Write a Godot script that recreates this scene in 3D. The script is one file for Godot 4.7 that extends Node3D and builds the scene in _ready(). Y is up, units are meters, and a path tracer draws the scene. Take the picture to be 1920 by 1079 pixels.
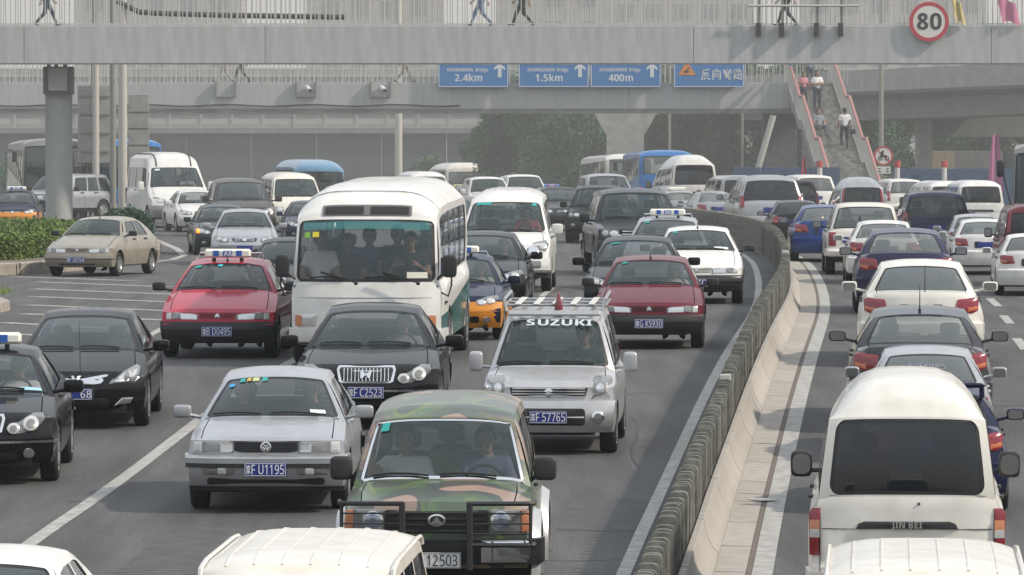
extends Node3D

# ------------------------------------------------------------------ mesh soup
class MB:
	var v := PackedVector3Array()
	var c := PackedColorArray()
	var col := Color.WHITE
	var colored := false
	func tri(a: Vector3, b: Vector3, d: Vector3) -> void:
		v.push_back(a); v.push_back(b); v.push_back(d)
		if colored:
			c.push_back(col); c.push_back(col); c.push_back(col)
	func quad(a: Vector3, b: Vector3, d: Vector3, e: Vector3) -> void:
		tri(a, b, d); tri(a, d, e)
	# rows of points; faces look out where row-direction x column-direction points inwards (clockwise fronts)
	func grid(rows: Array, flip := false) -> void:
		for i in rows.size() - 1:
			var p: PackedVector3Array = rows[i]
			var q: PackedVector3Array = rows[i + 1]
			for j in p.size() - 1:
				if flip:
					quad(p[j], p[j + 1], q[j + 1], q[j])
				else:
					quad(p[j], q[j], q[j + 1], p[j + 1])
	func box(o: Vector3, s: Vector3, b := Basis.IDENTITY, bev := 0.0) -> void:
		var h := s * 0.5
		if bev <= 0.0:
			for ax in 3:
				for sg in [-1.0, 1.0]:
					var n := Vector3.ZERO; n[ax] = sg
					var u := Vector3.ZERO; u[(ax + 1) % 3] = 1.0
					var w := Vector3.ZERO; w[(ax + 2) % 3] = sg
					var f := n * h
					quad(o + b * (f - u * h - w * h), o + b * (f - u * h + w * h), o + b * (f + u * h + w * h), o + b * (f + u * h - w * h))
			return
		var i := h - Vector3.ONE * bev
		for ax in 3:
			for sg in [-1.0, 1.0]:
				var n := Vector3.ZERO; n[ax] = sg
				var u := Vector3.ZERO; u[(ax + 1) % 3] = 1.0
				var w := Vector3.ZERO; w[(ax + 2) % 3] = sg
				var f := n * h
				quad(o + b * (f - u * i - w * i), o + b * (f - u * i + w * i), o + b * (f + u * i + w * i), o + b * (f + u * i - w * i))
		for ax in 3:
			for s1 in [-1.0, 1.0]:
				for s2 in [-1.0, 1.0]:
					var u := Vector3.ZERO; u[ax] = i[ax]
					var p1 := Vector3.ZERO; p1[(ax + 1) % 3] = s1 * h[(ax + 1) % 3]; p1[(ax + 2) % 3] = s2 * i[(ax + 2) % 3]
					var p2 := Vector3.ZERO; p2[(ax + 1) % 3] = s1 * i[(ax + 1) % 3]; p2[(ax + 2) % 3] = s2 * h[(ax + 2) % 3]
					if s1 * s2 > 0.0:
						quad(o + b * (p1 - u), o + b * (p1 + u), o + b * (p2 + u), o + b * (p2 - u))
					else:
						quad(o + b * (p1 - u), o + b * (p2 - u), o + b * (p2 + u), o + b * (p1 + u))
		for sx in [-1.0, 1.0]:
			for sy in [-1.0, 1.0]:
				for sz in [-1.0, 1.0]:
					var k := Vector3(sx, sy, sz)
					var pa := Vector3(h.x, i.y, i.z) * k
					var pb := Vector3(i.x, h.y, i.z) * k
					var pc := Vector3(i.x, i.y, h.z) * k
					if sx * sy * sz > 0.0: tri(o + b * pa, o + b * pc, o + b * pb)
					else: tri(o + b * pa, o + b * pb, o + b * pc)
	func tube(path: Array, r: float, seg := 6, r2 := -1.0, caps := true) -> void:
		var rows := []
		var n := path.size()
		for k in n:
			var t: Vector3 = (path[mini(k + 1, n - 1)] - path[maxi(k - 1, 0)]).normalized()
			var u := t.cross(Vector3.UP if absf(t.y) < 0.9 else Vector3.RIGHT).normalized()
			var w := t.cross(u)
			var rr := r if r2 < 0.0 else lerpf(r, r2, float(k) / (n - 1))
			var row := PackedVector3Array()
			for s in seg + 1:
				var a := TAU * s / seg
				row.push_back(path[k] + (u * cos(a) + w * sin(a)) * rr)
			rows.push_back(row)
		grid(rows)
		if caps:
			for e in [0, n - 1]:
				var row: PackedVector3Array = rows[e]
				for s in seg:
					if e == 0: tri(path[e], row[s + 1], row[s])
					else: tri(path[e], row[s], row[s + 1])
	# profile of [radius, along x]; turned about the x axis
	func lathe_x(prof: Array, seg: int, o := Vector3.ZERO, side := 1.0) -> void:
		var rows := []
		for p in prof:
			var row := PackedVector3Array()
			for s in seg + 1:
				var a := TAU * s / seg
				row.push_back(o + Vector3(p[1] * side, cos(a) * p[0], sin(a) * p[0]))
			rows.push_back(row)
		grid(rows, side < 0.0)
	func lathe_y(prof: Array, seg: int, o := Vector3.ZERO) -> void:
		var rows := []
		for p in prof:
			var row := PackedVector3Array()
			for s in seg + 1:
				var a := TAU * s / seg
				row.push_back(o + Vector3(cos(a) * p[0], p[1], sin(a) * p[0]))
			rows.push_back(row)
		grid(rows, true)
	# superellipsoid
	func blob(o: Vector3, s: Vector3, e := 0.5, b := Basis.IDENTITY, nu := 12, nv := 7) -> void:
		var rows := []
		for i in nv + 1:
			var ph := PI * (float(i) / nv - 0.5)
			var row := PackedVector3Array()
			for j in nu + 1:
				var th := TAU * j / nu
				var p := Vector3(pw(cos(ph), e) * pw(cos(th), e), pw(sin(ph), e), pw(cos(ph), e) * pw(sin(th), e))
				row.push_back(o + b * (p * s * 0.5))
			rows.push_back(row)
		grid(rows, true)
	func pw(x: float, e: float) -> float:
		return signf(x) * pow(absf(x), e)
	# flat outline (x, y) pushed along z from z0 to z1, placed by t
	func prism(pts: PackedVector2Array, z0: float, z1: float, t := Transform3D.IDENTITY) -> void:
		var idx := Geometry2D.triangulate_polygon(pts)
		for k in range(0, idx.size(), 3):
			var a := pts[idx[k]]; var b := pts[idx[k + 1]]; var d := pts[idx[k + 2]]
			if (b - a).cross(d - a) > 0.0:
				var q := b; b = d; d = q
			tri(t * Vector3(a.x, a.y, z1), t * Vector3(b.x, b.y, z1), t * Vector3(d.x, d.y, z1))
			tri(t * Vector3(a.x, a.y, z0), t * Vector3(d.x, d.y, z0), t * Vector3(b.x, b.y, z0))
		var cw := Geometry2D.is_polygon_clockwise(pts)
		for k in pts.size():
			var a := pts[k]; var b := pts[(k + 1) % pts.size()]
			if cw:
				var q := a; a = b; b = q
			quad(t * Vector3(a.x, a.y, z0), t * Vector3(a.x, a.y, z1), t * Vector3(b.x, b.y, z1), t * Vector3(b.x, b.y, z0))
	func add(o: MB, t := Transform3D.IDENTITY) -> void:
		for p in o.v: v.push_back(t * p)
		if colored:
			if o.colored: c.append_array(o.c)
			else:
				for p in o.v: c.push_back(col)
	func mesh(crease := 38.0) -> ArrayMesh:
		var nt := v.size() / 3
		var n := PackedVector3Array(); n.resize(v.size())
		var fn := PackedVector3Array(); fn.resize(nt)
		var at := {}
		for k in nt:
			var a := v[k * 3]
			fn[k] = (v[k * 3 + 2] - a).cross(v[k * 3 + 1] - a)
		if crease > 0.0:
			for k in v.size():
				var key := Vector3i((v[k] * 2000.0).round())
				if at.has(key): at[key].push_back(k / 3)
				else: at[key] = PackedInt32Array([k / 3])
			var lim := cos(deg_to_rad(crease))
			for k in v.size():
				var me := fn[k / 3]
				var l := me.length()
				if l < 1e-12:
					n[k] = Vector3.UP
					continue
				var sum := Vector3.ZERO
				for f in at[Vector3i((v[k] * 2000.0).round())]:
					var o := fn[f]
					var ol := o.length()
					if ol > 1e-12 and me.dot(o) > lim * l * ol: sum += o
				n[k] = sum.normalized()
		else:
			for k in v.size(): n[k] = fn[k / 3].normalized() if fn[k / 3].length() > 1e-12 else Vector3.UP
		var arr := []; arr.resize(Mesh.ARRAY_MAX)
		arr[Mesh.ARRAY_VERTEX] = v
		arr[Mesh.ARRAY_NORMAL] = n
		if colored: arr[Mesh.ARRAY_COLOR] = c
		var m := ArrayMesh.new()
		if v.size() > 0: m.add_surface_from_arrays(Mesh.PRIMITIVE_TRIANGLES, arr)
		return m

# ------------------------------------------------------------------ nodes
var used := {}
func numbered(called: String) -> String:
	var k: int = used.get(called, 0)
	used[called] = k + 1
	return called if k == 0 else "%s_%03d" % [called, k]

func tag(o: Node3D, label := "", category := "", group := "", kind := "") -> Node3D:
	if label: o.set_meta("label", label)
	if category: o.set_meta("category", category)
	if group: o.set_meta("group", group)
	if kind: o.set_meta("kind", kind)
	return o

func thing(called: String, label: String, category: String, at := Vector3.ZERO, turn := 0.0, group := "") -> Node3D:
	var o := Node3D.new()
	o.name = numbered(called)
	add_child(o)
	o.position = at
	o.rotation.y = turn
	return tag(o, label, category, group)

func part(called: String, mesh: Mesh, mat: Material, parent: Node = null, at := Vector3.ZERO) -> MeshInstance3D:
	var o := MeshInstance3D.new()
	o.mesh = mesh
	o.material_override = mat
	o.position = at
	if parent == null:
		o.name = numbered(called)
		add_child(o)
	else:
		var k := 0
		var n := called
		while parent.has_node(NodePath(n)):
			k += 1
			n = "%s_%03d" % [called, k]
		o.name = n
		parent.add_child(o)
	return o

func struct(called: String, mesh: Mesh, mat: Material) -> MeshInstance3D:
	var o := part(called, mesh, mat)
	o.set_meta("kind", "structure")
	return o

# ------------------------------------------------------------------ materials
var mats := {}
var tex := {}
func lin(r: float, g: float, b: float) -> Color:
	return Color(r, g, b).linear_to_srgb()

func noise_tex(key: String, freq: float, lo: Color, hi: Color, octaves := 4, size := 512, sd := 1) -> NoiseTexture2D:
	if tex.has(key): return tex[key]
	var f := FastNoiseLite.new()
	f.seed = sd
	f.frequency = freq
	f.fractal_octaves = octaves
	var t := NoiseTexture2D.new()
	t.width = size; t.height = size
	t.seamless = true
	t.noise = f
	var g := Gradient.new()
	g.set_color(0, lo); g.set_color(1, hi)
	t.color_ramp = g
	tex[key] = t
	return t

# a plain material; c is the linear base colour
func mk(key: String, c: Color, rough := 0.6, metal := 0.0, coat := 0.0, spec := 0.5) -> StandardMaterial3D:
	if mats.has(key): return mats[key]
	var m := StandardMaterial3D.new()
	m.resource_name = key
	m.albedo_color = c.linear_to_srgb()
	m.roughness = rough
	m.metallic = metal
	m.metallic_specular = spec
	m.cull_mode = BaseMaterial3D.CULL_DISABLED
	if coat > 0.0:
		m.clearcoat_enabled = true
		m.clearcoat = coat
		m.clearcoat_roughness = 0.12
	mats[key] = m
	return m

func worn(key: String, c: Color, rough: float, lo: float, size_m: float, world := true, bump := 0.0, sd := 3, metal := 0.0) -> StandardMaterial3D:
	if mats.has(key): return mats[key]
	var m := mk(key, c, rough, metal)
	m.albedo_texture = noise_tex("worn%.2f_%d" % [lo, sd], 0.012, Color(lo, lo, lo), Color(1, 1, 1), 6, 512, sd)
	m.uv1_triplanar = true
	m.uv1_world_triplanar = world
	m.uv1_scale = Vector3.ONE / size_m
	if bump > 0.0:
		m.heightmap_enabled = true
		m.heightmap_scale = bump
		m.heightmap_texture = noise_tex("grit", 0.08, Color(0, 0, 0), Color(1, 1, 1), 4, 512, 9)
	return m

func paint(c: Color, metallic := 0.0) -> StandardMaterial3D:
	var key := "paint_%.3f_%.3f_%.3f_%.1f" % [c.r, c.g, c.b, metallic]
	if mats.has(key): return mats[key]
	var m := mk(key, c, 0.34, metallic, 0.5, 0.25 if c.get_luminance() > 0.05 else 0.1)
	m.clearcoat_roughness = 0.04
	m.albedo_texture = noise_tex("dust", 0.01, Color(0.9, 0.89, 0.87), Color(1, 1, 1), 5, 512, 12)
	m.uv1_triplanar = true
	m.uv1_scale = Vector3.ONE * 0.5
	return m

func glass(key: String, c: Color, alpha: float) -> StandardMaterial3D:
	if mats.has(key): return mats[key]
	var m := mk(key, c, 0.03)
	m.transparency = BaseMaterial3D.TRANSPARENCY_ALPHA
	m.albedo_color.a = alpha
	return m

# ------------------------------------------------------------------ the lie of the land (d = metres in front of the camera's foot)
func gy(d: float) -> float:
	var t := smoothstep(62.0, 104.0, d)
	var y := lerpf(0.0, 0.6, t)
	if d < 66.0: y -= (66.0 - d) * 0.012
	return y - 0.15 * smoothstep(130.0, 230.0, d) - 2.3 * smoothstep(200.0, 400.0, d)

func spot(x: float, d: float, up := 0.0) -> Vector3:
	return Vector3(x, gy(d) + up, -d)

# ------------------------------------------------------------------ vehicles
# A vehicle's measures: front and rear are side-view profiles [z, y] (z forward), from the bottom of the bumper up to the
# foot of the windscreen and from the foot of the rear window down to the bumper; kf and kr the rows where hood and deck begin.
class Car:
	var S: Dictionary
	var P := []              # part records [name, mesh, material key, parent index]
	var fr: Array; var rr: Array
	var kf: int; var kr: int
	var W: float; var hb: float; var wb: float; var wr: float
	var zf: float; var zr: float; var axf: float; var axr: float; var wh: float
	var E := PackedVector3Array()
	var belt0: Vector3; var belt1: Vector3
	var roof: Array
	var sill := 0.22

	func g(k: String, d):
		return S.get(k, d)

	# clearance under the bumpers
	func lift(a: Array) -> Array:
		var o := []
		var up: float = g("lift", 0.05)
		for q in a: o.push_back([q[0], q[1] + up * clampf((0.5 - q[1]) / 0.3, 0.0, 1.0)])
		return o

	func halfw(z: float, y: float) -> float:
		var h := W * 0.5
		var t := 0.0
		if z > axf: t = clampf((z - axf) / maxf(0.2, zf - axf), 0.0, 1.0); h *= 1.0 - g("tapf", 0.07) * t * t
		elif z < axr: t = clampf((axr - z) / maxf(0.2, axr - zr), 0.0, 1.0); h *= 1.0 - g("tapr", 0.07) * t * t
		var ym: float = g("ymid", 0.62)
		if y > ym: h -= (W * 0.5 - wb) * pow(clampf((y - ym) / maxf(0.1, hb - ym), 0.0, 1.3), 1.6)
		elif y < 0.45: h -= g("tuck", 0.06) * pow((0.45 - y) / 0.3, 1.5)
		return h

	func plan(i: int, n: int, k: int, p0: float, p1: float) -> float:
		return p0 if i <= k else lerpf(p0, p1, float(i - k) / maxf(1.0, n - 1 - k))

	# a point of the body swept from the profile; v 0 at the middle, 1 at the side
	func sweep(front: bool, i: int, v: float) -> Vector3:
		var a: Array = fr if front else rr
		var n := a.size()
		var q = a[i] if front else a[n - 1 - i]
		var k := kf if front else kr
		var pl := plan(i, n, k, g("planf", 0.14) if front else g("planr", 0.1), g("cowl", 0.1) if front else g("cowlr", 0.08))
		if not front: pl = -pl
		var v3 := pow(v, g("pexp", 3.0))
		var z: float = q[0] - pl * v3
		var y: float = q[1]
		if i >= k: y -= g("crown", 0.035) * pow(v, 4.0) + g("edge", 0.03) * smoothstep(0.86, 1.0, v)
		return Vector3(v * halfw(z, y), y, z)

	func face_z(front: bool, x: float, y: float) -> float:
		var a: Array = fr if front else rr
		var n := a.size()
		var prev = a[0] if front else a[n - 1]
		var z: float = prev[0]
		for i in range(1, n):
			var q = a[i] if front else a[n - 1 - i]
			z = q[0]
			if q[1] >= y:
				z = lerpf(prev[0], q[0], clampf((y - prev[1]) / maxf(0.001, q[1] - prev[1]), 0.0, 1.0))
				break
			prev = q
		var pl: float = g("planf", 0.14) if front else -g("planr", 0.1)
		return z - pl * pow(clampf(absf(x) / halfw(z, y), 0.0, 1.15), g("pexp", 3.0))

	func rec(called: String, b: MB, mat: String, parent := -1, crease := 38.0) -> int:
		P.push_back([called, b.mesh(crease), mat, parent])
		return P.size() - 1

	# a lens, grille or plate that follows the front or rear face: outline in (x, y), standing off by off, swelling by bulge
	func patch(front: bool, pts: Array, off: float, bulge := 0.0, b: MB = null) -> MB:
		if b == null: b = MB.new()
		var sg := 1.0 if front else -1.0
		var mid := Vector2.ZERO
		for p in pts: mid += Vector2(p[0], p[1])
		mid /= pts.size()
		var rows := []
		for ring in [[1.0, -0.03], [1.0, off], [0.82, off + bulge * 0.7], [0.45, off + bulge]]:
			var row := PackedVector3Array()
			for k in pts.size() + 1:
				var q = pts[k % pts.size()]
				var w := mid + (Vector2(q[0], q[1]) - mid) * float(ring[0])
				row.push_back(Vector3(w.x, w.y, face_z(front, w.x, w.y) + sg * ring[1]))
			rows.push_back(row)
		b.grid(rows)
		var c := Vector3(mid.x, mid.y, face_z(front, mid.x, mid.y) + sg * (off + bulge))
		var last: PackedVector3Array = rows[-1]
		for k in last.size() - 1: b.tri(c, last[k], last[k + 1])
		return b

	static func rrect(x: float, y: float, w: float, h: float, r := 0.02, skew := 0.0) -> Array:
		var o := []
		r = minf(r, minf(w, h) * 0.49)
		for c in [[1, 1, 0.0], [-1, 1, PI / 2], [-1, -1, PI], [1, -1, PI * 1.5]]:
			for s in 3:
				var a: float = c[2] + s * PI / 4
				var px: float = c[0] * (w / 2 - r) + cos(a) * r
				var py: float = c[1] * (h / 2 - r) + sin(a) * r
				o.push_back([x + px + skew * py, y + py])
		return o

	static func mir(pts: Array) -> Array:
		var o := []
		for k in pts.size(): o.push_back([-pts[pts.size() - 1 - k][0], pts[pts.size() - 1 - k][1]])
		return o

	# a band round the bumper between two heights
	func band(front: bool, y0: float, y1: float, off: float, zend: float, rows_n := 3) -> MB:
		var b := MB.new()
		var rows := []
		var sg := 1.0 if front else -1.0
		for r in rows_n + 3:
			var t := clampf(float(r - 1) / rows_n, 0.0, 1.0)
			var o := off if r > 0 and r < rows_n + 2 else -0.02
			var y := lerpf(y0, y1, t)
			var half := PackedVector3Array()
			var hw := halfw(face_z(front, 0.6, y), y)
			for k in 9:
				var x := hw * 0.995 * k / 8.0
				half.push_back(Vector3(x, y, face_z(front, x, y) + sg * o))
			var zc := face_z(front, hw, y)
			for k in 4:
				var z := lerpf(zc, zend, k / 3.0)
				half.push_back(Vector3(halfw(z, y) + o, y, z))
			var row := PackedVector3Array()
			for k in half.size(): row.push_back(half[half.size() - 1 - k] * Vector3(-1, 1, 1))
			for k in range(1, half.size()): row.push_back(half[k])
			rows.push_back(row)
		b.grid(rows, front)
		return b

	func edge_at(z: float) -> Vector3:
		for i in E.size() - 1:
			if z <= E[i].z and z >= E[i + 1].z:
				var t := (E[i].z - z) / maxf(1e-4, E[i].z - E[i + 1].z)
				return E[i].lerp(E[i + 1], t)
		return E[0] if z > E[0].z else E[-1]

	func low(z: float) -> float:
		var y := sill
		for a in [axf, axr]:
			var r: float = g("arch", wh + 0.06)
			var dz := absf(z - a)
			if dz < r: y = maxf(y, wh + sqrt(r * r - dz * dz) * g("archk", 1.0))
		return y

	func side_col(z: float, n: int) -> PackedVector3Array:
		var e := edge_at(z)
		var y0 := minf(low(z), e.y - 0.03)
		var row := PackedVector3Array()
		for k in n + 1:
			var y := lerpf(y0, e.y, float(k) / n)
			row.push_back(Vector3(halfw(z, y), y, z) if k < n else e)
		return row

	func stations(z1: float, z0: float) -> Array:
		var zs := [z1, z0]
		for a in [axf, axr]:
			var r: float = g("arch", wh + 0.06)
			for k in 13:
				zs.push_back(a + r * cos(PI * k / 12.0) * (1.0 if k > 0 and k < 12 else 1.002))
		var z := z1
		while z > z0:
			zs.push_back(z)
			z -= 0.3
		for e in E: zs.push_back(e.z)
		var o := []
		zs.sort()
		zs.reverse()
		for q in zs:
			if q <= z1 + 1e-5 and q >= z0 - 1e-5 and (o.is_empty() or o[-1] - q > 0.004): o.push_back(q)
		if absf(o[-1] - z0) > 1e-4: o.push_back(z0)
		return o

	func both(b: MB, rows: Array, flip := false) -> void:
		b.grid(rows, flip)
		var m := []
		for r in rows:
			var q := PackedVector3Array()
			for p in r: q.push_back(p * Vector3(-1, 1, 1))
			m.push_back(q)
		b.grid(m, not flip)

	func side_strip(z1: float, z0: float, off := 0.0) -> Array:
		var rows := []
		for z in stations(z1, z0):
			var c := side_col(z, 7)
			if off != 0.0:
				for k in c.size(): c[k].x += off
			rows.push_back(c)
		return rows

	# roof rows: [z, y, crown, half width, edge exponent]
	func roof_pt(i: float, v: float) -> Vector3:
		var k := int(floor(i))
		k = mini(k, roof.size() - 2)
		var t := i - k
		var a = roof[k]; var b = roof[k + 1]
		var z: float = lerpf(a[0], b[0], t)
		var last := roof.size() - 1.0
		var u := absf(v)
		z -= g("headp", 0.07) * u * u * u * clampf(1.0 - i, 0.0, 1.0)
		z += g("headr", 0.07) * u * u * u * clampf(1.0 - (last - i), 0.0, 1.0)
		return Vector3(v * lerpf(a[3], b[3], t), lerpf(a[1], b[1], t) - lerpf(a[2], b[2], t) * pow(u, g("roofe", 2.6)), z)

	func screen_pt(front: bool, u: float, w: float) -> Vector3:
		var bs := sweep(front, (fr if front else rr).size() - 1, absf(u))
		if u < 0.0: bs.x = -bs.x
		var h := roof_pt(0.0 if front else roof.size() - 1.0, u)
		var p := bs.lerp(h, w)
		p += Vector3(0, 0.5, 0.9 if front else -0.9) * g("wbulge", 0.03) * 4.0 * w * (1.0 - w)
		return p

	func side_pt(a: float, t: float) -> Vector3:
		var lo := edge_at(lerpf(belt0.z, belt1.z, a))
		var r := roof_pt(a * (roof.size() - 1.0), 1.0)
		if roof.size() > 2:
			var z0: float = roof_pt(0, 1).z
			var z1: float = roof_pt(roof.size() - 1.0, 1).z
			var z := lerpf(z0, z1, a)
			for k in roof.size() - 1:
				var p := roof_pt(k, 1); var q := roof_pt(k + 0.9999, 1)
				if z <= p.z + 1e-4 and z >= q.z - 1e-4:
					r = p.lerp(q, clampf((p.z - z) / maxf(1e-4, p.z - q.z), 0, 1))
					break
		var p := lo.lerp(r, t)
		p.x += g("sbulge", 0.02) * 4.0 * t * (1.0 - t)
		return p

	func cells(fn: Callable, a0: float, a1: float, t0: float, t1: float, na: int, nt: int, off := Vector3.ZERO) -> Array:
		var rows := []
		for i in na + 1:
			var row := PackedVector3Array()
			for j in nt + 1: row.push_back(fn.call(lerpf(a0, a1, float(i) / na), lerpf(t0, t1, float(j) / nt)) + off)
			rows.push_back(row)
		return rows

	func build() -> void:
		fr = lift(S.front); rr = lift(S.rear)
		kf = g("kf", fr.size() - 1); kr = g("kr", 0)
		kr = rr.size() - 1 - kr          # rr is written from the window foot down; rows count from the bottom up
		W = S.W; wb = S.wb; hb = fr[-1][1]
		zf = fr[0][0]; zr = rr[-1][0]
		for q in fr: zf = maxf(zf, q[0])
		for q in rr: zr = minf(zr, q[0])
		axf = S.axf; axr = S.axr; wh = S.wh
		sill = g("sill", 0.22) + g("lift", 0.05)
		roof = []
		for q in S.roof: roof.push_back([q[0], q[1], q[2] if q.size() > 2 else 0.05, q[3] if q.size() > 3 else S.wr])
		var nf := fr.size(); var nr := rr.size()
		# the edge between sides and top
		for i in range(kf, nf): E.push_back(sweep(true, i, 1.0))
		for i in range(nr - 1, kr - 1, -1): E.push_back(sweep(false, i, 1.0))
		belt0 = sweep(true, nf - 1, 1.0); belt1 = sweep(false, nr - 1, 1.0)
		var vs := [0.0, 0.15, 0.3, 0.45, 0.6, 0.72, 0.82, 0.858]
		var vs2 := [0.871, 0.9, 0.94, 0.97, 1.0]
		var vall := [0.0, 0.15, 0.3, 0.45, 0.6, 0.72, 0.82, 0.88, 0.94, 0.98, 1.0]
		var body := MB.new()
		var hood := MB.new(); var deck := MB.new()
		for f in [true, false]:
			var n: int = nf if f else nr
			var k: int = kf if f else kr
			var rows := []
			for i in k + 1:
				var row := PackedVector3Array()
				for v in vall: row.push_back(sweep(f, i, v))
				rows.push_back(row)
			both(body, rows, f)
			if n - 1 > k:
				var ri := []; var ro := []
				for i in range(k, n):
					var a := PackedVector3Array(); var b := PackedVector3Array()
					for v in vs: a.push_back(sweep(f, i, v))
					for v in vs2: b.push_back(sweep(f, i, v))
					ri.push_back(a); ro.push_back(b)
				both(hood if f else deck, ri, f)
				both(body, ro, f)
		# sides
		var fcol := PackedVector3Array(); var rcol := PackedVector3Array()
		for t in 8:
			for f in [true, false]:
				var k: int = kf if f else kr
				var x := t / 7.0 * k
				var i := mini(int(x), maxi(0, k - 1))
				var p := sweep(f, i, 1.0).lerp(sweep(f, mini(i + 1, k), 1.0), x - i)
				if f: fcol.push_back(p)
				else: rcol.push_back(p)
		var doors: Array = g("doors", [])
		var cuts := [E[0].z - 0.02]
		for q in doors: cuts.push_back(minf(q, E[0].z - 0.08))
		cuts.push_back(E[-1].z + 0.02)
		for k in cuts.size() - 1:
			var isdoor: bool = k > 0 and k < cuts.size() - 2
			var z1: float = cuts[k] - (0.006 if k > 0 else 0.0)
			var z0: float = cuts[k + 1] + (0.006 if k < cuts.size() - 2 else 0.0)
			var rows := side_strip(z1, z0)
			if k == 0: rows.push_front(fcol)
			if k == cuts.size() - 2: rows.push_back(rcol)
			if not isdoor: both(body, rows)
			else:
				for sd in [1.0, -1.0]:
					var b := MB.new()
					var m := []
					for r in rows:
						var q := PackedVector3Array()
						for p in r: q.push_back(p * Vector3(sd, 1, 1))
						m.push_back(q)
					b.grid(m, sd < 0.0)
					var id := rec("door", b, "paint")
					var hy: float = g("handle_y", hb - 0.1)
					var hx := halfw(z0 + 0.14, hy)
					var hd := MB.new()
					hd.blob(Vector3(sd * (hx + 0.012), hy, z0 + 0.14), Vector3(0.045, 0.035, 0.2), 0.5, Basis.IDENTITY, 8, 5)
					rec("handle", hd, g("handle", "trim"), id)
		# frame of the windows
		var frame := MB.new()
		var sp := screen_pt
		var pil: float = g("apil", 0.93)
		for f in [true, false]:
			var fn: Callable = func(u, w): return screen_pt(f, u, w)
			var pw_: float = pil if f else g("cpil", 0.88)
			both(frame, cells(fn, pw_, 1.0, 0.0, 1.0, 1, 8), f)
			both(frame, cells(fn, 0.0, pw_, 0.0, g("scr0", 0.02), 8, 1), f)
			both(frame, cells(fn, 0.0, pw_, g("scr1", 0.97), 1.0, 8, 1), f)
			var ru: float = g("ru", 0.07)
			var rw: float = g("rw", 0.11)
			var s0: float = g("scr0", 0.02) if f else g("rscr0", g("scr0", 0.02))
			var outw := Vector3(0, 0.004, 0.007 if f else -0.007)
			for su in [-1.0, 1.0]:
				for top in [true, false]:
					var cw: float = g("scr1", 0.97) if top else s0
					var wd := -rw if top else rw
					var c := screen_pt(f, su * pw_, cw) + outw
					var prev := Vector3.ZERO
					for k in 7:
						var a := PI * 0.5 * k / 6.0
						var p := screen_pt(f, su * (pw_ - ru + ru * cos(a)), cw + wd - wd * sin(a)) + outw
						if k > 0: frame.tri(c, prev, p)
						prev = p
		var sfn: Callable = side_pt
		var wins: Array = S.get("win", [])
		var a0 := 0.0
		var blackp := MB.new()
		for k in wins.size():
			var w = wins[k]
			both(blackp if k > 0 and g("blackpillar", false) else frame, cells(sfn, a0, w[0], w[2], w[3], 2, 4))
			both(frame, cells(sfn, a0, w[1], 0.0, w[2], 6, 1))
			both(frame, cells(sfn, a0, w[1], w[3], 1.0, 6, 2))
			a0 = w[1]
		both(frame, cells(sfn, a0, 1.0, 0.0, 1.0, maxi(2, int((1.0 - a0) * 8)), 6))
		body.add(frame)
		var ib := rec("body", body, "paint")
		if hood.v.size(): rec("hood", hood, "paint")
		if deck.v.size(): rec("boot_lid" if not g("van", false) else "tail_panel", deck, "paint")
		if blackp.v.size(): rec("window_pillar", blackp, "black")
		# roof
		var rf := MB.new()
		var rows := []
		var nrow := (roof.size() - 1) * 3
		for i in nrow + 1:
			var row := PackedVector3Array()
			for v in [0.0, 0.2, 0.4, 0.6, 0.75, 0.86, 0.94, 1.0]: row.push_back(roof_pt(i / 3.0, v))
			rows.push_back(row)
		both(rf, rows, true)
		rec("roof", rf, g("roofmat", "paint"), -1, 50.0)
		# glass
		for f in [true, false]:
			var fn: Callable = func(u, w): return screen_pt(f, u, w)
			var e: float = pil if f else g("cpil", 0.88)
			if not f and g("blind", false): continue
			var s0: float = g("scr0", 0.02) if f else g("rscr0", g("scr0", 0.02))
			var s1: float = g("scr1", 0.97)
			var gl := MB.new()
			var inn := Vector3(0, -0.004, -0.008 if f else 0.008)
			gl.grid(cells(fn, -e + 0.035, e - 0.035, s0 + 0.04, s1 - 0.035, 14, 6, inn), f)
			var id := rec("windscreen" if f else "rear_window", gl, "glass" if f else "rglass", -1, 60.0)
			var fb := MB.new()
			both(fb, cells(fn, e - 0.04, e, s0, s1, 1, 6, inn * 0.6), f)
			both(fb, cells(fn, 0.0, e - 0.035, s0, s0 + 0.045, 7, 1, inn * 0.6), f)
			both(fb, cells(fn, 0.0, e - 0.035, s1 - 0.04, s1, 7, 1, inn * 0.6), f)
			rec("window_seal", fb, g("seal", "black"), id)
		for w in wins:
			for sd in [1.0, -1.0]:
				var gl := MB.new()
				var m := []
				for r in cells(sfn, w[0], w[1], w[2], w[3], 4, 3):
					var q := PackedVector3Array()
					for p in r: q.push_back((p - Vector3(0.012, 0, 0)) * Vector3(sd, 1, 1))
					m.push_back(q)
				gl.grid(m, sd < 0.0)
				rec("side_window", gl, "sglass")
		# underbody, cabin
		var ub := MB.new()
		var zc0: float = fr[-1][0]
		ub.box(Vector3(0, (sill + 0.42) / 2 + 0.03, (zf + zr) / 2), Vector3(W - 0.52, 0.3, (zf - zr) - 0.3))
		for z in [[axf - g("arch", wh + 0.06) - 0.02, axr + g("arch", wh + 0.06) + 0.02]]:
			ub.box(Vector3(0, sill + 0.13, (z[0] + z[1]) / 2), Vector3(W - 0.16, 0.2, z[0] - z[1]))
		for a in [axf, axr]:
			var ar := []
			for k in 13:
				var an := PI * k / 12.0
				var r: float = g("arch", wh + 0.06)
				var p := Vector3(0, wh + sin(an) * r * g("archk", 1.0), a + cos(an) * r)
				p.x = halfw(p.z, p.y) - 0.004
				ar.push_back(PackedVector3Array([p, p - Vector3(0.28, 0, 0)]))
			both(ub, ar)
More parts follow.
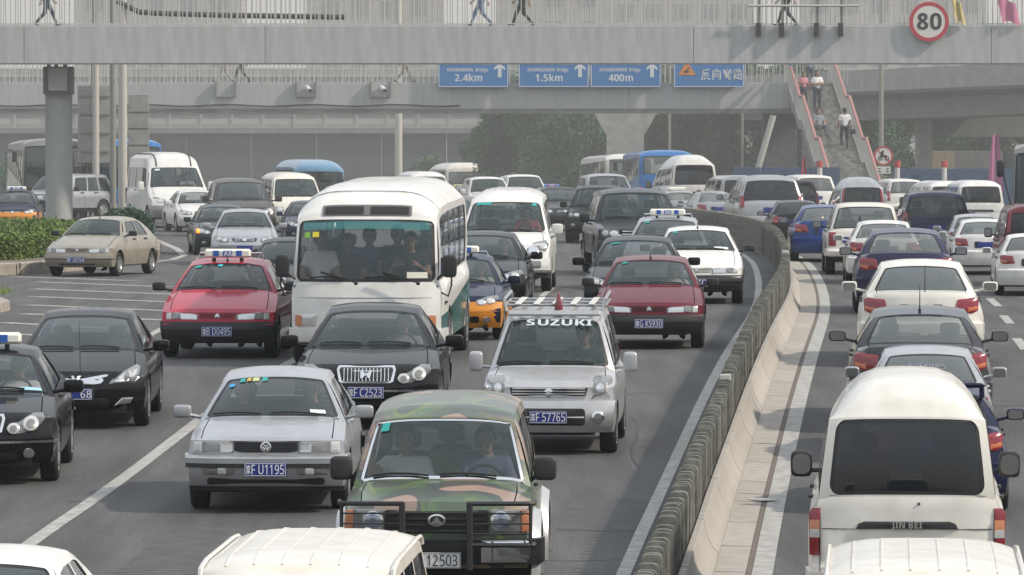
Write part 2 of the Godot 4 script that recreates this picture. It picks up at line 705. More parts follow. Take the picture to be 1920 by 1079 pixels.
		rec("underbody", ub, "dark")
		var cb := MB.new()
		var fy := 0.36 if not g("high", false) else 0.6
		var zb0 := belt0.z + 0.02; var zb1: float = belt1.z
		var hw := wb - 0.06
		var ytop := belt0.y - 0.05
		for sx in [-1.0, 1.0]: cb.box(Vector3(sx * hw, (fy + ytop) / 2, (zb0 + zb1) / 2), Vector3(0.03, ytop - fy, zb0 - zb1))
		cb.box(Vector3(0, fy, (zb0 + zb1) / 2), Vector3(hw * 2, 0.03, zb0 - zb1))
		cb.box(Vector3(0, (fy + ytop) / 2, zb0), Vector3(hw * 2, ytop - fy, 0.03))
		cb.box(Vector3(0, (fy + ytop) / 2, zb1), Vector3(hw * 2, ytop - fy, 0.03))
		rec("cabin_lining", cb, "cabin")
		if not g("far", false):
			var ds := MB.new()
			ds.blob(Vector3(0, belt0.y - 0.1, belt0.z - 0.28), Vector3(hw * 1.98, 0.2, 0.62), 0.35, Basis.IDENTITY, 12, 6)
			rec("dashboard", ds, "dash")
			var sw := MB.new()
			var sy: float = g("wheel_y", hb - 0.04)
			var sz: float = g("driver_z", belt0.z - 1.0) + 0.42
			var ring := []
			for k in 17: ring.push_back(Vector3(0.37 + cos(TAU * k / 16) * 0.18, sy + sin(TAU * k / 16) * 0.16, sz + sin(TAU * k / 16) * 0.08))
			sw.tube(ring, 0.016, 5)
			sw.box(Vector3(0.37, sy, sz), Vector3(0.32, 0.04, 0.03))
			rec("steering_wheel", sw, "black")
			for r in g("seats", [[g("driver_z", belt0.z - 1.0), 0.37], [g("driver_z", belt0.z - 1.0), -0.37]]):
				var st := MB.new()
				var y0: float = g("seat_y", 0.5)
				st.blob(Vector3(r[1], y0 - 0.06, r[0] - 0.03), Vector3(0.48, 0.18, 0.52), 0.4, Basis.IDENTITY, 10, 6)
				st.blob(Vector3(r[1], y0 + 0.24, r[0] - 0.34), Vector3(0.46, 0.66, 0.15), 0.4, Basis(Vector3.RIGHT, -0.22), 10, 6)
				st.blob(Vector3(r[1], y0 + 0.66, r[0] - 0.42), Vector3(0.25, 0.17, 0.1), 0.5, Basis(Vector3.RIGHT, -0.15), 8, 5)
				rec("seat", st, "seat")
		# wheels
		var tr: float = g("track", W / 2 - 0.105)
		var tw: float = g("tyre", 0.2)
		for a in [axf, axr]:
			for sd in [1.0, -1.0]:
				var t := MB.new()
				var o := Vector3(sd * tr, wh, a)
				t.lathe_x([[wh * 0.62, -tw / 2 + 0.01], [wh * 0.9, -tw / 2], [wh * 0.985, -tw / 2 + 0.025], [wh, -tw / 4], [wh, tw / 4], [wh * 0.985, tw / 2 - 0.025], [wh * 0.9, tw / 2], [wh * 0.62, tw / 2 - 0.01]], 22, o, sd)
				var id := rec("wheel", t, "rubber")
				var rm := MB.new()
				rm.lathe_x([[wh * 0.64, -tw / 2 + 0.02], [wh * 0.64, tw / 2 - 0.005], [wh * 0.58, tw / 2 - 0.02], [wh * 0.5, tw / 2 - 0.05], [wh * 0.2, tw / 2 - 0.02], [0.001, tw / 2 - 0.01]], 20, o, sd)
				for k in 5:
					rm.box(o + Basis(Vector3.RIGHT, TAU * k / 5) * Vector3(0, wh * 0.4, 0) + Vector3(sd * (tw / 2 - 0.02), 0, 0), Vector3(0.03, wh * 0.44, wh * 0.17), Basis(Vector3.RIGHT, TAU * k / 5))
				rec("rim", rm, g("rim", "rim"), id)
		# mirrors
		var mz: float = g("mirror_z", belt0.z - 0.22)
		var my: float = g("mirror_y", edge_at(mz).y + 0.1)
		var ms: Vector3 = g("mirror_s", Vector3(0.2, 0.14, 0.1))
		for sd in [1.0, -1.0]:
			var ex := edge_at(mz)
			var mo := Vector3(sd * (ex.x + g("mirror_o", 0.09) + ms.x * 0.5), my, mz + 0.03)
			var m := MB.new()
			m.blob(mo, ms, 0.45, Basis.IDENTITY, 12, 8)
			m.tube([Vector3(sd * (ex.x - 0.03), ex.y + 0.03, mz), mo - Vector3(sd * ms.x * 0.3, ms.y * 0.25, 0)], 0.022, 6)
			var id := rec("mirror", m, g("mirror", "paint"))
			var mg := MB.new()
			var mp := PackedVector2Array()
			for q in rrect(0.0, 0.0, ms.x * 0.8, ms.y * 0.76, ms.y * 0.22): mp.push_back(Vector2(q[0], q[1]))
			mg.prism(mp, -0.004, 0.0, Transform3D(Basis(Vector3.RIGHT, 0.04), mo - Vector3(0, 0, ms.z * 0.5 + 0.002)))
			rec("mirror_glass", mg, "mirrorglass", id)
		# wipers
		if not g("far", false):
			for x in g("wipers", [0.12, -0.5]):
				var wp := MB.new()
				var u0: float = x / wb
				var u1: float = (x + 0.52) / wb
				var path := []
				for k in 4:
					var t := k / 3.0
					path.push_back(screen_pt(true, -lerpf(u0, u1, t), g("scr0", 0.02) + 0.03 + 0.035 * sin(t * 2.6)) + Vector3(0, 0.012, 0.016))
				wp.tube(path, 0.011, 5)
				rec("wiper", wp, "black")
		dress()

	# lamps, grille, bumpers, plates
	func dress() -> void:
		for d in g("dress", []):
			var called: String = d[0]
			var mat: String = d[1]
			var f: bool = d[2]
			var kind: String = d[3]
			match kind:
				"both", "one":
					var pts: Array = d[4]
					for sd in ([1, -1] if kind == "both" else [1]):
						var id := rec(called, patch(f, pts if (sd == 1) else mir(pts), d[5], d[6]), mat)
						if mat == "lens": rec("lamp_housing", patch(f, pts if (sd == 1) else mir(pts), 0.003, 0.0), "housing", id)
						for k in range(7, d.size()):
							var q: Array = d[k]
							rec(q[0], patch(f, q[2] if sd == 1 else mir(q[2]), q[3], q[4]), q[1], id)
				"band":
					rec(called, band(f, d[4], d[5], d[6], d[7]), mat)
				"bars":      # slats across an opening: y0, y1, count, half width, off, height
					for k in int(d[6]):
						var y := lerpf(d[4], d[5], float(k) / maxf(1.0, d[6] - 1.0))
						rec(called, patch(f, rrect(0, y, d[7] * 2.0, d[9], 0.004), d[8], 0.0), mat)
				"posts":     # upright bars: x half span, count, y centre, height, off, width
					for k in int(d[5]):
						var x := lerpf(-d[4], d[4], float(k) / (d[5] - 1.0))
						rec(called, patch(f, rrect(x, d[6], d[9], d[7], 0.004), d[8], 0.0), mat)

# ------------------------------------------------------------------ the kinds of vehicle
func rr(x: float, y: float, w: float, h: float, r := 0.02, skew := 0.0) -> Array:
	return Car.rrect(x, y, w, h, r, skew)

func oval(x: float, y: float, w: float, h: float, n := 14) -> Array:
	var o := []
	for k in n: o.push_back([x + cos(TAU * k / n) * w / 2, y + sin(TAU * k / n) * h / 2])
	return o

func types() -> Dictionary:
	var t := {}
	t.santana = {
		"W": 1.70, "wb": 0.76, "wr": 0.545, "axf": 1.38, "axr": -1.22, "wh": 0.3, "sill": 0.22, "planf": 0.11, "planr": 0.1, "pexp": 4.0, "tapf": 0.05,
		"front": [[2.18, 0.2], [2.23, 0.28], [2.27, 0.4], [2.275, 0.5], [2.275, 0.6], [2.2, 0.63], [2.19, 0.77], [2.12, 0.805], [1.75, 0.88], [1.12, 0.955]], "kf": 7,
		"rear": [[-1.5, 1.0], [-1.9, 1.01], [-2.15, 0.98], [-2.2, 0.9], [-2.22, 0.62], [-2.27, 0.59], [-2.27, 0.35], [-2.2, 0.22]], "kr": 2,
		"roof": [[0.35, 1.35], [0.0, 1.405], [-0.6, 1.41], [-1.0, 1.35]], "win": [[0.09, 0.46, 0.06, 0.86], [0.49, 0.83, 0.06, 0.86]], "doors": [1.0, -0.05, -1.0],
		"mirror_s": Vector3(0.2, 0.14, 0.12), "handle": "paint", "driver_z": 0.05, "seat_y": 0.5, "tyre": 0.19,
		"dress": [
			["grille", "grille", true, "one", [[0.37, 0.765], [-0.37, 0.765], [-0.33, 0.66], [-0.24, 0.645], [0.24, 0.645], [0.33, 0.66]], 0.004, 0.0],
			["grille_slat", "trim", true, "bars", 0.67, 0.745, 4, 0.31, 0.012, 0.009],
			["headlight", "lens", true, "both", rr(0.5, 0.7, 0.33, 0.115, 0.012), 0.012, 0.015, ["reflector", "chrome", rr(0.415, 0.7, 0.13, 0.1, 0.02), 0.008, -0.002], ["reflector", "lampgrey", rr(0.565, 0.7, 0.15, 0.1, 0.02), 0.008, -0.002]],
			["turn_lamp", "lampwhite", true, "both", rr(0.725, 0.7, 0.1, 0.115, 0.01), 0.012, 0.006],
			["bumper", "paint", true, "band", 0.535, 0.615, 0.035, 1.78],
			["bumper_strip", "trim", true, "band", 0.49, 0.535, 0.03, 1.78],
			["fog_lamp", "lampgrey", true, "both", rr(0.5, 0.455, 0.34, 0.075, 0.02), 0.012, 0.008, ["reflector", "lampwhite", rr(0.46, 0.455, 0.09, 0.068, 0.01), 0.024, 0.004]],
			["air_intake", "grille", true, "one", rr(0.0, 0.345, 1.24, 0.075, 0.03), 0.006, 0.0],
			["spoiler", "trim", true, "band", 0.24, 0.29, 0.02, 1.8],
			["badge", "chrome", true, "one", oval(0, 0.705, 0.115, 0.115, 18), 0.02, 0.002, ["badge_field", "grille", oval(0, 0.705, 0.088, 0.088, 18), 0.0245, 0.0], ["badge_mark", "chrome", [[-0.034, 0.738], [-0.022, 0.738], [0.0, 0.712], [0.022, 0.738], [0.034, 0.738], [0.004, 0.705], [-0.004, 0.705]], 0.027, 0.0], ["badge_mark", "chrome", [[-0.04, 0.712], [-0.026, 0.712], [-0.016, 0.685], [0.0, 0.703], [0.016, 0.685], [0.026, 0.712], [0.04, 0.712], [0.02, 0.67], [0.014, 0.67], [0.0, 0.687], [-0.014, 0.67], [-0.02, 0.67]], 0.027, 0.0]],
			["tail_lamp", "tail", false, "both", rr(0.6, 0.77, 0.34, 0.18, 0.02), 0.012, 0.01],
			["bumper_strip", "trim", false, "band", 0.45, 0.58, 0.03, -1.6],
		]}
	t.zx = {
		"W": 1.69, "wb": 0.76, "wr": 0.55, "axf": 1.27, "axr": -1.27, "wh": 0.285, "sill": 0.21, "planf": 0.13, "planr": 0.1, "pexp": 3.0,
		"front": [[1.93, 0.2], [1.99, 0.28], [2.02, 0.4], [2.02, 0.5], [1.97, 0.54], [1.94, 0.67], [1.86, 0.72], [1.5, 0.84], [0.95, 0.96]], "kf": 6,
		"rear": [[-1.72, 0.98], [-1.93, 0.92], [-1.97, 0.85], [-1.98, 0.6], [-2.02, 0.55], [-2.02, 0.35], [-1.95, 0.22]], "kr": 1,
		"roof": [[0.3, 1.34], [-0.05, 1.39], [-0.7, 1.395], [-1.3, 1.3]], "win": [[0.09, 0.47, 0.06, 0.86], [0.5, 0.8, 0.06, 0.86]], "doors": [0.85, -0.12, -1.0],
		"mirror_s": Vector3(0.2, 0.13, 0.12), "mirror": "trim", "driver_z": 0.0, "seat_y": 0.48, "crown": 0.03,
		"dress": [
			["grille", "grille", true, "one", [[0.27, 0.665], [-0.27, 0.665], [-0.24, 0.585], [0.24, 0.585]], 0.004, 0.0],
			["grille_slat", "paint", true, "bars", 0.6, 0.648, 3, 0.25, 0.012, 0.012],
			["badge", "badge", true, "one", [[0, 0.662], [-0.04, 0.622], [-0.025, 0.622], [0, 0.645], [0.025, 0.622], [0.04, 0.622]], 0.02, 0.0],
			["badge", "badge", true, "one", [[0, 0.638], [-0.04, 0.598], [-0.025, 0.598], [0, 0.621], [0.025, 0.598], [0.04, 0.598]], 0.02, 0.0],
			["headlight", "lens", true, "both", [[0.28, 0.56], [0.66, 0.565], [0.67, 0.66], [0.62, 0.672], [0.34, 0.655], [0.27, 0.635]], 0.012, 0.015, ["reflector", "chrome", [[0.3, 0.57], [0.53, 0.572], [0.54, 0.655], [0.34, 0.645], [0.3, 0.63]], 0.008, -0.002], ["reflector", "lampgrey", rr(0.6, 0.618, 0.1, 0.085, 0.01), 0.008, 0.0]],
			["turn_lamp", "lampwhite", true, "both", [[0.67, 0.567], [0.75, 0.567], [0.745, 0.66], [0.675, 0.665]], 0.012, 0.006],
			["bumper", "bumper", true, "band", 0.235, 0.535, 0.03, 1.62],
			["bumper_groove", "black", true, "band", 0.405, 0.425, 0.032, 1.66],
			["air_intake", "black", true, "one", rr(0.0, 0.285, 0.9, 0.05, 0.02), 0.034, 0.0],
			["tail_lamp", "tail", false, "both", rr(0.64, 0.74, 0.2, 0.3, 0.02), 0.012, 0.01],
			["bumper", "bumper", false, "band", 0.3, 0.56, 0.03, -1.6],
		]}
	var son := {
		"W": 1.82, "wb": 0.79, "wr": 0.555, "axf": 1.45, "axr": -1.25, "wh": 0.32, "sill": 0.21, "planf": 0.2, "planr": 0.14, "pexp": 2.6, "cowl": 0.16,
		"front": [[2.26, 0.2], [2.33, 0.28], [2.37, 0.4], [2.37, 0.52], [2.33, 0.58], [2.3, 0.66], [2.24, 0.74], [2.1, 0.8], [1.7, 0.88], [1.05, 0.96]], "kf": 7,
		"rear": [[-1.5, 1.04], [-1.9, 1.05], [-2.2, 1.01], [-2.28, 0.9], [-2.28, 0.62], [-2.37, 0.58], [-2.37, 0.35], [-2.3, 0.22]], "kr": 2,
		"roof": [[0.25, 1.36], [-0.1, 1.415], [-0.6, 1.42], [-1.05, 1.36]], "win": [[0.1, 0.47, 0.06, 0.85], [0.5, 0.82, 0.06, 0.85]], "doors": [0.95, -0.1, -1.05],
		"mirror_s": Vector3(0.23, 0.15, 0.13), "driver_z": 0.0, "seat_y": 0.48, "rim": "rim",
		"dress": [
			["grille_frame", "chrome", true, "one", [[0.34, 0.785], [-0.34, 0.785], [-0.36, 0.74], [-0.33, 0.6], [-0.28, 0.575], [0.28, 0.575], [0.33, 0.6], [0.36, 0.74]], 0.012, 0.01, ["grille", "grille", [[0.315, 0.765], [-0.315, 0.765], [-0.33, 0.735], [-0.3, 0.615], [-0.27, 0.598], [0.27, 0.598], [0.3, 0.615], [0.33, 0.735]], 0.024, 0.0]],
			["grille_bar", "chrome", true, "posts", 0.27, 13, 0.682, 0.15, 0.032, 0.014],
			["badge", "chrome", true, "one", [[-0.07, 0.735], [-0.05, 0.735], [-0.02, 0.695], [0.03, 0.7], [0.05, 0.735], [0.07, 0.735], [0.045, 0.64], [0.025, 0.64], [0.035, 0.675], [-0.015, 0.67], [-0.045, 0.64], [-0.07, 0.64]], 0.042, 0.004],
			["headlight", "lens", true, "both", [[0.37, 0.63], [0.42, 0.58], [0.5, 0.575], [0.62, 0.6], [0.72, 0.65], [0.79, 0.73], [0.76, 0.79], [0.66, 0.79], [0.58, 0.75], [0.5, 0.7], [0.41, 0.69]], 0.012, 0.022, ["reflector", "lampwhite", oval(0.455, 0.635, 0.14, 0.12), 0.034, 0.012], ["lamp_bowl", "lampgrey", oval(0.455, 0.635, 0.08, 0.075), 0.05, 0.002], ["reflector", "lampwhite", oval(0.64, 0.685, 0.17, 0.16), 0.034, 0.012], ["lamp_bowl", "lampgrey", oval(0.64, 0.685, 0.1, 0.1), 0.05, 0.002]],
			["bumper", "paint", true, "band", 0.3, 0.52, 0.012, 1.85],
			["bumper_strip", "chrome", true, "band", 0.475, 0.5, 0.02, 1.9],
			["fog_lamp", "chrome", true, "both", oval(0.62, 0.36, 0.12, 0.12), 0.02, 0.01],
			["air_intake", "grille", true, "one", rr(0.0, 0.33, 1.0, 0.1, 0.04), 0.016, 0.0],
			["tail_lamp", "tail", false, "both", rr(0.6, 0.83, 0.36, 0.18, 0.05), 0.012, 0.01],
			["bumper", "paint", false, "band", 0.33, 0.58, 0.02, -1.7],
		]}
	t.sonata = son
	var acc: Dictionary = son.duplicate()
	acc.merge({"front": [[2.3, 0.2], [2.37, 0.3], [2.4, 0.42], [2.4, 0.52], [2.37, 0.6], [2.33, 0.68], [2.2, 0.76], [1.8, 0.87], [1.2, 0.98]], "kf": 6, "planf": 0.26,
		"roof": [[0.2, 1.39], [-0.1, 1.445], [-0.6, 1.455], [-1.15, 1.38]], "wr": 0.58,
		"dress": [
			["grille", "grille", true, "one", [[0.4, 0.71], [-0.4, 0.71], [-0.33, 0.63], [-0.22, 0.61], [0.22, 0.61], [0.33, 0.63]], 0.006, 0.0],
			["grille_bar", "chrome", true, "one", [[0.42, 0.72], [0.36, 0.72], [0.27, 0.645], [-0.27, 0.645], [-0.36, 0.72], [-0.42, 0.72], [-0.33, 0.615], [-0.22, 0.595], [0.22, 0.595], [0.33, 0.615]], 0.016, 0.008],
			["grille_slat", "trim", true, "bars", 0.66, 0.7, 2, 0.3, 0.014, 0.012],
			["badge", "chrome", true, "one", [[-0.06, 0.71], [-0.035, 0.71], [-0.025, 0.67], [0.025, 0.67], [0.035, 0.71], [0.06, 0.71], [0.04, 0.63], [0.02, 0.63], [0.022, 0.65], [-0.022, 0.65], [-0.02, 0.63], [-0.04, 0.63]], 0.03, 0.003],
			["headlight", "lens", true, "both", [[0.43, 0.6], [0.74, 0.62], [0.8, 0.66], [0.81, 0.8], [0.76, 0.83], [0.62, 0.76], [0.46, 0.65]], 0.012, 0.02, ["reflector", "chrome", [[0.5, 0.625], [0.64, 0.635], [0.64, 0.745], [0.55, 0.69]], 0.006, 0.0], ["reflector", "lampwhite", [[0.66, 0.64], [0.77, 0.66], [0.78, 0.78], [0.67, 0.76]], 0.006, 0.0]],
			["bumper", "paint", true, "band", 0.28, 0.54, 0.012, 1.85],
			["fog_lamp", "chrome", true, "both", [[0.5, 0.32], [0.7, 0.345], [0.74, 0.42], [0.6, 0.42]], 0.02, 0.008],
			["air_intake", "grille", true, "one", rr(0.0, 0.36, 0.86, 0.13, 0.04), 0.016, 0.0],
			["plate_holder", "black", true, "one", rr(0.0, 0.475, 0.5, 0.16, 0.02), 0.016, 0.0],
			["antenna", "chrome", true, "one", rr(0.0, 0.9, 0.006, 0.004, 0.001), 0.0, 0.0],
			["tail_lamp", "tail", false, "both", rr(0.6, 0.83, 0.36, 0.18, 0.05), 0.012, 0.01],
		]}, true)
	acc.dress.remove_at(9)
	t.accord = acc
	# a rounded modern saloon, front and back
	t.sedan = {
		"W": 1.74, "wb": 0.765, "wr": 0.55, "axf": 1.35, "axr": -1.25, "wh": 0.31, "sill": 0.21, "planf": 0.2, "planr": 0.16, "pexp": 2.6, "cowl": 0.16, "cowlr": 0.12,
		"front": [[2.14, 0.2], [2.2, 0.28], [2.25, 0.4], [2.25, 0.52], [2.2, 0.58], [2.15, 0.69], [2.05, 0.76], [1.6, 0.87], [1.0, 0.96]], "kf": 6,
		"rear": [[-1.5, 1.02], [-1.85, 1.05], [-2.12, 1.03], [-2.18, 0.94], [-2.19, 0.64], [-2.25, 0.6], [-2.25, 0.36], [-2.18, 0.22]], "kr": 2,
		"roof": [[0.25, 1.36], [-0.1, 1.42], [-0.6, 1.425], [-1.05, 1.36]], "win": [[0.1, 0.47, 0.06, 0.85], [0.5, 0.82, 0.06, 0.85]], "doors": [0.9, -0.1, -1.0],
		"mirror_s": Vector3(0.22, 0.14, 0.13), "driver_z": 0.0, "seat_y": 0.48,
		"dress": [
			["grille", "grille", true, "one", [[0.33, 0.7], [-0.33, 0.7], [-0.3, 0.62], [-0.22, 0.6], [0.22, 0.6], [0.3, 0.62]], 0.006, 0.0],
			["grille_slat", "chrome", true, "bars", 0.625, 0.675, 3, 0.26, 0.014, 0.012],
			["badge", "chrome", true, "one", oval(0, 0.66, 0.11, 0.075), 0.024, 0.004],
			["headlight", "lens", true, "both", [[0.4, 0.6], [0.6, 0.59], [0.74, 0.63], [0.8, 0.72], [0.76, 0.77], [0.6, 0.745], [0.42, 0.69]], 0.012, 0.022, ["reflector", "chrome", oval(0.51, 0.655, 0.13, 0.09), 0.03, 0.006], ["reflector", "lampwhite", oval(0.66, 0.68, 0.14, 0.1), 0.03, 0.006]],
			["bumper", "lower", true, "band", 0.22, 0.53, 0.012, 1.75],
			["fog_lamp", "chrome", true, "both", oval(0.6, 0.36, 0.14, 0.09), 0.02, 0.01],
			["air_intake", "grille", true, "one", rr(0.0, 0.36, 0.95, 0.12, 0.04), 0.016, 0.0],
			["tail_lamp", "tail", false, "both", [[0.45, 0.76], [0.7, 0.74], [0.78, 0.78], [0.79, 0.93], [0.72, 0.955], [0.5, 0.93]], 0.012, 0.014, ["turn_lamp", "amber", [[0.64, 0.76], [0.77, 0.79], [0.775, 0.84], [0.64, 0.83]], 0.022, 0.006]],
			["number_recess", "trim", false, "one", rr(0, 0.78, 0.6, 0.17, 0.03), 0.006, 0.0],
			["license_plate", "plate", false, "one", rr(0, 0.78, 0.44, 0.14, 0.01), 0.012, 0.0],
			["bumper", "lower", false, "band", 0.25, 0.6, 0.016, -1.7],
			["bumper_strip", "trim", false, "band", 0.22, 0.28, 0.02, -1.72],
		]}
	t.wagonr = {
		"W": 1.58, "wb": 0.72, "wr": 0.56, "axf": 1.15, "axr": -1.2, "wh": 0.285, "sill": 0.24, "planf": 0.1, "planr": 0.08, "pexp": 3.2, "ymid": 0.75, "crown": 0.03, "roofe": 3.0,
		"front": [[1.66, 0.22], [1.73, 0.3], [1.75, 0.42], [1.74, 0.56], [1.69, 0.62], [1.68, 0.8], [1.6, 0.87], [1.3, 0.94], [0.92, 1.0]], "kf": 6,
		"rear": [[-1.68, 1.0], [-1.72, 0.8], [-1.72, 0.6], [-1.75, 0.55], [-1.75, 0.35], [-1.7, 0.24]],
		"roof": [[0.38, 1.55], [0.1, 1.62], [-0.8, 1.65], [-1.5, 1.62], [-1.58, 1.56]], "win": [[0.12, 0.42, 0.06, 0.88], [0.45, 0.72, 0.06, 0.88], [0.75, 0.93, 0.06, 0.88]], "doors": [0.8, -0.1, -0.95],
		"mirror_s": Vector3(0.17, 0.24, 0.12), "driver_z": 0.0, "seat_y": 0.62, "handle": "paint", "wb_": 0, "van": true,
		"dress": [
			["grille", "grille", true, "one", [[0.46, 0.795], [-0.46, 0.795], [-0.43, 0.69], [0.43, 0.69]], 0.006, 0.0],
			["grille_slat", "chrome", true, "bars", 0.69, 0.785, 4, 0.43, 0.014, 0.016],
			["badge", "chrome", true, "one", [[0, 0.795], [-0.055, 0.755], [-0.035, 0.74], [0.005, 0.745], [-0.055, 0.715], [0, 0.68], [0.055, 0.72], [0.035, 0.735], [-0.005, 0.73], [0.055, 0.76]], 0.026, 0.004],
			["headlight", "lens", true, "both", [[0.5, 0.67], [0.73, 0.665], [0.745, 0.69], [0.735, 0.9], [0.7, 0.92], [0.54, 0.915], [0.51, 0.88]], 0.016, 0.006, ["reflector", "lampgrey", oval(0.6, 0.79, 0.17, 0.19), 0.008, 0.0], ["lamp_bowl", "chrome", oval(0.6, 0.79, 0.09, 0.11), 0.012, 0.0], ["turn_lamp", "lampwhite", rr(0.7, 0.75, 0.05, 0.12, 0.01), 0.01, 0.0]],
			["bumper", "paint", true, "band", 0.27, 0.64, 0.014, 1.48],
			["air_intake", "grille", true, "one", rr(0.0, 0.455, 0.86, 0.2, 0.04), 0.02, 0.0],
			["intake_bar", "chrome", true, "bars", 0.455, 0.455, 1, 0.42, 0.03, 0.02],
			["fog_lamp", "chrome", true, "both", oval(0.58, 0.45, 0.15, 0.15), 0.02, 0.012, ["lamp_bowl", "lampgrey", oval(0.58, 0.45, 0.1, 0.1), 0.036, 0.0]],
			["tail_lamp", "tail", false, "both", rr(0.66, 0.95, 0.1, 0.4, 0.03), 0.012, 0.01],
		]}
	t.pajero = {
		"W": 1.70, "wb": 0.78, "wr": 0.64, "axf": 1.4, "axr": -1.25, "wh": 0.37, "arch": 0.44, "sill": 0.42, "planf": 0.07, "planr": 0.06, "pexp": 3.5, "ymid": 0.9, "roofe": 3.2, "tuck": 0.03, "apil": 0.95,
		"front": [[2.0, 0.42], [2.05, 0.5], [2.07, 0.7], [2.07, 0.95], [2.0, 1.03], [1.6, 1.1], [1.0, 1.15]], "kf": 4,
		"rear": [[-2.1, 1.14], [-2.15, 1.0], [-2.15, 0.66], [-2.22, 0.62], [-2.22, 0.48], [-2.15, 0.42]],
		"roof": [[0.52, 1.70], [0.25, 1.79, 0.08], [-0.8, 1.83, 0.09], [-1.85, 1.81, 0.09], [-2.0, 1.72]], "win": [[0.12, 0.4, 0.06, 0.86], [0.43, 0.66, 0.06, 0.86], [0.69, 0.94, 0.06, 0.86]], "doors": [0.85, -0.1, -1.0],
		"mirror_s": Vector3(0.21, 0.22, 0.13), "mirror_o": 0.02, "mirror": "trim", "mirror_y": 1.24, "driver_z": 0.1, "seat_y": 0.78, "van": true, "high": true, "track": 0.72, "tyre": 0.25, "seal": "chrome", "wheel_y": 1.1,
		"seats": [[0.1, 0.37], [0.1, -0.37], [-0.8, 0.0]],
		"dress": [
			["grille", "grille", true, "one", rr(0, 0.85, 0.92, 0.22, 0.02), 0.006, 0.0],
			["grille_slat", "black", true, "bars", 0.77, 0.93, 4, 0.44, 0.016, 0.025],
			["badge", "chrome", true, "one", oval(0.0, 0.87, 0.16, 0.11, 18), 0.03, 0.004, ["badge_field", "grille", oval(0, 0.87, 0.125, 0.082, 16), 0.037, 0.0], ["badge_mark", "chrome", [[0, 0.905], [-0.05, 0.838], [0.05, 0.838]], 0.04, 0.0]],
			["headlight", "lens", true, "both", rr(0.61, 0.86, 0.27, 0.21, 0.02), 0.014, 0.012, ["reflector", "chrome", oval(0.57, 0.86, 0.19, 0.18), 0.018, 0.01], ["lamp_bowl", "lampblue", oval(0.57, 0.86, 0.14, 0.13), 0.032, 0.004]],
			["turn_lamp", "amberpale", true, "both", [[0.75, 0.76], [0.83, 0.77], [0.82, 0.95], [0.75, 0.96]], 0.014, 0.01],
			["bumper", "black", true, "band", 0.48, 0.7, 0.12, 1.75],
			["bumper_end", "chrome", true, "both", [[0.4, 0.5], [0.8, 0.5], [0.84, 0.56], [0.84, 0.68], [0.78, 0.7], [0.4, 0.7]], 0.15, 0.02, ["bumper_joint", "lampgrey", rr(0.5, 0.6, 0.02, 0.19, 0.005), 0.175, 0.0]],
			["tail_lamp", "tail", false, "both", rr(0.7, 0.9, 0.14, 0.3, 0.02), 0.012, 0.01],
		]}
	t.cherokee = {
		"W": 1.77, "wb": 0.8, "wr": 0.64, "axf": 1.3, "axr": -1.27, "wh": 0.35, "arch": 0.42, "sill": 0.4, "planf": 0.06, "planr": 0.06, "pexp": 4.0, "ymid": 0.85, "roofe": 3.4, "tuck": 0.03,
		"front": [[2.05, 0.4], [2.12, 0.5], [2.12, 0.62], [2.06, 0.64], [2.05, 0.95], [1.95, 0.99], [1.5, 1.04], [0.8, 1.08]], "kf": 5,
		"rear": [[-2.0, 1.06], [-2.08, 0.95], [-2.1, 0.6], [-2.16, 0.58], [-2.16, 0.45], [-2.1, 0.4]],
		"roof": [[0.35, 1.58], [0.05, 1.63], [-0.8, 1.65], [-1.75, 1.63], [-1.85, 1.57]], "win": [[0.1, 0.4, 0.06, 0.86], [0.43, 0.68, 0.06, 0.86], [0.71, 0.95, 0.06, 0.86]], "doors": [0.7, -0.2, -1.0],
		"mirror_s": Vector3(0.22, 0.16, 0.12), "mirror": "trim", "driver_z": 0.0, "seat_y": 0.7, "van": true, "tyre": 0.22, "apil": 0.94, "cpil": 0.93,
		"dress": [
			["headlight", "chrome", true, "both", rr(0.6, 0.8, 0.22, 0.16, 0.02), 0.012, 0.01],
			["grille", "grille", true, "one", rr(0, 0.8, 0.8, 0.18, 0.02), 0.006, 0.0],
			["bumper", "trim", true, "band", 0.45, 0.62, 0.04, 1.7],
			["tail_lamp", "tail", false, "both", rr(0.75, 0.82, 0.17, 0.32, 0.01), 0.012, 0.01, ["lamp_ribs", "taildark", rr(0.75, 0.8, 0.17, 0.015, 0.002), 0.026, 0.0], ["lamp_ribs", "taildark", rr(0.75, 0.87, 0.17, 0.015, 0.002), 0.026, 0.0]],
			["number_recess", "trim", false, "one", rr(0.05, 0.79, 0.08, 0.2, 0.01), 0.006, 0.0],
			["license_plate", "plate", false, "one", rr(0.3, 0.8, 0.42, 0.14, 0.01), 0.012, 0.0],
			["bumper", "paint", false, "band", 0.44, 0.6, 0.05, -1.6],
		]}
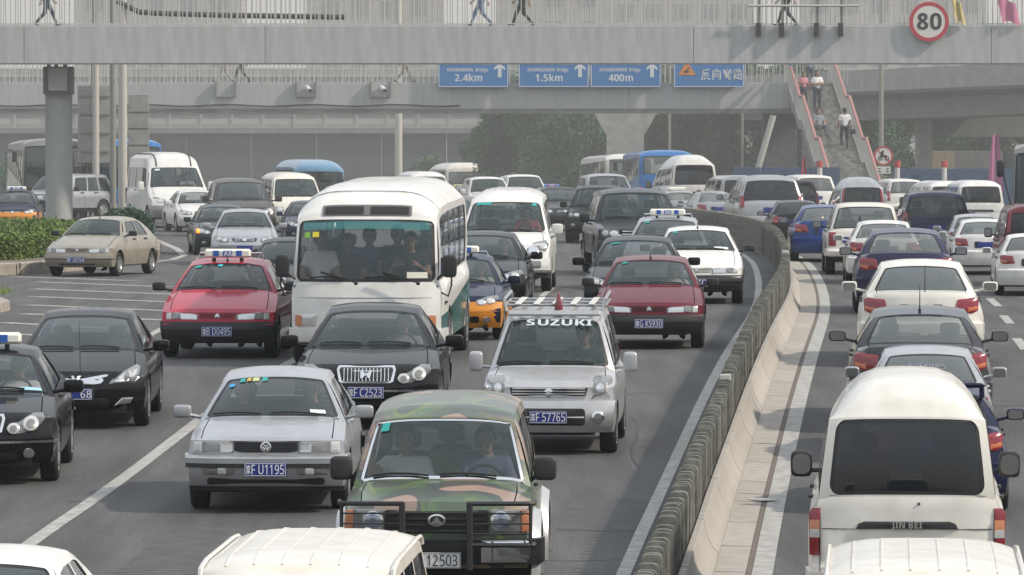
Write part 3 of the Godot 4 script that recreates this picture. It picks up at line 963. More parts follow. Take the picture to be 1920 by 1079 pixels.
	t.suv = {
		"W": 1.84, "wb": 0.82, "wr": 0.66, "axf": 1.4, "axr": -1.3, "wh": 0.37, "arch": 0.45, "sill": 0.38, "planf": 0.13, "planr": 0.1, "pexp": 3.0, "ymid": 0.85, "roofe": 3.0, "tuck": 0.03,
		"front": [[2.2, 0.38], [2.28, 0.46], [2.3, 0.6], [2.28, 0.68], [2.22, 0.72], [2.2, 0.94], [2.08, 1.0], [1.6, 1.06], [1.0, 1.12]], "kf": 6,
		"rear": [[-2.15, 1.1], [-2.22, 0.95], [-2.24, 0.65], [-2.32, 0.62], [-2.32, 0.48], [-2.25, 0.4]],
		"roof": [[0.4, 1.66], [0.1, 1.73, 0.07], [-0.9, 1.74, 0.07], [-1.85, 1.71, 0.07], [-1.98, 1.62]], "win": [[0.1, 0.4, 0.06, 0.86], [0.43, 0.68, 0.06, 0.86], [0.71, 0.94, 0.06, 0.86]], "doors": [0.85, -0.15, -1.05],
		"mirror_s": Vector3(0.22, 0.19, 0.13), "driver_z": 0.0, "seat_y": 0.75, "van": true, "tyre": 0.24, "high": true,
		"dress": [
			["grille", "grille", true, "one", rr(0, 0.84, 0.85, 0.18, 0.03), 0.006, 0.0],
			["grille_slat", "chrome", true, "bars", 0.78, 0.9, 3, 0.4, 0.016, 0.022],
			["headlight", "lens", true, "both", [[0.46, 0.76], [0.78, 0.77], [0.83, 0.85], [0.8, 0.94], [0.48, 0.93]], 0.012, 0.02, ["reflector", "chrome", oval(0.57, 0.85, 0.17, 0.13), 0.03, 0.006], ["reflector", "lampwhite", oval(0.74, 0.86, 0.12, 0.12), 0.03, 0.006]],
			["bumper", "bumper", true, "band", 0.42, 0.68, 0.03, 1.85],
			["air_intake", "black", true, "one", rr(0, 0.52, 0.9, 0.12, 0.03), 0.04, 0.0],
			["fog_lamp", "chrome", true, "both", oval(0.68, 0.55, 0.13, 0.1), 0.04, 0.008],
			["tail_lamp", "tail", false, "both", rr(0.78, 1.0, 0.13, 0.42, 0.03), 0.012, 0.01],
			["license_plate", "plate", false, "one", rr(0.0, 0.85, 0.44, 0.14, 0.01), 0.012, 0.0],
			["bumper", "bumper", false, "band", 0.44, 0.64, 0.03, -1.75],
		]}
	t.mpv = {
		"W": 1.82, "wb": 0.82, "wr": 0.66, "axf": 1.5, "axr": -1.4, "wh": 0.33, "sill": 0.26, "planf": 0.18, "planr": 0.13, "pexp": 2.8, "ymid": 0.8, "roofe": 3.0, "cpil": 0.94,
		"front": [[2.28, 0.24], [2.36, 0.34], [2.4, 0.5], [2.36, 0.62], [2.3, 0.76], [2.15, 0.86], [1.8, 0.98], [1.4, 1.06]], "kf": 5,
		"rear": [[-2.3, 1.02], [-2.36, 0.9], [-2.36, 0.62], [-2.4, 0.58], [-2.4, 0.38], [-2.32, 0.26]],
		"roof": [[0.45, 1.58], [0.1, 1.66, 0.08], [-1.0, 1.69, 0.08], [-1.9, 1.65, 0.08], [-2.05, 1.57]], "win": [[0.12, 0.4, 0.06, 0.86], [0.43, 0.68, 0.06, 0.86], [0.71, 0.95, 0.06, 0.86]], "doors": [1.1, 0.0, -1.05],
		"mirror_s": Vector3(0.22, 0.18, 0.13), "driver_z": 0.2, "seat_y": 0.68, "van": true,
		"dress": [
			["grille", "grille", true, "one", rr(0, 0.72, 0.8, 0.14, 0.03), 0.006, 0.0],
			["grille_slat", "chrome", true, "bars", 0.68, 0.76, 2, 0.36, 0.016, 0.02],
			["headlight", "lens", true, "both", [[0.44, 0.66], [0.7, 0.68], [0.82, 0.76], [0.82, 0.86], [0.62, 0.82], [0.46, 0.76]], 0.012, 0.02, ["reflector", "chrome", oval(0.56, 0.73, 0.15, 0.1), 0.03, 0.006], ["reflector", "lampwhite", oval(0.72, 0.78, 0.12, 0.1), 0.03, 0.006]],
			["bumper", "paint", true, "band", 0.3, 0.58, 0.014, 1.95],
			["air_intake", "grille", true, "one", rr(0, 0.42, 0.95, 0.12, 0.03), 0.02, 0.0],
			["tail_lamp", "tail", false, "both", rr(0.77, 1.0, 0.12, 0.3, 0.03), 0.012, 0.01],
			["license_plate", "plate", false, "one", rr(0.0, 0.78, 0.44, 0.14, 0.01), 0.012, 0.0],
			["bumper", "paint", false, "band", 0.32, 0.6, 0.02, -1.9],
		]}
	var hai := {
		"W": 1.69, "wb": 0.8, "wr": 0.66, "axf": 1.35, "axr": -1.3, "wh": 0.31, "sill": 0.27, "planf": 0.12, "planr": 0.07, "pexp": 3.2, "ru": 0.12, "rw": 0.16, "ymid": 0.9, "roofe": 3.6, "edge": 0.01, "crown": 0.02, "apil": 0.94, "cpil": 0.9, "tuck": 0.04,
		"front": [[2.36, 0.28], [2.42, 0.36], [2.45, 0.5], [2.43, 0.7], [2.36, 0.88], [2.15, 1.06], [2.0, 1.14]],
		"rear": [[-2.38, 1.2], [-2.41, 1.08], [-2.42, 0.66], [-2.47, 0.6], [-2.47, 0.42], [-2.4, 0.3]],
		"roof": [[1.35, 1.72, 0.03], [1.12, 1.95, 0.22], [0.8, 2.1, 0.35], [0.2, 2.17, 0.4], [-1.6, 2.18, 0.37], [-1.95, 2.12, 0.3], [-2.15, 2.02, 0.18], [-2.28, 1.87, 0.03]],
		"win": [[0.08, 0.3, 0.06, 0.88], [0.33, 0.6, 0.06, 0.88], [0.63, 0.93, 0.06, 0.88]], "doors": [1.95, 0.95, -0.3], "mirror_s": Vector3(0.2, 0.24, 0.1), "mirror": "trim", "mirror_o": 0.05, "mirror_y": 1.2, "van": true, "high": true, "driver_z": 1.0, "seat_y": 0.82, "wheel_y": 1.1, "headp": 0.12,
		"dress": [
			["headlight", "lens", true, "both", [[0.46, 0.68], [0.76, 0.7], [0.8, 0.8], [0.74, 0.86], [0.5, 0.82]], 0.012, 0.015, ["reflector", "chrome", oval(0.6, 0.76, 0.2, 0.11), 0.024, 0.004]],
			["grille", "grille", true, "one", rr(0, 0.76, 0.8, 0.09, 0.03), 0.006, 0.0],
			["bumper", "paint", true, "band", 0.32, 0.6, 0.02, 1.9],
			["tail_lamp", "tail", false, "both", [[0.735, 0.7], [0.825, 0.7], [0.83, 1.06], [0.8, 1.1], [0.735, 1.1]], 0.014, 0.008, ["turn_lamp", "amberpale", rr(0.78, 0.96, 0.085, 0.08, 0.005), 0.024, 0.0], ["reverse_lamp", "lampwhite", rr(0.78, 0.885, 0.085, 0.07, 0.005), 0.024, 0.0]],
			["number_garnish", "black", false, "one", [[-0.43, 0.93], [0.43, 0.93], [0.41, 0.97], [0.36, 0.99], [-0.36, 0.99], [-0.41, 0.97]], 0.014, 0.02],
			["tailgate_seam", "black", false, "bars", 0.925, 0.925, 1, 0.72, 0.006, 0.006],
			["tailgate_seam", "black", false, "both", rr(0.735, 0.8, 0.007, 0.5, 0.002), 0.004, 0.0],
			["washer_nozzle", "black", false, "one", oval(-0.1, 1.14, 0.025, 0.025, 8), 0.008, 0.012],
			["bumper", "paint", false, "band", 0.34, 0.56, 0.03, -1.85],
		]}
	t.haise = hai
	var low: Dictionary = hai.duplicate()
	low.merge({"roof": [[1.3, 1.74, 0.03], [1.05, 1.86, 0.1], [0.7, 1.92, 0.14], [-1.8, 1.93, 0.15], [-2.12, 1.88, 0.12], [-2.3, 1.75, 0.03]], "roofe": 3.8}, true)
	t.vanlow = low
	var gra: Dictionary = hai.duplicate()
	gra.merge({"W": 1.8, "wb": 0.83, "wr": 0.68, "front": [[2.42, 0.3], [2.48, 0.38], [2.5, 0.5], [2.47, 0.62], [2.4, 0.76], [2.28, 0.92], [1.95, 1.06], [1.65, 1.13]], "kf": 5, "axf": 1.55, "mirror": "paint", "mirror_s": Vector3(0.22, 0.2, 0.12),
		"roof": [[0.95, 1.73, 0.03], [0.7, 1.84, 0.1], [0.3, 1.93, 0.15], [-1.9, 1.97, 0.16], [-2.15, 1.9, 0.12], [-2.3, 1.75, 0.03]], "roofe": 3.8, "driver_z": 0.75,
		"dress": [
			["headlight", "lens", true, "both", [[0.42, 0.68], [0.6, 0.68], [0.8, 0.78], [0.86, 0.92], [0.8, 1.0], [0.55, 0.95], [0.45, 0.84]], 0.014, 0.025, ["reflector", "chrome", oval(0.57, 0.81, 0.2, 0.17), 0.03, 0.012], ["reflector", "lampwhite", oval(0.75, 0.89, 0.14, 0.12), 0.03, 0.008]],
			["grille", "grille", true, "one", [[0.38, 0.9], [-0.38, 0.9], [-0.34, 0.76], [0.34, 0.76]], 0.008, 0.0],
			["grille_slat", "chrome", true, "bars", 0.79, 0.88, 4, 0.34, 0.018, 0.014],
			["bumper", "paint", true, "band", 0.42, 0.64, 0.02, 2.0],
			["fog_lamp", "lampgrey", true, "both", rr(0.6, 0.54, 0.24, 0.13, 0.03), 0.03, 0.004],
			["air_intake", "grille", true, "one", rr(0, 0.54, 0.76, 0.13, 0.03), 0.03, 0.0],
			["bumper_strip", "chrome", true, "band", 0.4, 0.43, 0.03, 2.0],
			["spoiler", "trim", true, "band", 0.28, 0.38, 0.01, 2.0],
			["tail_lamp", "tail", false, "both", rr(0.78, 0.8, 0.09, 0.4, 0.02), 0.012, 0.01],
		]}, true)
	t.granse = gra
	var mic: Dictionary = hai.duplicate()
	mic.merge({"W": 1.5, "wb": 0.72, "wr": 0.6, "axf": 1.1, "axr": -1.1, "wh": 0.27, "front": [[1.72, 0.28], [1.8, 0.36], [1.83, 0.5], [1.8, 0.7], [1.74, 0.88], [1.62, 1.02], [1.52, 1.1]], "rear": [[-1.78, 1.08], [-1.82, 0.95], [-1.83, 0.66], [-1.87, 0.6], [-1.87, 0.42], [-1.8, 0.3]],
		"roof": [[1.05, 1.74, 0.03], [0.9, 1.82, 0.05], [0.5, 1.87, 0.07], [-1.2, 1.88, 0.075], [-1.55, 1.85, 0.06], [-1.72, 1.76, 0.03]], "roofe": 4.0, "doors": [1.45, 0.55, -0.5], "driver_z": 0.6}, true)
	t.micro = mic
	t.transit = {
		"W": 1.97, "wb": 0.94, "wr": 0.78, "axf": 1.85, "axr": -1.6, "wh": 0.35, "sill": 0.32, "planf": 0.2, "planr": 0.06, "pexp": 2.8, "ymid": 1.0, "roofe": 3.4, "tuck": 0.04, "apil": 0.93, "blind": false,
		"front": [[2.7, 0.32], [2.78, 0.42], [2.8, 0.6], [2.76, 0.76], [2.68, 0.92], [2.45, 1.08], [2.1, 1.22], [1.85, 1.3]], "kf": 5,
		"rear": [[-2.78, 1.28], [-2.8, 1.0], [-2.8, 0.5], [-2.78, 0.34]],
		"roof": [[1.2, 1.95, 0.03], [0.95, 2.22, 0.14], [0.6, 2.38, 0.2], [0.1, 2.42, 0.2], [-2.6, 2.42, 0.2], [-2.76, 2.3, 0.1]],
		"win": [[0.08, 0.28, 0.06, 0.7], [0.31, 0.6, 0.06, 0.7], [0.63, 0.95, 0.06, 0.7]], "doors": [1.6, 0.5, -0.8], "mirror_s": Vector3(0.2, 0.3, 0.14), "van": true, "high": true, "driver_z": 0.9, "seat_y": 0.95, "wheel_y": 1.25, "headp": 0.14,
		"dress": [
			["headlight", "lens", true, "both", [[0.48, 0.78], [0.82, 0.84], [0.9, 0.98], [0.8, 1.0], [0.55, 0.92]], 0.012, 0.02, ["reflector", "chrome", oval(0.68, 0.88, 0.2, 0.12), 0.024, 0.008]],
			["grille", "grille", true, "one", rr(0, 0.83, 0.8, 0.08, 0.03), 0.008, 0.0],
			["hood_vent", "grille", true, "one", rr(0, 1.03, 0.42, 0.03, 0.01), 0.02, 0.0],
			["bumper", "lower", true, "band", 0.34, 0.72, 0.03, 2.35],
			["air_intake", "black", true, "one", rr(0, 0.5, 1.1, 0.12, 0.03), 0.04, 0.0],
			["tail_lamp", "tail", false, "both", rr(0.9, 1.0, 0.1, 0.5, 0.02), 0.012, 0.01],
		]}
	t.coaster = {
		"W": 2.2, "wb": 1.07, "wr": 0.98, "axf": 2.15, "axr": -1.8, "wh": 0.38, "arch": 0.46, "sill": 0.34, "planf": 0.16, "planr": 0.1, "pexp": 3.6, "ymid": 1.1, "roofe": 5.0, "edge": 0.0, "crown": 0.0, "tuck": 0.03, "apil": 0.965, "cpil": 0.9,
		"front": [[3.42, 0.32], [3.47, 0.42], [3.49, 0.6], [3.49, 0.8], [3.47, 1.0], [3.42, 1.2]],
		"rear": [[-3.42, 1.27], [-3.46, 0.9], [-3.46, 0.5], [-3.42, 0.34]],
		"roof": [[3.13, 2.07, 0.04], [3.03, 2.2, 0.11], [2.87, 2.33, 0.19], [2.5, 2.45, 0.26], [2.0, 2.51, 0.29], [1.0, 2.55, 0.31], [-2.6, 2.55, 0.31], [-3.1, 2.46, 0.25], [-3.3, 2.3, 0.16], [-3.36, 2.1, 0.04]],
		"win": [[0.05, 0.17, 0.03, 0.9], [0.19, 0.36, 0.03, 0.9], [0.38, 0.55, 0.03, 0.9], [0.57, 0.74, 0.03, 0.9], [0.76, 0.94, 0.03, 0.9]], "blackpillar": true, "doors": [3.2, 2.65], "mirror_s": Vector3(0.2, 0.32, 0.1), "mirror": "trim", "mirror_o": 0.06, "mirror_y": 1.42, "mirror_z": 3.25, "van": true, "high": true, "driver_z": 2.3, "seat_y": 1.0, "wheel_y": 1.38, "tyre": 0.22, "wbulge": 0.05, "scr0": 0.0, "scr1": 1.0, "handle_y": 0.9,
		"seats": [[2.3, 0.55], [2.2, -0.6], [1.2, 0.6], [1.2, -0.6], [0.3, 0.6], [0.3, -0.6], [-0.6, 0.6], [-0.6, -0.6]], "wipers": [0.3, -0.5],
		"dress": [
			["headlight", "lampwhite", true, "both", rr(0.82, 0.66, 0.28, 0.18, 0.03), 0.014, 0.012, ["turn_lamp", "amberpale", rr(0.94, 0.66, 0.1, 0.15, 0.02), 0.026, 0.0]],
			["grille", "grille", true, "one", rr(0, 0.64, 0.9, 0.1, 0.02), 0.008, 0.0],
			["waist_stripe", "lower", true, "band", 0.36, 0.5, 0.006, 2.7],
			["bumper", "paint", true, "band", 0.36, 0.54, 0.04, 2.75],
			["tail_lamp", "tail", false, "both", rr(0.95, 0.9, 0.12, 0.4, 0.02), 0.012, 0.01],
		]}
	t.midibus = t.coaster
	t.bus = {
		"W": 2.5, "wb": 1.22, "wr": 1.17, "axf": 3.4, "axr": -2.6, "wh": 0.48, "arch": 0.56, "sill": 0.36, "planf": 0.14, "planr": 0.1, "pexp": 5.0, "ymid": 1.2, "roofe": 4.0, "edge": 0.0, "crown": 0.0, "tuck": 0.02, "apil": 0.96, "cpil": 0.86, "tapf": 0.02, "tapr": 0.02,
		"front": [[5.42, 0.34], [5.48, 0.5], [5.5, 0.8], [5.48, 1.15]],
		"rear": [[-5.42, 1.9], [-5.48, 1.2], [-5.5, 0.7], [-5.42, 0.36]],
		"roof": [[5.3, 2.7, 0.03], [5.15, 2.9, 0.14], [4.8, 2.98, 0.18], [-4.9, 2.98, 0.18], [-5.2, 2.9, 0.14], [-5.36, 2.72, 0.03]],
		"win": [[0.02, 0.12, 0.03, 0.84], [0.14, 0.26, 0.06, 0.84], [0.28, 0.4, 0.06, 0.84], [0.42, 0.54, 0.06, 0.84], [0.56, 0.68, 0.06, 0.84], [0.7, 0.82, 0.06, 0.84], [0.84, 0.96, 0.06, 0.84]], "blackpillar": true, "doors": [5.2, 4.2], "mirror_s": Vector3(0.2, 0.42, 0.14), "mirror": "trim", "mirror_o": 0.18, "mirror_y": 2.3, "mirror_z": 5.3, "van": true, "high": true, "driver_z": 4.6, "seat_y": 1.1, "wheel_y": 1.3, "tyre": 0.28, "scr0": 0.0, "scr1": 1.0, "handle_y": 1.0, "far": true,
		"dress": [
			["headlight", "lampwhite", true, "both", rr(0.95, 0.72, 0.34, 0.2, 0.05), 0.014, 0.012],
			["bumper", "paint", true, "band", 0.4, 0.6, 0.03, 4.9],
			["tail_lamp", "tail", false, "both", rr(1.1, 1.1, 0.12, 0.5, 0.02), 0.012, 0.01],
			["engine_grille", "grille", false, "one", rr(0, 0.85, 1.3, 0.35, 0.03), 0.008, 0.0],
		]}
	return t

var veh := {}
func fleet() -> void:
	veh["silver_santana"] = car("santana", "car", "silver saloon with blue plate U1195 beside the white lane line", "car", -2.59, 70.7, -1.2, 1.021, "silver", "")
	veh["camo"] = car("pajero", "off_road_vehicle", "off-road vehicle in green and pink camouflage paint with a black bull bar", "jeep", -0.6, 58.48, -1.8, 0.993, "camo", "")
	veh["wagonr"] = car("wagonr", "car", "boxy silver hatchback with roof rack and a white name strip on its windscreen", "car", 0.54, 79.04, -3.2, 1.032, "silverW", "")
	veh["sonataF"] = car("sonata", "car", "black saloon with upright chrome grille and blue plate C2523 in front of the white minibus", "car", -1.81, 83.93, -1.2, 1.048, "black", "")
	veh["coaster"] = car("coaster", "minibus", "white minibus with domed roof, green skirt and passengers behind its big windscreen", "minibus", -1.97, 98.26, -3.2, 1.058, "white", "green")
	veh["redtaxi"] = car("zx", "taxi", "red hatchback taxi with a white and blue roof lamp", "taxi", -4.4, 99.34, -2.4, 1.052, "red", "")
	veh["accord"] = car("accord", "car", "black saloon with a tall thin aerial on its bonnet, left of the white lane line", "car", -5.56, 83.87, -0.2, 0.98, "black", "")
	veh["sonatataxi"] = car("sonata", "taxi", "black taxi with white roof lamp cut off by the left edge of the picture", "taxi", -6.16, 74.86, 0.8, 1.037, "black", "")
	veh["whitebl"] = car("sedan", "car", "white car roof at the bottom left corner", "car", -3.85, 46.3, -3.3, 1.0, "white", "")
	veh["micro"] = car("micro", "van", "cream microvan roof with pressed ribs at the bottom edge in front of the camouflaged vehicle", "van", -1.31, 41.3, -3.3, 1.0, "cream", "")
	veh["maroon"] = car("zx", "car", "maroon hatchback with blue plate KS930 nearest the slatted median fence", "car", 2.22, 102.31, -2.0, 1.019, "maroon", "")
	veh["whitezx"] = car("zx", "car", "white hatchback with black bumper beside the bend of the median fence", "car", 3.63, 124.99, -2.2, 1.05, "whitezx", "")
	veh["blackelantra"] = car("sedan", "car", "black saloon directly behind the maroon hatchback", "car", 2.25, 114.85, -2.6, 1.039, "black", "")
	veh["silvertaxi"] = car("sedan", "taxi", "silver taxi with white and blue roof lamp behind the white hatchback", "taxi", 3.26, 133.97, -1.9, 1.06, "silver", "")
	veh["darkmpv"] = car("suv", "car", "dark grey off-roader with silver lower flanks behind the silver taxi", "car", 2.77, 146.15, 3.7, 1.12, "darkgrey", "")
	veh["darksuv"] = car("suv", "car", "black off-roader with black bumper driving ahead of open road right of the white people carrier", "car", 2.5, 183.08, -3.9, 0.941, "black2", "")
	veh["blackcar17"] = car("sedan", "car", "dark saloon half hidden behind the white people carrier", "car", 1.49, 203.05, 5.2, 0.967, "darkgrey", "")
	veh["granse"] = car("granse", "van", "white people carrier with large swept headlamps right of the domed minibus", "people carrier", -0.08, 133.31, -2.0, 1.067, "whiteclean", "")
	veh["black19"] = car("sedan", "car", "black saloon between the domed minibus and the white people carrier", "car", -0.54, 119.5, -2.4, 1.036, "black2", "")
	veh["orangetaxi"] = car("sedan", "taxi", "dark blue and orange taxi right of the domed minibus", "taxi", -0.88, 105.78, -2.9, 0.957, "navytaxi", "orange")
	veh["silver21"] = car("sedan", "car", "silver saloon with chrome grille edge left of the domed minibus", "car", -6.52, 155.94, 2.3, 0.937, "silver", "")
	veh["green22"] = car("sedan", "car", "dark green saloon with its indicator lit beside the silver saloon", "car", -7.62, 167.26, 5.9, 0.909, "darkgreen", "")
	veh["brownvan"] = car("mpv", "van", "dark brown people carrier with a pale roof behind the silver saloon", "people carrier", -8.24, 193.2, 6.8, 1.039, "brown", "")
	veh["whitevan24"] = car("vanlow", "van", "cream van right of the dark brown people carrier", "van", -6.98, 200.84, 9.0, 0.964, "cream", "")
	veh["bluebus"] = car("midibus", "bus", "light blue midibus with rounded roof behind the cream van", "bus", -7.07, 222.86, 9.6, 0.86, "skybus", "")
	veh["transit"] = car("transit", "van", "tall white van with two black roof seams left of the dark brown people carrier", "van", -11.3, 210.01, 12.7, 1.016, "whiteclean", "silverlow")
	veh["white27"] = car("sedan", "car", "white saloon at the foot of the tall white van", "car", -9.97, 201.06, 11.1, 0.919, "whiteclean", "")
	veh["darktaxi28"] = car("sedan", "taxi", "dark taxi with a pale roof lamp in front of the light blue midibus", "taxi", -6.99, 208.09, 9.6, 0.911, "navy", "")
	veh["dark29"] = car("sedan", "car", "dark blue car just left of the domed minibus roof", "car", -5.74, 180.58, 4.8, 0.86, "navy", "")
	veh["black30"] = car("sedan", "car", "black saloon between the red taxi and the silver saloon behind it", "car", -4.13, 119.81, -2.4, 0.948, "black2", "")
	veh["taxi31"] = car("sedan", "taxi", "blue and orange taxi at the left edge beyond the hedge", "taxi", -15.87, 204.86, 0.3, 0.877, "navytaxi", "orange")
	veh["wagon32"] = car("cherokee", "car", "silver estate car behind the grey bridge column", "car", -16.12, 228.97, -32.9, 1.02, "silver", "")
	veh["silverzx"] = car("zx", "car", "champagne hatchback turning past the hedge with blue plate U0764", "car", -9.28, 144.96, -14.3, 0.948, "champagne", "")
	veh["white33"] = car("sedan", "car", "white car roof peeping over the domed minibus", "car", -5.31, 280.55, 8.6, 1.12, "whiteclean", "")
	veh["van34"] = car("vanlow", "van", "white van behind the right shoulder of the domed minibus", "van", -3.18, 228.82, 10.0, 0.917, "whiteclean", "")
	veh["minibus35"] = car("midibus", "minibus", "tall cream minibus seen from behind with two rear windows", "minibus", -3.15, 360.98, 189, 1.12, "cream", "")
	veh["white36"] = car("suv", "car", "white estate car with roof rails in front of the tall cream minibus", "car", -0.93, 233.27, 7.4, 0.902, "whiteclean", "")
	veh["white37"] = car("suv", "car", "white off-roader beyond the people carrier roof, below the trees", "car", 0.42, 251.23, 8.1, 0.96, "whiteclean", "")
	veh["taxi38"] = car("sedan", "taxi", "distant taxi with red and blue roof lamp right of the people carrier roof", "taxi", 1.48, 240.31, 7.9, 0.82, "silver", "")
	veh["taxi39"] = car("sedan", "taxi", "distant taxi with yellow and white roof lamp between minibus and people carrier", "taxi", -2.68, 325.37, 9, 1.0, "silver", "")
	veh["dark40"] = car("sedan", "car", "dark grey car squeezed between domed minibus and white people carrier", "car", -1.73, 177.96, 1.3, 0.95, "darkgrey", "")
	veh["silver41"] = car("suv", "car", "silver estate car below the white city bus", "car", 3.29, 223.91, 6.7, 0.978, "silver", "")
	veh["haise42"] = car("haise", "van", "white high-roof van beside the blue city bus, left one of the pair", "van", 7.17, 302.0, 189.0, 1.12, "whiteclean", "")
	veh["haise43"] = car("haise", "van", "white high-roof van with dark rear window, right one of the pair beyond the fence", "van", 6.06, 225.1, 186.7, 1.08, "whiteclean", "")
	veh["taxi44"] = car("sedan", "taxi", "pale taxi with blue roof lamp beyond the far end of the median fence", "taxi", 5.49, 213.15, 186.0, 0.82, "silver", "")
	veh["grey45"] = car("sedan", "car", "grey saloon behind the far end of the median fence", "car", 6.35, 205.5, 187.4, 0.86, "silver", "")
	veh["whitebus"] = car("bus", "bus", "white city bus with dark side windows left of the blue bus", "city bus", 4.75, 290.0, 186, 0.92, "whiteclean", "")
	veh["bluebus2"] = car("bus", "bus", "bright blue city bus seen from behind below the concrete pier", "city bus", 5.72, 252.71, 183.1, 0.873, "bluebus", "")
	veh["Rmicro"] = car("micro", "van", "cream microvan roof with pressed ribs at the bottom right edge", "van", 2.66, 41.3, 176.7, 1.0, "cream", "")
	veh["Rhaise"] = car("haise", "van", "large white high-roof van with black rear window filling the lower right", "van", 3.51, 56.91, 176.7, 1.01, "cream2", "")
	veh["Rblue"] = car("sedan", "car", "dark blue hatchback with roof spoiler just ahead of the big white van", "car", 4.62, 70.19, 176.8, 0.93, "navy", "")
	veh["Rsilver"] = car("santana", "car", "silver saloon with number 74985 on its rear window", "car", 5.05, 77.92, 176.8, 0.93, "silver", "")
	veh["Rgrey"] = car("sedan", "car", "dark grey saloon with sloping rear window and roof aerial", "car", 5.3, 83.24, 176.8, 1.072, "greymet", "")
	veh["Rnissan"] = car("sedan", "car", "cream white saloon with red and amber tail lamps in the right carriageway", "car", 6.2, 97.15, 176.8, 1.084, "cream2", "")
	veh["Rviolet"] = car("sedan", "car", "violet blue saloon ahead of the cream white saloon", "car", 7.31, 119.24, 177.5, 1.09, "violet", "")
	veh["Rwhitesuv"] = car("sedan", "car", "white estate car with roof rails half hidden by the violet blue saloon", "car", 8.03, 138.63, 178.3, 0.952, "whiteclean", "")
	veh["Rcherokee"] = car("cherokee", "off_road_vehicle", "boxy white off-roader with tall ribbed tail lamps", "jeep", 8.03, 146.66, 178.8, 0.991, "cream2", "")
	veh["Rmazda"] = car("sedan", "car", "bright blue saloon with round clear tail lamps beside the fence", "car", 7.76, 159.36, 179.4, 0.988, "brightblue", "")
	veh["Rpickup"] = car("sedan", "car", "dark hatchback with an orange tail lamp behind the fence", "car", 7.81, 176.82, 181.1, 0.91, "black2", "")
	veh["Rmpv"] = car("mpv", "car", "silver white people carrier with wide dark rear window above the fence", "people carrier", 7.43, 189.01, 183.1, 1.12, "silver", "")
	veh["Rvan"] = car("haise", "van", "white high-roof van with tall red lamps beside its rear window", "van", 9.76, 181.34, 181.9, 0.87, "silver", "")
	veh["Rnavy"] = car("mpv", "car", "dark navy people carrier with broad dark rear window", "people carrier", 10.66, 162.47, 179.6, 1.022, "navy", "")
	veh["Rvan2"] = car("vanlow", "van", "white van with large rear window right of the dark navy people carrier", "van", 13.53, 188.15, 183.0, 0.903, "whiteclean", "")
	veh["Rvan3"] = car("vanlow", "van", "white van half hidden left of another white van at the right", "van", 12.98, 195.28, 187.2, 0.86, "whiteclean", "")
	veh["Rsilver2"] = car("sedan", "car", "white saloon with wide wrap-round tail lamps at the right", "car", 10.76, 146.46, 178.8, 0.88, "whiteclean", "")
	veh["Rsilver3"] = car("sedan", "car", "silver car just behind the dark navy people carrier", "car", 11.15, 154.22, 179.2, 0.875, "silver", "")
	veh["Rhatch"] = car("sedan", "car", "white rounded hatchback cut off by the right edge", "car", 10.54, 130.0, 177.9, 0.868, "whiteclean", "")
	veh["Rred"] = car("vanlow", "van", "dark red van with tall tail lamps at the right edge", "van", 11.12, 136.97, 178.3, 0.9, "darkred", "")
	veh["Rwagon"] = car("suv", "car", "distant white estate car with green rear window below the blue hoarding", "car", 14.13, 236.34, 190.6, 0.86, "whiteclean", "")
	veh["Rsuv"] = car("suv", "car", "distant white off-roader left of the high-roof van with red lamps", "car", 10.6, 233.84, 192.4, 0.947, "whiteclean", "")
	veh["Rvan4"] = car("vanlow", "van", "distant white van roof above the silver white people carrier", "van", 7.49, 220.05, 188.4, 0.86, "whiteclean", "")
	veh["Rcoach"] = car("bus", "bus", "grey coach with big black mirror entering at the right edge", "coach", 14.02, 162.74, -5.2, 1.0, "coachgrey", "")
	veh["Rdark"] = car("suv", "car", "dark blue car with grey glass right of the silver white people carrier", "car", 9.48, 219.81, 188.4, 0.86, "navy", "")
	veh["leftbus"] = car("bus", "bus", "grey bus behind the round bridge column at the left", "bus", -17.56, 241.34, 7.7, 1.0, "coachgrey", "")
	veh["leftbus2"] = car("bus", "bus", "blue city bus half hidden behind the two grey sign backs", "city bus", -15.33, 245.15, 11.0, 1.0, "bluebus", "orange")
	veh["far_a"] = car("sedan", "car", "small pale car between the dark brown people carrier and the cream van", "car", -14.35, 370.22, 12, 1.12, "silver", "")
	veh["far_b"] = car("sedan", "car", "dark car roof just right of the domed minibus roof", "car", -2.9, 284.3, 8.7, 0.86, "darkgrey", "")
	veh["far_c"] = car("sedan", "car", "pale car roof left of the white people carrier roof", "car", -2.34, 342.8, 9, 1.12, "silver", "")

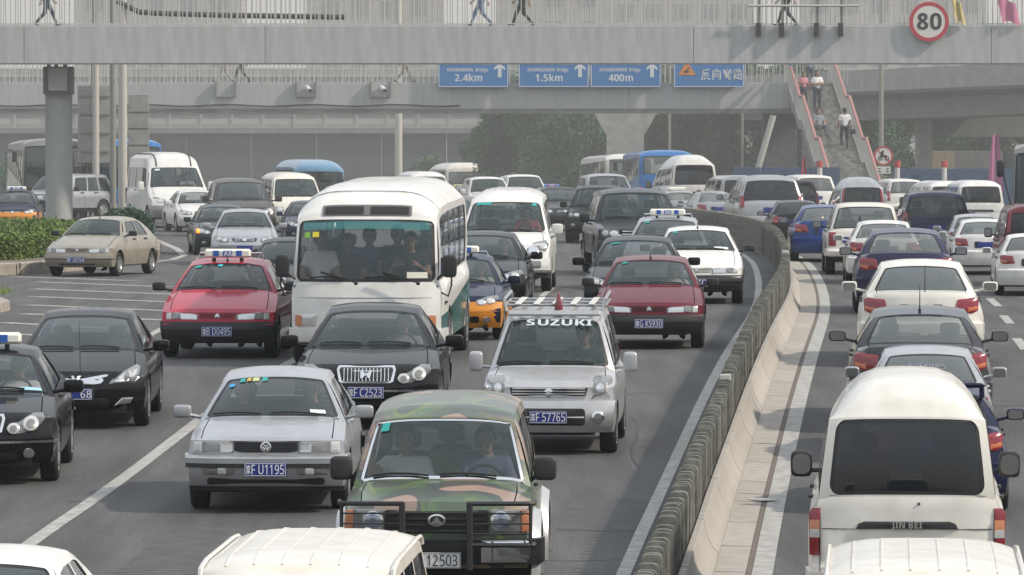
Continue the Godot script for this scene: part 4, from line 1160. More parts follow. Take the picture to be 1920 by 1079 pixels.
# ------------------------------------------------------------------ vehicles on the road
var kinds := {}
var protos := {}
var palette := {}
func coat(k: String) -> StandardMaterial3D:
	if palette.is_empty():
		palette = {
			"silver": paint(Color(0.42, 0.435, 0.46), 0.6), "silverW": paint(Color(0.5, 0.51, 0.53), 0.45), "silverlow": paint(Color(0.3, 0.29, 0.28), 0.3),
			"black": paint(Color(0.006, 0.006, 0.007)), "black2": paint(Color(0.01, 0.011, 0.014)), "darkgrey": paint(Color(0.045, 0.05, 0.056), 0.3), "greymet": paint(Color(0.05, 0.05, 0.058), 0.4),
			"white": paint(Color(0.72, 0.72, 0.7)), "whitezx": paint(Color(0.72, 0.72, 0.7)), "whiteclean": paint(Color(0.7, 0.7, 0.69)), "cream": paint(Color(0.71, 0.685, 0.625)), "cream2": paint(Color(0.71, 0.695, 0.65)),
			"red": paint(Color(0.42, 0.02, 0.05)), "maroon": paint(Color(0.12, 0.008, 0.018), 0.1), "navytaxi": paint(Color(0.012, 0.017, 0.042)), "navy": paint(Color(0.014, 0.018, 0.05)), "violet": paint(Color(0.035, 0.032, 0.075), 0.3),
			"darkgreen": paint(Color(0.03, 0.04, 0.045)), "brown": paint(Color(0.05, 0.042, 0.04), 0.2), "skybus": paint(Color(0.16, 0.32, 0.5)), "champagne": paint(Color(0.31, 0.285, 0.23), 0.3), "bluebus": paint(Color(0.03, 0.16, 0.42)),
			"brightblue": paint(Color(0.02, 0.05, 0.2), 0.2), "darkred": paint(Color(0.1, 0.012, 0.016)), "coachgrey": paint(Color(0.2, 0.2, 0.2), 0.2), "orange": paint(Color(0.62, 0.24, 0.025)), "green": paint(Color(0.03, 0.12, 0.11)),
			"trim": mk("trim", Color(0.018, 0.018, 0.019), 0.55), "camo": camo()}
	return palette[k]

func camo() -> StandardMaterial3D:
	var m := mk("camouflage", Color(1, 1, 1), 0.42, 0.0, 0.4)
	var f := FastNoiseLite.new()
	f.seed = 21; f.frequency = 0.0062; f.fractal_octaves = 2; f.fractal_gain = 0.3
	var t := NoiseTexture2D.new()
	t.width = 512; t.height = 512; t.seamless = true; t.noise = f
	var g := Gradient.new()
	g.interpolation_mode = Gradient.GRADIENT_INTERPOLATE_CONSTANT
	var dk := lin(0.05, 0.062, 0.05)
	g.offsets = PackedFloat32Array([0.0, 0.27, 0.5, 0.68, 0.74])
	g.colors = PackedColorArray([lin(0.36, 0.23, 0.18), dk, lin(0.07, 0.115, 0.05), lin(0.11, 0.17, 0.03), dk])
	t.color_ramp = g
	m.albedo_texture = t
	m.uv1_triplanar = true
	m.uv1_scale = Vector3.ONE * 0.3
	m.uv1_offset = Vector3(0.2, 0.1, 0.35)
	return m

func common(k: String) -> Material:
	match k:
		"glass": return glass("windscreen glass", Color(0.04, 0.075, 0.075), 0.28)
		"rglass": return glass("rear window glass", Color(0.13, 0.15, 0.15), 0.66)
		"sglass": return glass("side window glass", Color(0.02, 0.03, 0.03), 0.55)
		"darkglass": return glass("tinted glass", Color(0.012, 0.014, 0.016), 0.9)
		"lens": return glass("lamp glass", Color(0.5, 0.52, 0.52), 0.18)
		"housing": return mk("lamp housing", Color(0.13, 0.13, 0.125), 0.3, 0.4)
		"trim": return mk("trim", Color(0.018, 0.018, 0.019), 0.55)
		"black": return mk("black plastic", Color(0.012, 0.012, 0.012), 0.5)
		"grille": return mk("grille black", Color(0.01, 0.01, 0.01), 0.6)
		"dark": return mk("underbody", Color(0.01, 0.01, 0.01), 0.9)
		"cabin": return mk("cabin lining", Color(0.06, 0.06, 0.06), 0.9)
		"dash": return mk("dashboard", Color(0.03, 0.03, 0.032), 0.75)
		"seat": return mk("seat cloth", Color(0.07, 0.07, 0.075), 0.95)
		"rubber": return mk("rubber", Color(0.014, 0.014, 0.014), 0.85)
		"rim": return mk("wheel rim", Color(0.4, 0.4, 0.4), 0.35, 0.8)
		"chrome": return mk("chrome", Color(0.7, 0.7, 0.7), 0.14, 1.0)
		"badge": return mk("badge", Color(0.6, 0.6, 0.6), 0.25, 0.9)
		"mirrorglass": return mk("mirror glass", Color(0.2, 0.21, 0.21), 0.08, 0.9)
		"lampwhite": return mk("clear lamp", Color(0.5, 0.5, 0.48), 0.2, 0.3, 0.6)
		"lampgrey": return mk("lamp reflector", Color(0.2, 0.2, 0.19), 0.25, 0.5, 0.5)
		"lampblue": return mk("lamp bowl", Color(0.3, 0.36, 0.45), 0.1, 0.7, 0.8)
		"tail": return mk("red lamp", Color(0.2, 0.006, 0.014), 0.18, 0.0, 0.8)
		"taildark": return mk("dark red lamp", Color(0.1, 0.004, 0.006), 0.2)
		"amber": return mk("amber lamp", Color(0.45, 0.11, 0.03), 0.2, 0.0, 0.8)
		"amberpale": return mk("pale amber lamp", Color(0.5, 0.2, 0.1), 0.15, 0.0, 0.8)
		"plate": return mk("number plate blue", Color(0.015, 0.03, 0.2), 0.4)
	return mk("grey", Color(0.3, 0.3, 0.3))

func car(type: String, called: String, label: String, category: String, x: float, d: float, yaw: float, k: float, col: String, ex: String) -> Node3D:
	if kinds.is_empty(): kinds = types()
	if not protos.has(type):
		var c := Car.new()
		c.S = kinds[type]
		c.build()
		protos[type] = c
	var p: Car = protos[type]
	var grp := "cars in the traffic jam"
	if category == "taxi": grp = "taxis in the traffic jam"
	elif category in ["van", "people carrier", "minibus"]: grp = "vans and minibuses in the traffic jam"
	elif category in ["bus", "city bus", "coach"]: grp = "buses in the traffic jam"
	var n := thing(called, label, category, spot(x, d), 0.0, grp)
	var up := Vector3(0, 1, (gy(d + 1.5) - gy(d - 1.5)) / 3.0).normalized()
	var fwd := Vector3(sin(deg_to_rad(yaw)), 0, cos(deg_to_rad(yaw)))
	fwd = (fwd - up * fwd.dot(up)).normalized()
	n.basis = Basis(up.cross(fwd), up, fwd).scaled_local(Vector3.ONE * k)
	var made: Array[Node] = []
	var main := coat(col)
	var low: Material = coat(ex) if ex else main
	var bump: Material = coat("trim") if col in ["red", "maroon", "whitezx"] or (type == "suv" and col == "black2") else main
	var tint := type in ["haise", "vanlow", "mpv", "micro", "granse"] or col in ["navy", "black2"]
	for q in p.P:
		var m: Material
		match q[2]:
			"paint": m = main
			"lower": m = low
			"bumper": m = bump
			"rglass" when type == "coaster": m = common("glass")
			"rglass": m = common("darkglass") if tint and type != "granse" else common("rglass")
			"sglass": m = common("darkglass") if type in ["haise", "transit"] else common("sglass")
			_: m = common(q[2])
		var under: Node = n if q[3] < 0 else made[q[3]]
		made.push_back(part(q[0], q[1], m, under))
	return n

# a mesh part set on a vehicle in its own axes
func fit(n: Node3D, called: String, b: MB, mat: Material, under: Node = null) -> MeshInstance3D:
	return part(called, b.mesh(), mat, n if under == null else under)

func words(s: String, height: float, font := "Droid Sans", bold := false, depth := 0.004) -> TextMesh:
	var t := TextMesh.new()
	t.text = s
	var f := SystemFont.new()
	f.font_names = PackedStringArray([font])
	f.font_weight = 700 if bold else 400
	t.font = f
	t.font_size = 32
	t.pixel_size = height / 32.0 / 0.72
	t.depth = depth
	t.curve_step = 2.0
	t.horizontal_alignment = HORIZONTAL_ALIGNMENT_CENTER
	return t

# brush strokes of a character in a unit square
const GLYPH := {
	"jing": [[.5, 1, .5, .87], [.08, .86, .92, .86], [.27, .72, .73, .72, .73, .48, .27, .48, .27, .72], [.5, .48, .5, .02, .38, .06], [.28, .34, .12, .1], [.7, .34, .88, .1]],
	"fan": [[.85, .97, .5, .9, .18, .88], [.2, .88, .18, .4, .05, .02], [.22, .62, .8, .62, .62, .3, .3, .02], [.35, .5, .6, .2, .95, .02]],
	"xiang": [[.5, 1, .4, .84], [.12, .82, .12, .02], [.12, .82, .9, .82, .9, .05, .78, .08], [.33, .58, .68, .58, .68, .28, .33, .28, .33, .58]],
	"wan": [[.5, 1, .5, .9], [.08, .88, .92, .88], [.38, .88, .38, .62], [.62, .88, .62, .62], [.25, .78, .12, .65], [.75, .78, .88, .65], [.2, .55, .78, .55, .78, .4, .25, .4, .22, .25, .85, .25, .8, .02, .65, .05]],
	"lu": [[.08, .92, .4, .92, .4, .66, .08, .66, .08, .92], [.25, .66, .25, .12], [.25, .42, .42, .42], [.1, .45, .1, .1], [.04, .08, .45, .16], [.65, 1, .5, .72], [.6, .86, .9, .86, .7, .6, .48, .46], [.62, .76, .95, .46], [.58, .4, .88, .4, .88, .06, .58, .06, .58, .4]],
	"guang": [[.5, 1, .5, .6], [.2, .9, .3, .68], [.8, .9, .7, .68], [.05, .58, .95, .58], [.38, .58, .35, .3, .08, .04], [.62, .58, .62, .08, .92, .08, .94, .25]],
	"ming": [[.08, .88, .4, .88, .4, .2, .08, .2, .08, .88], [.08, .54, .4, .54], [.55, .94, .55, .4, .45, .02], [.55, .94, .9, .94, .9, .04, .8, .06], [.55, .68, .9, .68], [.55, .44, .9, .44]],
	"qiao": [[.2, 1, .2, 0], [.02, .72, .4, .72], [.2, .66, .04, .3], [.2, .62, .36, .42], [.9, .95, .5, .88], [.42, .7, .98, .7], [.7, .9, .42, .48], [.7, .7, .98, .48], [.58, .42, .54, .1, .42, 0], [.8, .42, .8, 0]],
	"guang3": [[.5, 1, .56, .9], [.12, .84, .95, .84], [.14, .84, .14, .4, .03, .02]],
	"qu": [[.08, .92, .18, .84], [.05, .72, .15, .64], [.06, .45, .2, .6], [.35, .94, .92, .94], [.38, .94, .38, .5, .94, .5], [.38, .8, .82, .8, .82, .64, .38, .64], [.06, .34, .95, .34], [.5, .48, .5, 0], [.46, .32, .1, .04], [.54, .32, .92, .04]],
	"men": [[.15, .98, .25, .86], [.1, .78, .1, 0], [.38, .9, .9, .9, .9, .04, .78, .06]],
	"dong": [[.1, .84, .9, .84], [.45, 1, .22, .52, .88, .52], [.52, .7, .52, .02, .4, .06], [.3, .38, .14, .12], [.72, .38, .88, .12]],
	"bian": [[.28, 1, .06, .58], [.18, .74, .18, 0], [.35, .92, .96, .92], [.42, .76, .9, .76, .9, .4, .42, .4, .42, .76], [.42, .58, .9, .58], [.66, .92, .62, .4, .36, .02], [.46, .3, .96, .02]],
}
func brush(b: MB, key: String, o: Vector2, size: Vector2, w: float, z := 0.0, depth := 0.006) -> void:
	for s in GLYPH[key]:
		for k in range(0, s.size() - 2, 2):
			var p := o + Vector2(s[k], s[k + 1]) * size
			var q := o + Vector2(s[k + 2], s[k + 3]) * size
			var m := (p + q) / 2.0
			b.box(Vector3(m.x, m.y, z), Vector3(p.distance_to(q) + w * 0.6, w, depth), Basis(Vector3(0, 0, 1), (q - p).angle()))

func plate(id: String, y: float, text: String, han := true, white := false) -> void:
	var n: Node3D = veh[id]
	var c: Car = protos[{"silver_santana": "santana", "sonataF": "sonata", "sonatataxi": "sonata", "redtaxi": "zx", "maroon": "zx", "silverzx": "zx", "whitezx": "zx", "wagonr": "wagonr", "camo": "pajero", "accord": "accord"}.get(id, "sedan")]
	var b := MB.new()
	var off := 0.06 if id != "camo" else 0.17
	var z := c.face_z(true, 0.2, y) + off
	b.box(Vector3(0, y, z), Vector3(0.44, 0.14, 0.012), Basis.IDENTITY, 0.003)
	var pl := fit(n, "license_plate", b, common("plate") if not white else mk("number plate white", Color(0.62, 0.62, 0.6), 0.4))
	var ink := mk("plate white", Color(0.75, 0.75, 0.75), 0.5) if not white else common("black")
	var rim := MB.new()
	for s in [-1.0, 1.0]:
		rim.box(Vector3(0, y + s * 0.063, z + 0.007), Vector3(0.425, 0.005, 0.003))
		rim.box(Vector3(s * 0.212, y, z + 0.007), Vector3(0.005, 0.126, 0.003))
	fit(n, "plate_border", rim, ink, pl)
	if text:
		var t := part("plate_lettering", words(text, 0.095), ink, pl, Vector3(0.025 if han else 0.0, y - 0.002, z + 0.009))
		t.scale = Vector3((0.34 if han else 0.4) / maxf(0.1, words(text, 0.095).get_aabb().size.x), 1, 1)
	if han:
		var g := MB.new()
		brush(g, "jing", Vector2(-0.205, y - 0.045), Vector2(0.055, 0.09), 0.009, z + 0.009)
		fit(n, "plate_character", g, ink, pl)

func roof_lamp(id: String, z: float, y: float, w: float, body := Color(0.75, 0.74, 0.66), ink := Color(0.02, 0.1, 0.4)) -> void:
	var n: Node3D = veh[id]
	var b := MB.new()
	b.box(Vector3(0, y + 0.08, z), Vector3(w, 0.13, 0.16), Basis.IDENTITY, 0.03)
	var l := fit(n, "roof_lamp", b, mk("roof lamp %.2f" % body.g, body, 0.35))
	var t := MB.new()
	for s in [[-0.5, 0.3], [0.0, 0.5], [0.5, 0.3]]:
		t.box(Vector3(s[0] * w * 0.5, y + 0.08, z + 0.082), Vector3(w * s[1] * 0.42, 0.085, 0.006))
	fit(n, "lamp_panel", t, mk("roof lamp blue %.2f" % ink.b, ink, 0.4), l)
	part("lamp_lettering", words("TAXI", 0.07, "Droid Sans", true), mk("plate white", Color(0.75, 0.75, 0.75), 0.5), l, Vector3(0, y + 0.08, z + 0.088))
	var f := MB.new()
	for s in [-0.3, 0.3]: f.box(Vector3(s * w, y - 0.01, z), Vector3(0.05, 0.08, 0.1))
	fit(n, "lamp_foot", f, common("black"), l)

func aerial(id: String, p: Vector3, h: float, lean := Vector3(0, 0, -0.3), mat := "black") -> void:
	var b := MB.new()
	b.tube([p, p + (Vector3.UP + lean).normalized() * h], 0.008, 5, 0.004)
	b.blob(p, Vector3(0.04, 0.05, 0.04), 1.0, Basis.IDENTITY, 8, 5)
	fit(veh[id], "aerial", b, common(mat))

# a flat piece on the inside of the windscreen
func on_screen(id: String, type: String, called: String, u: float, w: float, su: float, sw: float, c: Color, key: String) -> MeshInstance3D:
	var p: Car = protos[type]
	var b := MB.new()
	b.grid(p.cells(func(a, t): return p.screen_pt(true, a, t), u - su / 2, u + su / 2, w - sw / 2, w + sw / 2, 3, 2, Vector3(0, 0.002, 0.006)), true)
	return fit(veh[id], called, b, mk(key, c, 0.6))

func dress_fleet() -> void:
	plate("silver_santana", 0.475, "F U1195")
	plate("sonataF", 0.47, "F C2523")
	plate("redtaxi", 0.4, "B D0495")
	plate("maroon", 0.4, "G KS930")
	plate("silverzx", 0.4, "F U0764")
	plate("wagonr", 0.455, "F 57765")
	plate("camo", 0.52, "J 12503", true, true)
	plate("accord", 0.475, "", false)
	part("plate_lettering", words("68", 0.095), mk("plate white", Color(0.75, 0.75, 0.75), 0.5), veh.accord.get_node("license_plate"), Vector3(0.135, 0.473, protos.accord.face_z(true, 0.2, 0.475) + 0.069))
	plate("whitezx", 0.4, "770")
	for id in ["blackelantra", "silvertaxi", "black19", "silver21", "white27", "green22"]: plate(id, 0.45, "", false)
	roof_lamp("redtaxi", 0.15, 1.39, 0.68)
	roof_lamp("sonatataxi", 0.0, 1.42, 0.8)
	roof_lamp("silvertaxi", 0.0, 1.42, 0.7)
	roof_lamp("orangetaxi", 0.0, 1.42, 0.7)
	roof_lamp("taxi31", 0.0, 1.42, 0.7)
	roof_lamp("darktaxi28", 0.0, 1.42, 0.7)
	roof_lamp("taxi38", 0.0, 1.42, 0.7, Color(0.1, 0.25, 0.55), Color(0.5, 0.03, 0.05))
	roof_lamp("taxi39", 0.0, 1.42, 0.6, Color(0.7, 0.55, 0.12))
	roof_lamp("taxi44", 0.0, 1.42, 0.7)
	var sdn: Car = protos.sedan
	for id in ["orangetaxi", "taxi31"]:
		fit(veh[id], "orange_front", sdn.band(true, 0.5, 0.66, 0.014, 1.72), coat("orange"))
		for s in [-1.0, 1.0]:
			for z in [[0.92, -0.82], [-1.68, -2.05]]:
				var b := MB.new()
				var rows := []
				for k in 8:
					var zz := lerpf(z[0], z[1], k / 7.0)
					var row := PackedVector3Array()
					for j in 4:
						var y := lerpf(0.28, 0.64, j / 3.0)
						row.push_back(Vector3(s * (sdn.halfw(zz, y) + 0.005), y, zz))
					rows.push_back(row)
				b.grid(rows, s < 0)
				fit(veh[id], "orange_side", b, coat("orange"))
	for id in ["redtaxi", "silvertaxi", "orangetaxi"]:
		var hoop := MB.new()
		hoop.tube([Vector3(-0.5, 1.36, -0.35), Vector3(-0.46, 1.46, -0.35), Vector3(0.46, 1.46, -0.35), Vector3(0.5, 1.36, -0.35)], 0.014, 6)
		fit(veh[id], "roof_hoop", hoop, common("chrome"))
	aerial("accord", Vector3(0.05, 0.72, 2.2), 0.95, Vector3(-0.02, 0, 0), "chrome")
	aerial("Rgrey", Vector3(0, 1.4, -0.9), 0.32, Vector3(0, 0, -0.4))
	aerial("Rnissan", Vector3(-0.05, 1.0, -2.1), 0.4, Vector3(0, 0, -0.1))
	for id in ["redtaxi", "maroon", "whitezx", "silverzx"]: aerial(id, Vector3(0, 1.37, 0.22), 0.1, Vector3(0, 0, 0.2))
	# stickers and papers behind the windscreens
	var teal := Color(0.02, 0.3, 0.28)
	for s in [[-0.62, 0.9, 0.1, 0.1, teal, "teal sticker"], [-0.5, 0.91, 0.08, 0.09, Color(0.5, 0.33, 0.06), "ochre sticker"], [-0.37, 0.91, 0.12, 0.09, Color(0.5, 0.55, 0.25), "lime sticker"], [-0.2, 0.91, 0.1, 0.1, teal, "teal sticker"], [-0.78, 0.78, 0.1, 0.08, Color(0.05, 0.3, 0.6), "blue sticker"], [0.66, 0.13, 0.22, 0.08, Color(0.6, 0.68, 0.66), "pass card"]]:
		on_screen("silver_santana", "santana", "sticker", s[0], s[1], s[2], s[3], s[4], s[5])
	on_screen("camo", "pajero", "sticker", -0.8, 0.85, 0.11, 0.14, teal, "teal sticker")
	on_screen("redtaxi", "zx", "sticker", -0.72, 0.88, 0.16, 0.1, teal, "teal sticker")
	on_screen("redtaxi", "zx", "sticker", -0.15, 0.88, 0.12, 0.08, Color(0.04, 0.4, 0.5), "cyan sticker")
	on_screen("granse", "granse", "sticker", -0.62, 0.92, 0.42, 0.09, teal, "teal sticker")
	on_screen("granse", "granse", "sticker", 0.78, 0.9, 0.12, 0.1, teal, "teal sticker")
	on_screen("coaster", "coaster", "sticker", -0.72, 0.74, 0.09, 0.09, Color(0.6, 0.5, 0.03), "yellow sticker")
	on_screen("coaster", "coaster", "sticker", -0.84, 0.74, 0.08, 0.09, Color(0.2, 0.4, 0.05), "green sticker")
	on_screen("coaster", "coaster", "sun_band", 0.0, 0.9, 1.8, 0.14, Color(1, 1, 1), "x").material_override = glass("teal sun band", Color(0.02, 0.2, 0.2), 0.55)
	on_screen("coaster", "coaster", "paper", 0.72, 0.1, 0.28, 0.09, Color(0.65, 0.63, 0.55), "paper")
	on_screen("maroon", "zx", "sticker", -0.7, 0.9, 0.14, 0.08, teal, "teal sticker")
	on_screen("whitezx", "zx", "sticker", -0.72, 0.9, 0.16, 0.1, teal, "teal sticker")
	on_screen("whitezx", "zx", "pass_card", 0.6, 0.12, 0.34, 0.1, Color(0.6, 0.66, 0.64), "pass card")
	on_screen("blackelantra", "sedan", "sticker", -0.62, 0.88, 0.3, 0.06, teal, "teal sticker")
	on_screen("silvertaxi", "sedan", "sticker", -0.7, 0.9, 0.2, 0.09, teal, "teal sticker")
	on_screen("silverzx", "zx", "sticker", -0.76, 0.88, 0.09, 0.1, teal, "teal sticker")
	on_screen("sonatataxi", "sonata", "pass_card", 0.72, 0.08, 0.3, 0.07, Color(0.3, 0.5, 0.6), "blue card")
	on_screen("transit", "transit", "sticker", -0.7, 0.86, 0.2, 0.1, Color(0.5, 0.58, 0.56), "pale sticker")
	# lettering on the windscreen of the boxy hatchback
	var wr: Car = protos.wagonr
	var t := part("windscreen_lettering", words("SUZUKI", 0.105, "Droid Sans", true), mk("screen letters", Color(0.5, 0.56, 0.56), 0.6), veh.wagonr)
	var p0 := wr.screen_pt(true, 0.0, 0.8); var p1 := wr.screen_pt(true, 0.0, 0.94)
	var up := (p1 - p0).normalized()
	t.transform = Transform3D(Basis(Vector3.RIGHT * 1.55, up, Vector3.RIGHT.cross(up)), wr.screen_pt(true, 0.12, 0.88) + Vector3(0, 0.004, 0.02))
	# its roof rack: two rails, cross bars, slats
	var n: Node3D = veh.wagonr
	for s in [-1.0, 1.0]:
		var b := MB.new()
		b.tube([Vector3(s * 0.57, 1.62, 0.3), Vector3(s * 0.6, 1.76, 0.28), Vector3(s * 0.6, 1.78, -1.2), Vector3(s * 0.57, 1.64, -1.25)], 0.02, 6)
		b.tube([Vector3(s * 0.6, 1.68, 0.26), Vector3(s * 0.6, 1.69, -1.2)], 0.016, 6)
		fit(n, "rack_rail", b, common("rim"))
	for k in 5:
		var b := MB.new()
		b.box(Vector3(-0.44 + k * 0.22, 1.705, -0.45), Vector3(0.075, 0.02, 1.5), Basis.IDENTITY, 0.006)
		fit(n, "rack_slat", b, coat("cream2"))
	for z in [0.25, -0.5, -1.2]:
		var b := MB.new()
		b.tube([Vector3(-0.6, 1.69, z), Vector3(0.6, 1.69, z)], 0.018, 6)
		fit(n, "rack_bar", b, common("rim"))
	var bd := MB.new()
	bd.box(Vector3(0, 1.6, 0.36), Vector3(1.1, 0.07, 0.04), Basis(Vector3.RIGHT, -0.5), 0.012)
	fit(n, "wind_deflector", bd, coat("silverW"))
	var rl := MB.new()
	rl.lathe_y([[0.05, 1.6], [0.05, 1.7], [0.03, 1.76], [0.012, 1.84], [0.001, 1.85]], 10, Vector3(0.05, 0, 0.3))
	fit(n, "roof_beacon", rl, mk("beacon red", Color(0.16, 0.015, 0.03), 0.25, 0.0, 0.6))
	# bull bar, bonnet mirror stalk and flares of the camouflaged vehicle
	n = veh.camo
	var bb := common("trim")
	for s in [-1.0, 1.0]:
		var b := MB.new()
		b.box(Vector3(s * 0.3, 0.74, 2.26), Vector3(0.055, 0.62, 0.05), Basis.IDENTITY, 0.012)
		fit(n, "bull_bar_upright", b, bb)
		for y in [1.03, 0.66]:
			var q := MB.new()
			q.tube([Vector3(s * 0.3, y, 2.26), Vector3(s * 0.8, y, 2.25), Vector3(s * 0.86, y, 2.2), Vector3(s * 0.87, y, 1.98)], 0.022, 7)
			fit(n, "bull_bar_tube", q, bb)
		var e := MB.new()
		e.tube([Vector3(s * 0.84, 1.03, 2.22), Vector3(s * 0.84, 0.66, 2.22)], 0.018, 6)
		for y in [0.94, 0.85, 0.76]: e.tube([Vector3(s * 0.3, y, 2.25), Vector3(s * 0.84, y, 2.23)], 0.008, 5)
		fit(n, "lamp_guard", e, bb)
		for a in [1.4, -1.25]:
			var fl := []
			for k in 13:
				var an := PI * (k / 12.0 * 1.1 - 0.05)
				var c0 := Vector3(s * 0.84, 0.37 + sin(an) * 0.43, a + cos(an) * 0.43)
				var c1 := Vector3(s * 0.92, 0.37 + sin(an) * 0.45, a + cos(an) * 0.45)
				var c2 := Vector3(s * 0.92, 0.37 + sin(an) * 0.53, a + cos(an) * 0.53)
				var c3 := Vector3(s * 0.84, 0.37 + sin(an) * 0.58, a + cos(an) * 0.58)
				fl.push_back(PackedVector3Array([c0, c1, c2, c3]))
			var g := MB.new()
			g.grid(fl)
			fit(n, "wheel_flare", g, coat("silverW"))
	var im := MB.new()
	im.box(Vector3(0, 1.62, 0.5), Vector3(0.26, 0.08, 0.03), Basis.IDENTITY, 0.012)
	fit(n, "inside_mirror", im, common("trim"))
	# vents, wipers and skirt of the domed minibus
	n = veh.coaster
	var co: Car = protos.coaster
	for s in [-1.0, 1.0]:
		var v := MB.new()
		v.grid(co.cells(func(u, w): return co.roof_pt(w, u), s * 0.05, s * 0.6, 0.5, 1.3, 8, 4, Vector3(0, 0.012, 0.02)), s > 0)
		fit(n, "roof_vent", v, common("grille"))
		var frame := MB.new()
		frame.grid(co.cells(func(u, w): return co.roof_pt(w, u), s * 0.0, s * 0.64, 0.38, 1.5, 8, 4, Vector3(0, 0.008, 0.012)), s > 0)
		fit(n, "vent_surround", frame, mk("vent grey", Color(0.12, 0.12, 0.12), 0.5))
		var sk := MB.new()
		var rows := []
		for k in 15:
			var z := lerpf(3.2, -3.3, k / 14.0)
			var top := lerpf(0.72, 1.12, k / 14.0)
			var row := PackedVector3Array()
			for j in 5:
				var y := lerpf(maxf(co.low(z), 0.38), top, j / 4.0)
				row.push_back(Vector3(s * (co.halfw(z, y) + 0.006), y, z))
			rows.push_back(row)
		sk.grid(rows, s < 0)
		fit(n, "green_skirt", sk, coat("green"))
		var arm := MB.new()
		arm.tube([Vector3(s * 1.05, 1.05, 3.2), Vector3(s * 1.15, 1.0, 3.25), Vector3(s * 1.2, 1.15, 3.28), Vector3(s * 1.2, 1.3, 3.28)], 0.014, 6)
		fit(n, "mirror_arm", arm, common("black"))
	for sp in [[3.0, 0.0], [0.0, 0.98]]:
		var sm := MB.new()
		var pth := []
		for k in 17:
			if sp[0] > 0.0: pth.push_back(co.roof_pt(3.0, -1.0 + k / 8.0) + Vector3(0, 0.003, 0.002))
			else: pth.push_back(Vector3(-1.0 + k / 8.0, sp[1], 0) * Vector3(0.98 * co.halfw(3.4, 0.98), 1, 0) + Vector3(0, 0, co.face_z(true, (-1.0 + k / 8.0) * 0.98 * co.halfw(3.4, 0.98), 0.98) + 0.001))
		sm.tube(pth, 0.006, 4)
		fit(n, "panel_seam", sm, mk("seam grey", Color(0.2, 0.2, 0.2), 0.8))
	for x in [-0.12, 0.75]:
		var w := MB.new()
		w.tube([Vector3(x, 1.2, 3.55), Vector3(x - 0.5, 1.34, 3.5)], 0.016, 5)
		w.blob(Vector3(x, 1.19, 3.56), Vector3(0.06, 0.06, 0.06), 1.0, Basis.IDENTITY, 8, 5)
		fit(n, "wiper_arm", w, common("black"))
	# pressed ribs on the microvan and bus roofs
	for id in ["micro", "Rmicro"]:
		var mc: Car = protos.micro
		for k in 6:
			var u := -0.75 + k * 0.3
			var b := MB.new()
			var path := []
			for j in 12: path.push_back(mc.roof_pt(lerpf(0.9, 4.2, j / 11.0), u) - Vector3(0, 0.003, 0))
			b.tube(path, 0.011, 6)
			fit(veh[id], "roof_rib", b, coat("cream"))
		for s in [-1.0, 1.0]:
			var b := MB.new()
			var path := []
			for j in 14: path.push_back(mc.roof_pt(lerpf(0.1, 4.9, j / 13.0), s) + Vector3(s * 0.012, 0.012, 0))
			b.tube(path, 0.016, 5)
			fit(veh[id], "rain_gutter", b, coat("cream2"))
	for k in 5:
		var b := MB.new()
		var gr: Car = protos.granse
		var path := []
		for j in 8: path.push_back(gr.roof_pt(lerpf(2.0, 3.9, j / 7.0), -0.7 + k * 0.35))
		b.tube(path, 0.012, 5)
		fit(veh.granse, "roof_rib", b, coat("cream2"))
	# black roof seams of the tall van
	for s in [-1.0, 1.0]:
		var tr: Car = protos.transit
		var b := MB.new()
		var path := []
		for j in 16: path.push_back(tr.roof_pt(lerpf(0.1, 4.6, j / 15.0), s * 0.72) + Vector3(0, 0.004, 0.004))
		b.tube(path, 0.022, 5)
		fit(veh.transit, "roof_seam", b, common("black"))
	# spoiler, red pillar lamps, rails
	var sp := MB.new()
	sp.blob(Vector3(0, 1.44, -1.12), Vector3(1.24, 0.07, 0.3), 0.5, Basis(Vector3.RIGHT, 0.1), 14, 6)
	for s in [-1.0, 1.0]: sp.box(Vector3(s * 0.56, 1.36, -1.1), Vector3(0.06, 0.14, 0.18), Basis.IDENTITY, 0.02)
	fit(veh.Rblue, "roof_spoiler", sp, coat("navy"))
	var hc: Car = protos.haise
	for s in [-1.0, 1.0]:
		for id in ["Rvan", "Rred"]:
			var b := MB.new()
			b.grid(hc.cells(func(u, w): return hc.screen_pt(false, u, w), s * 0.84, s * 0.94, 0.1, 0.9, 2, 6, Vector3(0, 0.01, -0.02)), s > 0)
			fit(veh[id], "pillar_lamp", b, common("tail"))
	for id in ["Rwhitesuv", "white36"]:
		for s in [-1.0, 1.0]:
			var b := MB.new()
			var h := 1.44 if id == "Rwhitesuv" else 1.72
			b.tube([Vector3(s * 0.52, h - 0.04, 0.1), Vector3(s * 0.52, h + 0.05, 0.0), Vector3(s * 0.52, h + 0.05, -0.9), Vector3(s * 0.52, h - 0.04, -1.0)], 0.018, 6)
			fit(veh[id], "roof_rail", b, common("trim"))
	var ln := part("window_lettering", words("F 74985", 0.1), mk("faded letters", Color(0.22, 0.23, 0.24), 0.6), veh.Rsilver)
	var sc: Car = protos.santana
	var b0 := sc.screen_pt(false, 0.0, 0.4); var b1 := sc.screen_pt(false, 0.0, 0.6)
	var bu := (b1 - b0).normalized()
	ln.transform = Transform3D(Basis(Vector3.LEFT, bu, Vector3.LEFT.cross(bu)), sc.screen_pt(false, 0.0, 0.5) + Vector3(0, 0.004, -0.012))
	for q in [["JIN BEI", 0.055, Vector3(0.0, 0.962, -2.455)], ["granse", 0.05, Vector3(-0.6, 0.79, -2.42)]]:
		if q[0] == "granse": continue
		var w := part("rear_lettering", words(q[0], q[1], "Droid Sans", true), common("badge"), veh.Rhaise)
		w.transform = Transform3D(Basis(Vector3.UP, PI), q[2])
	# lit indicator of the dark green saloon
	var gi := MB.new()
	var sd: Car = protos.sedan
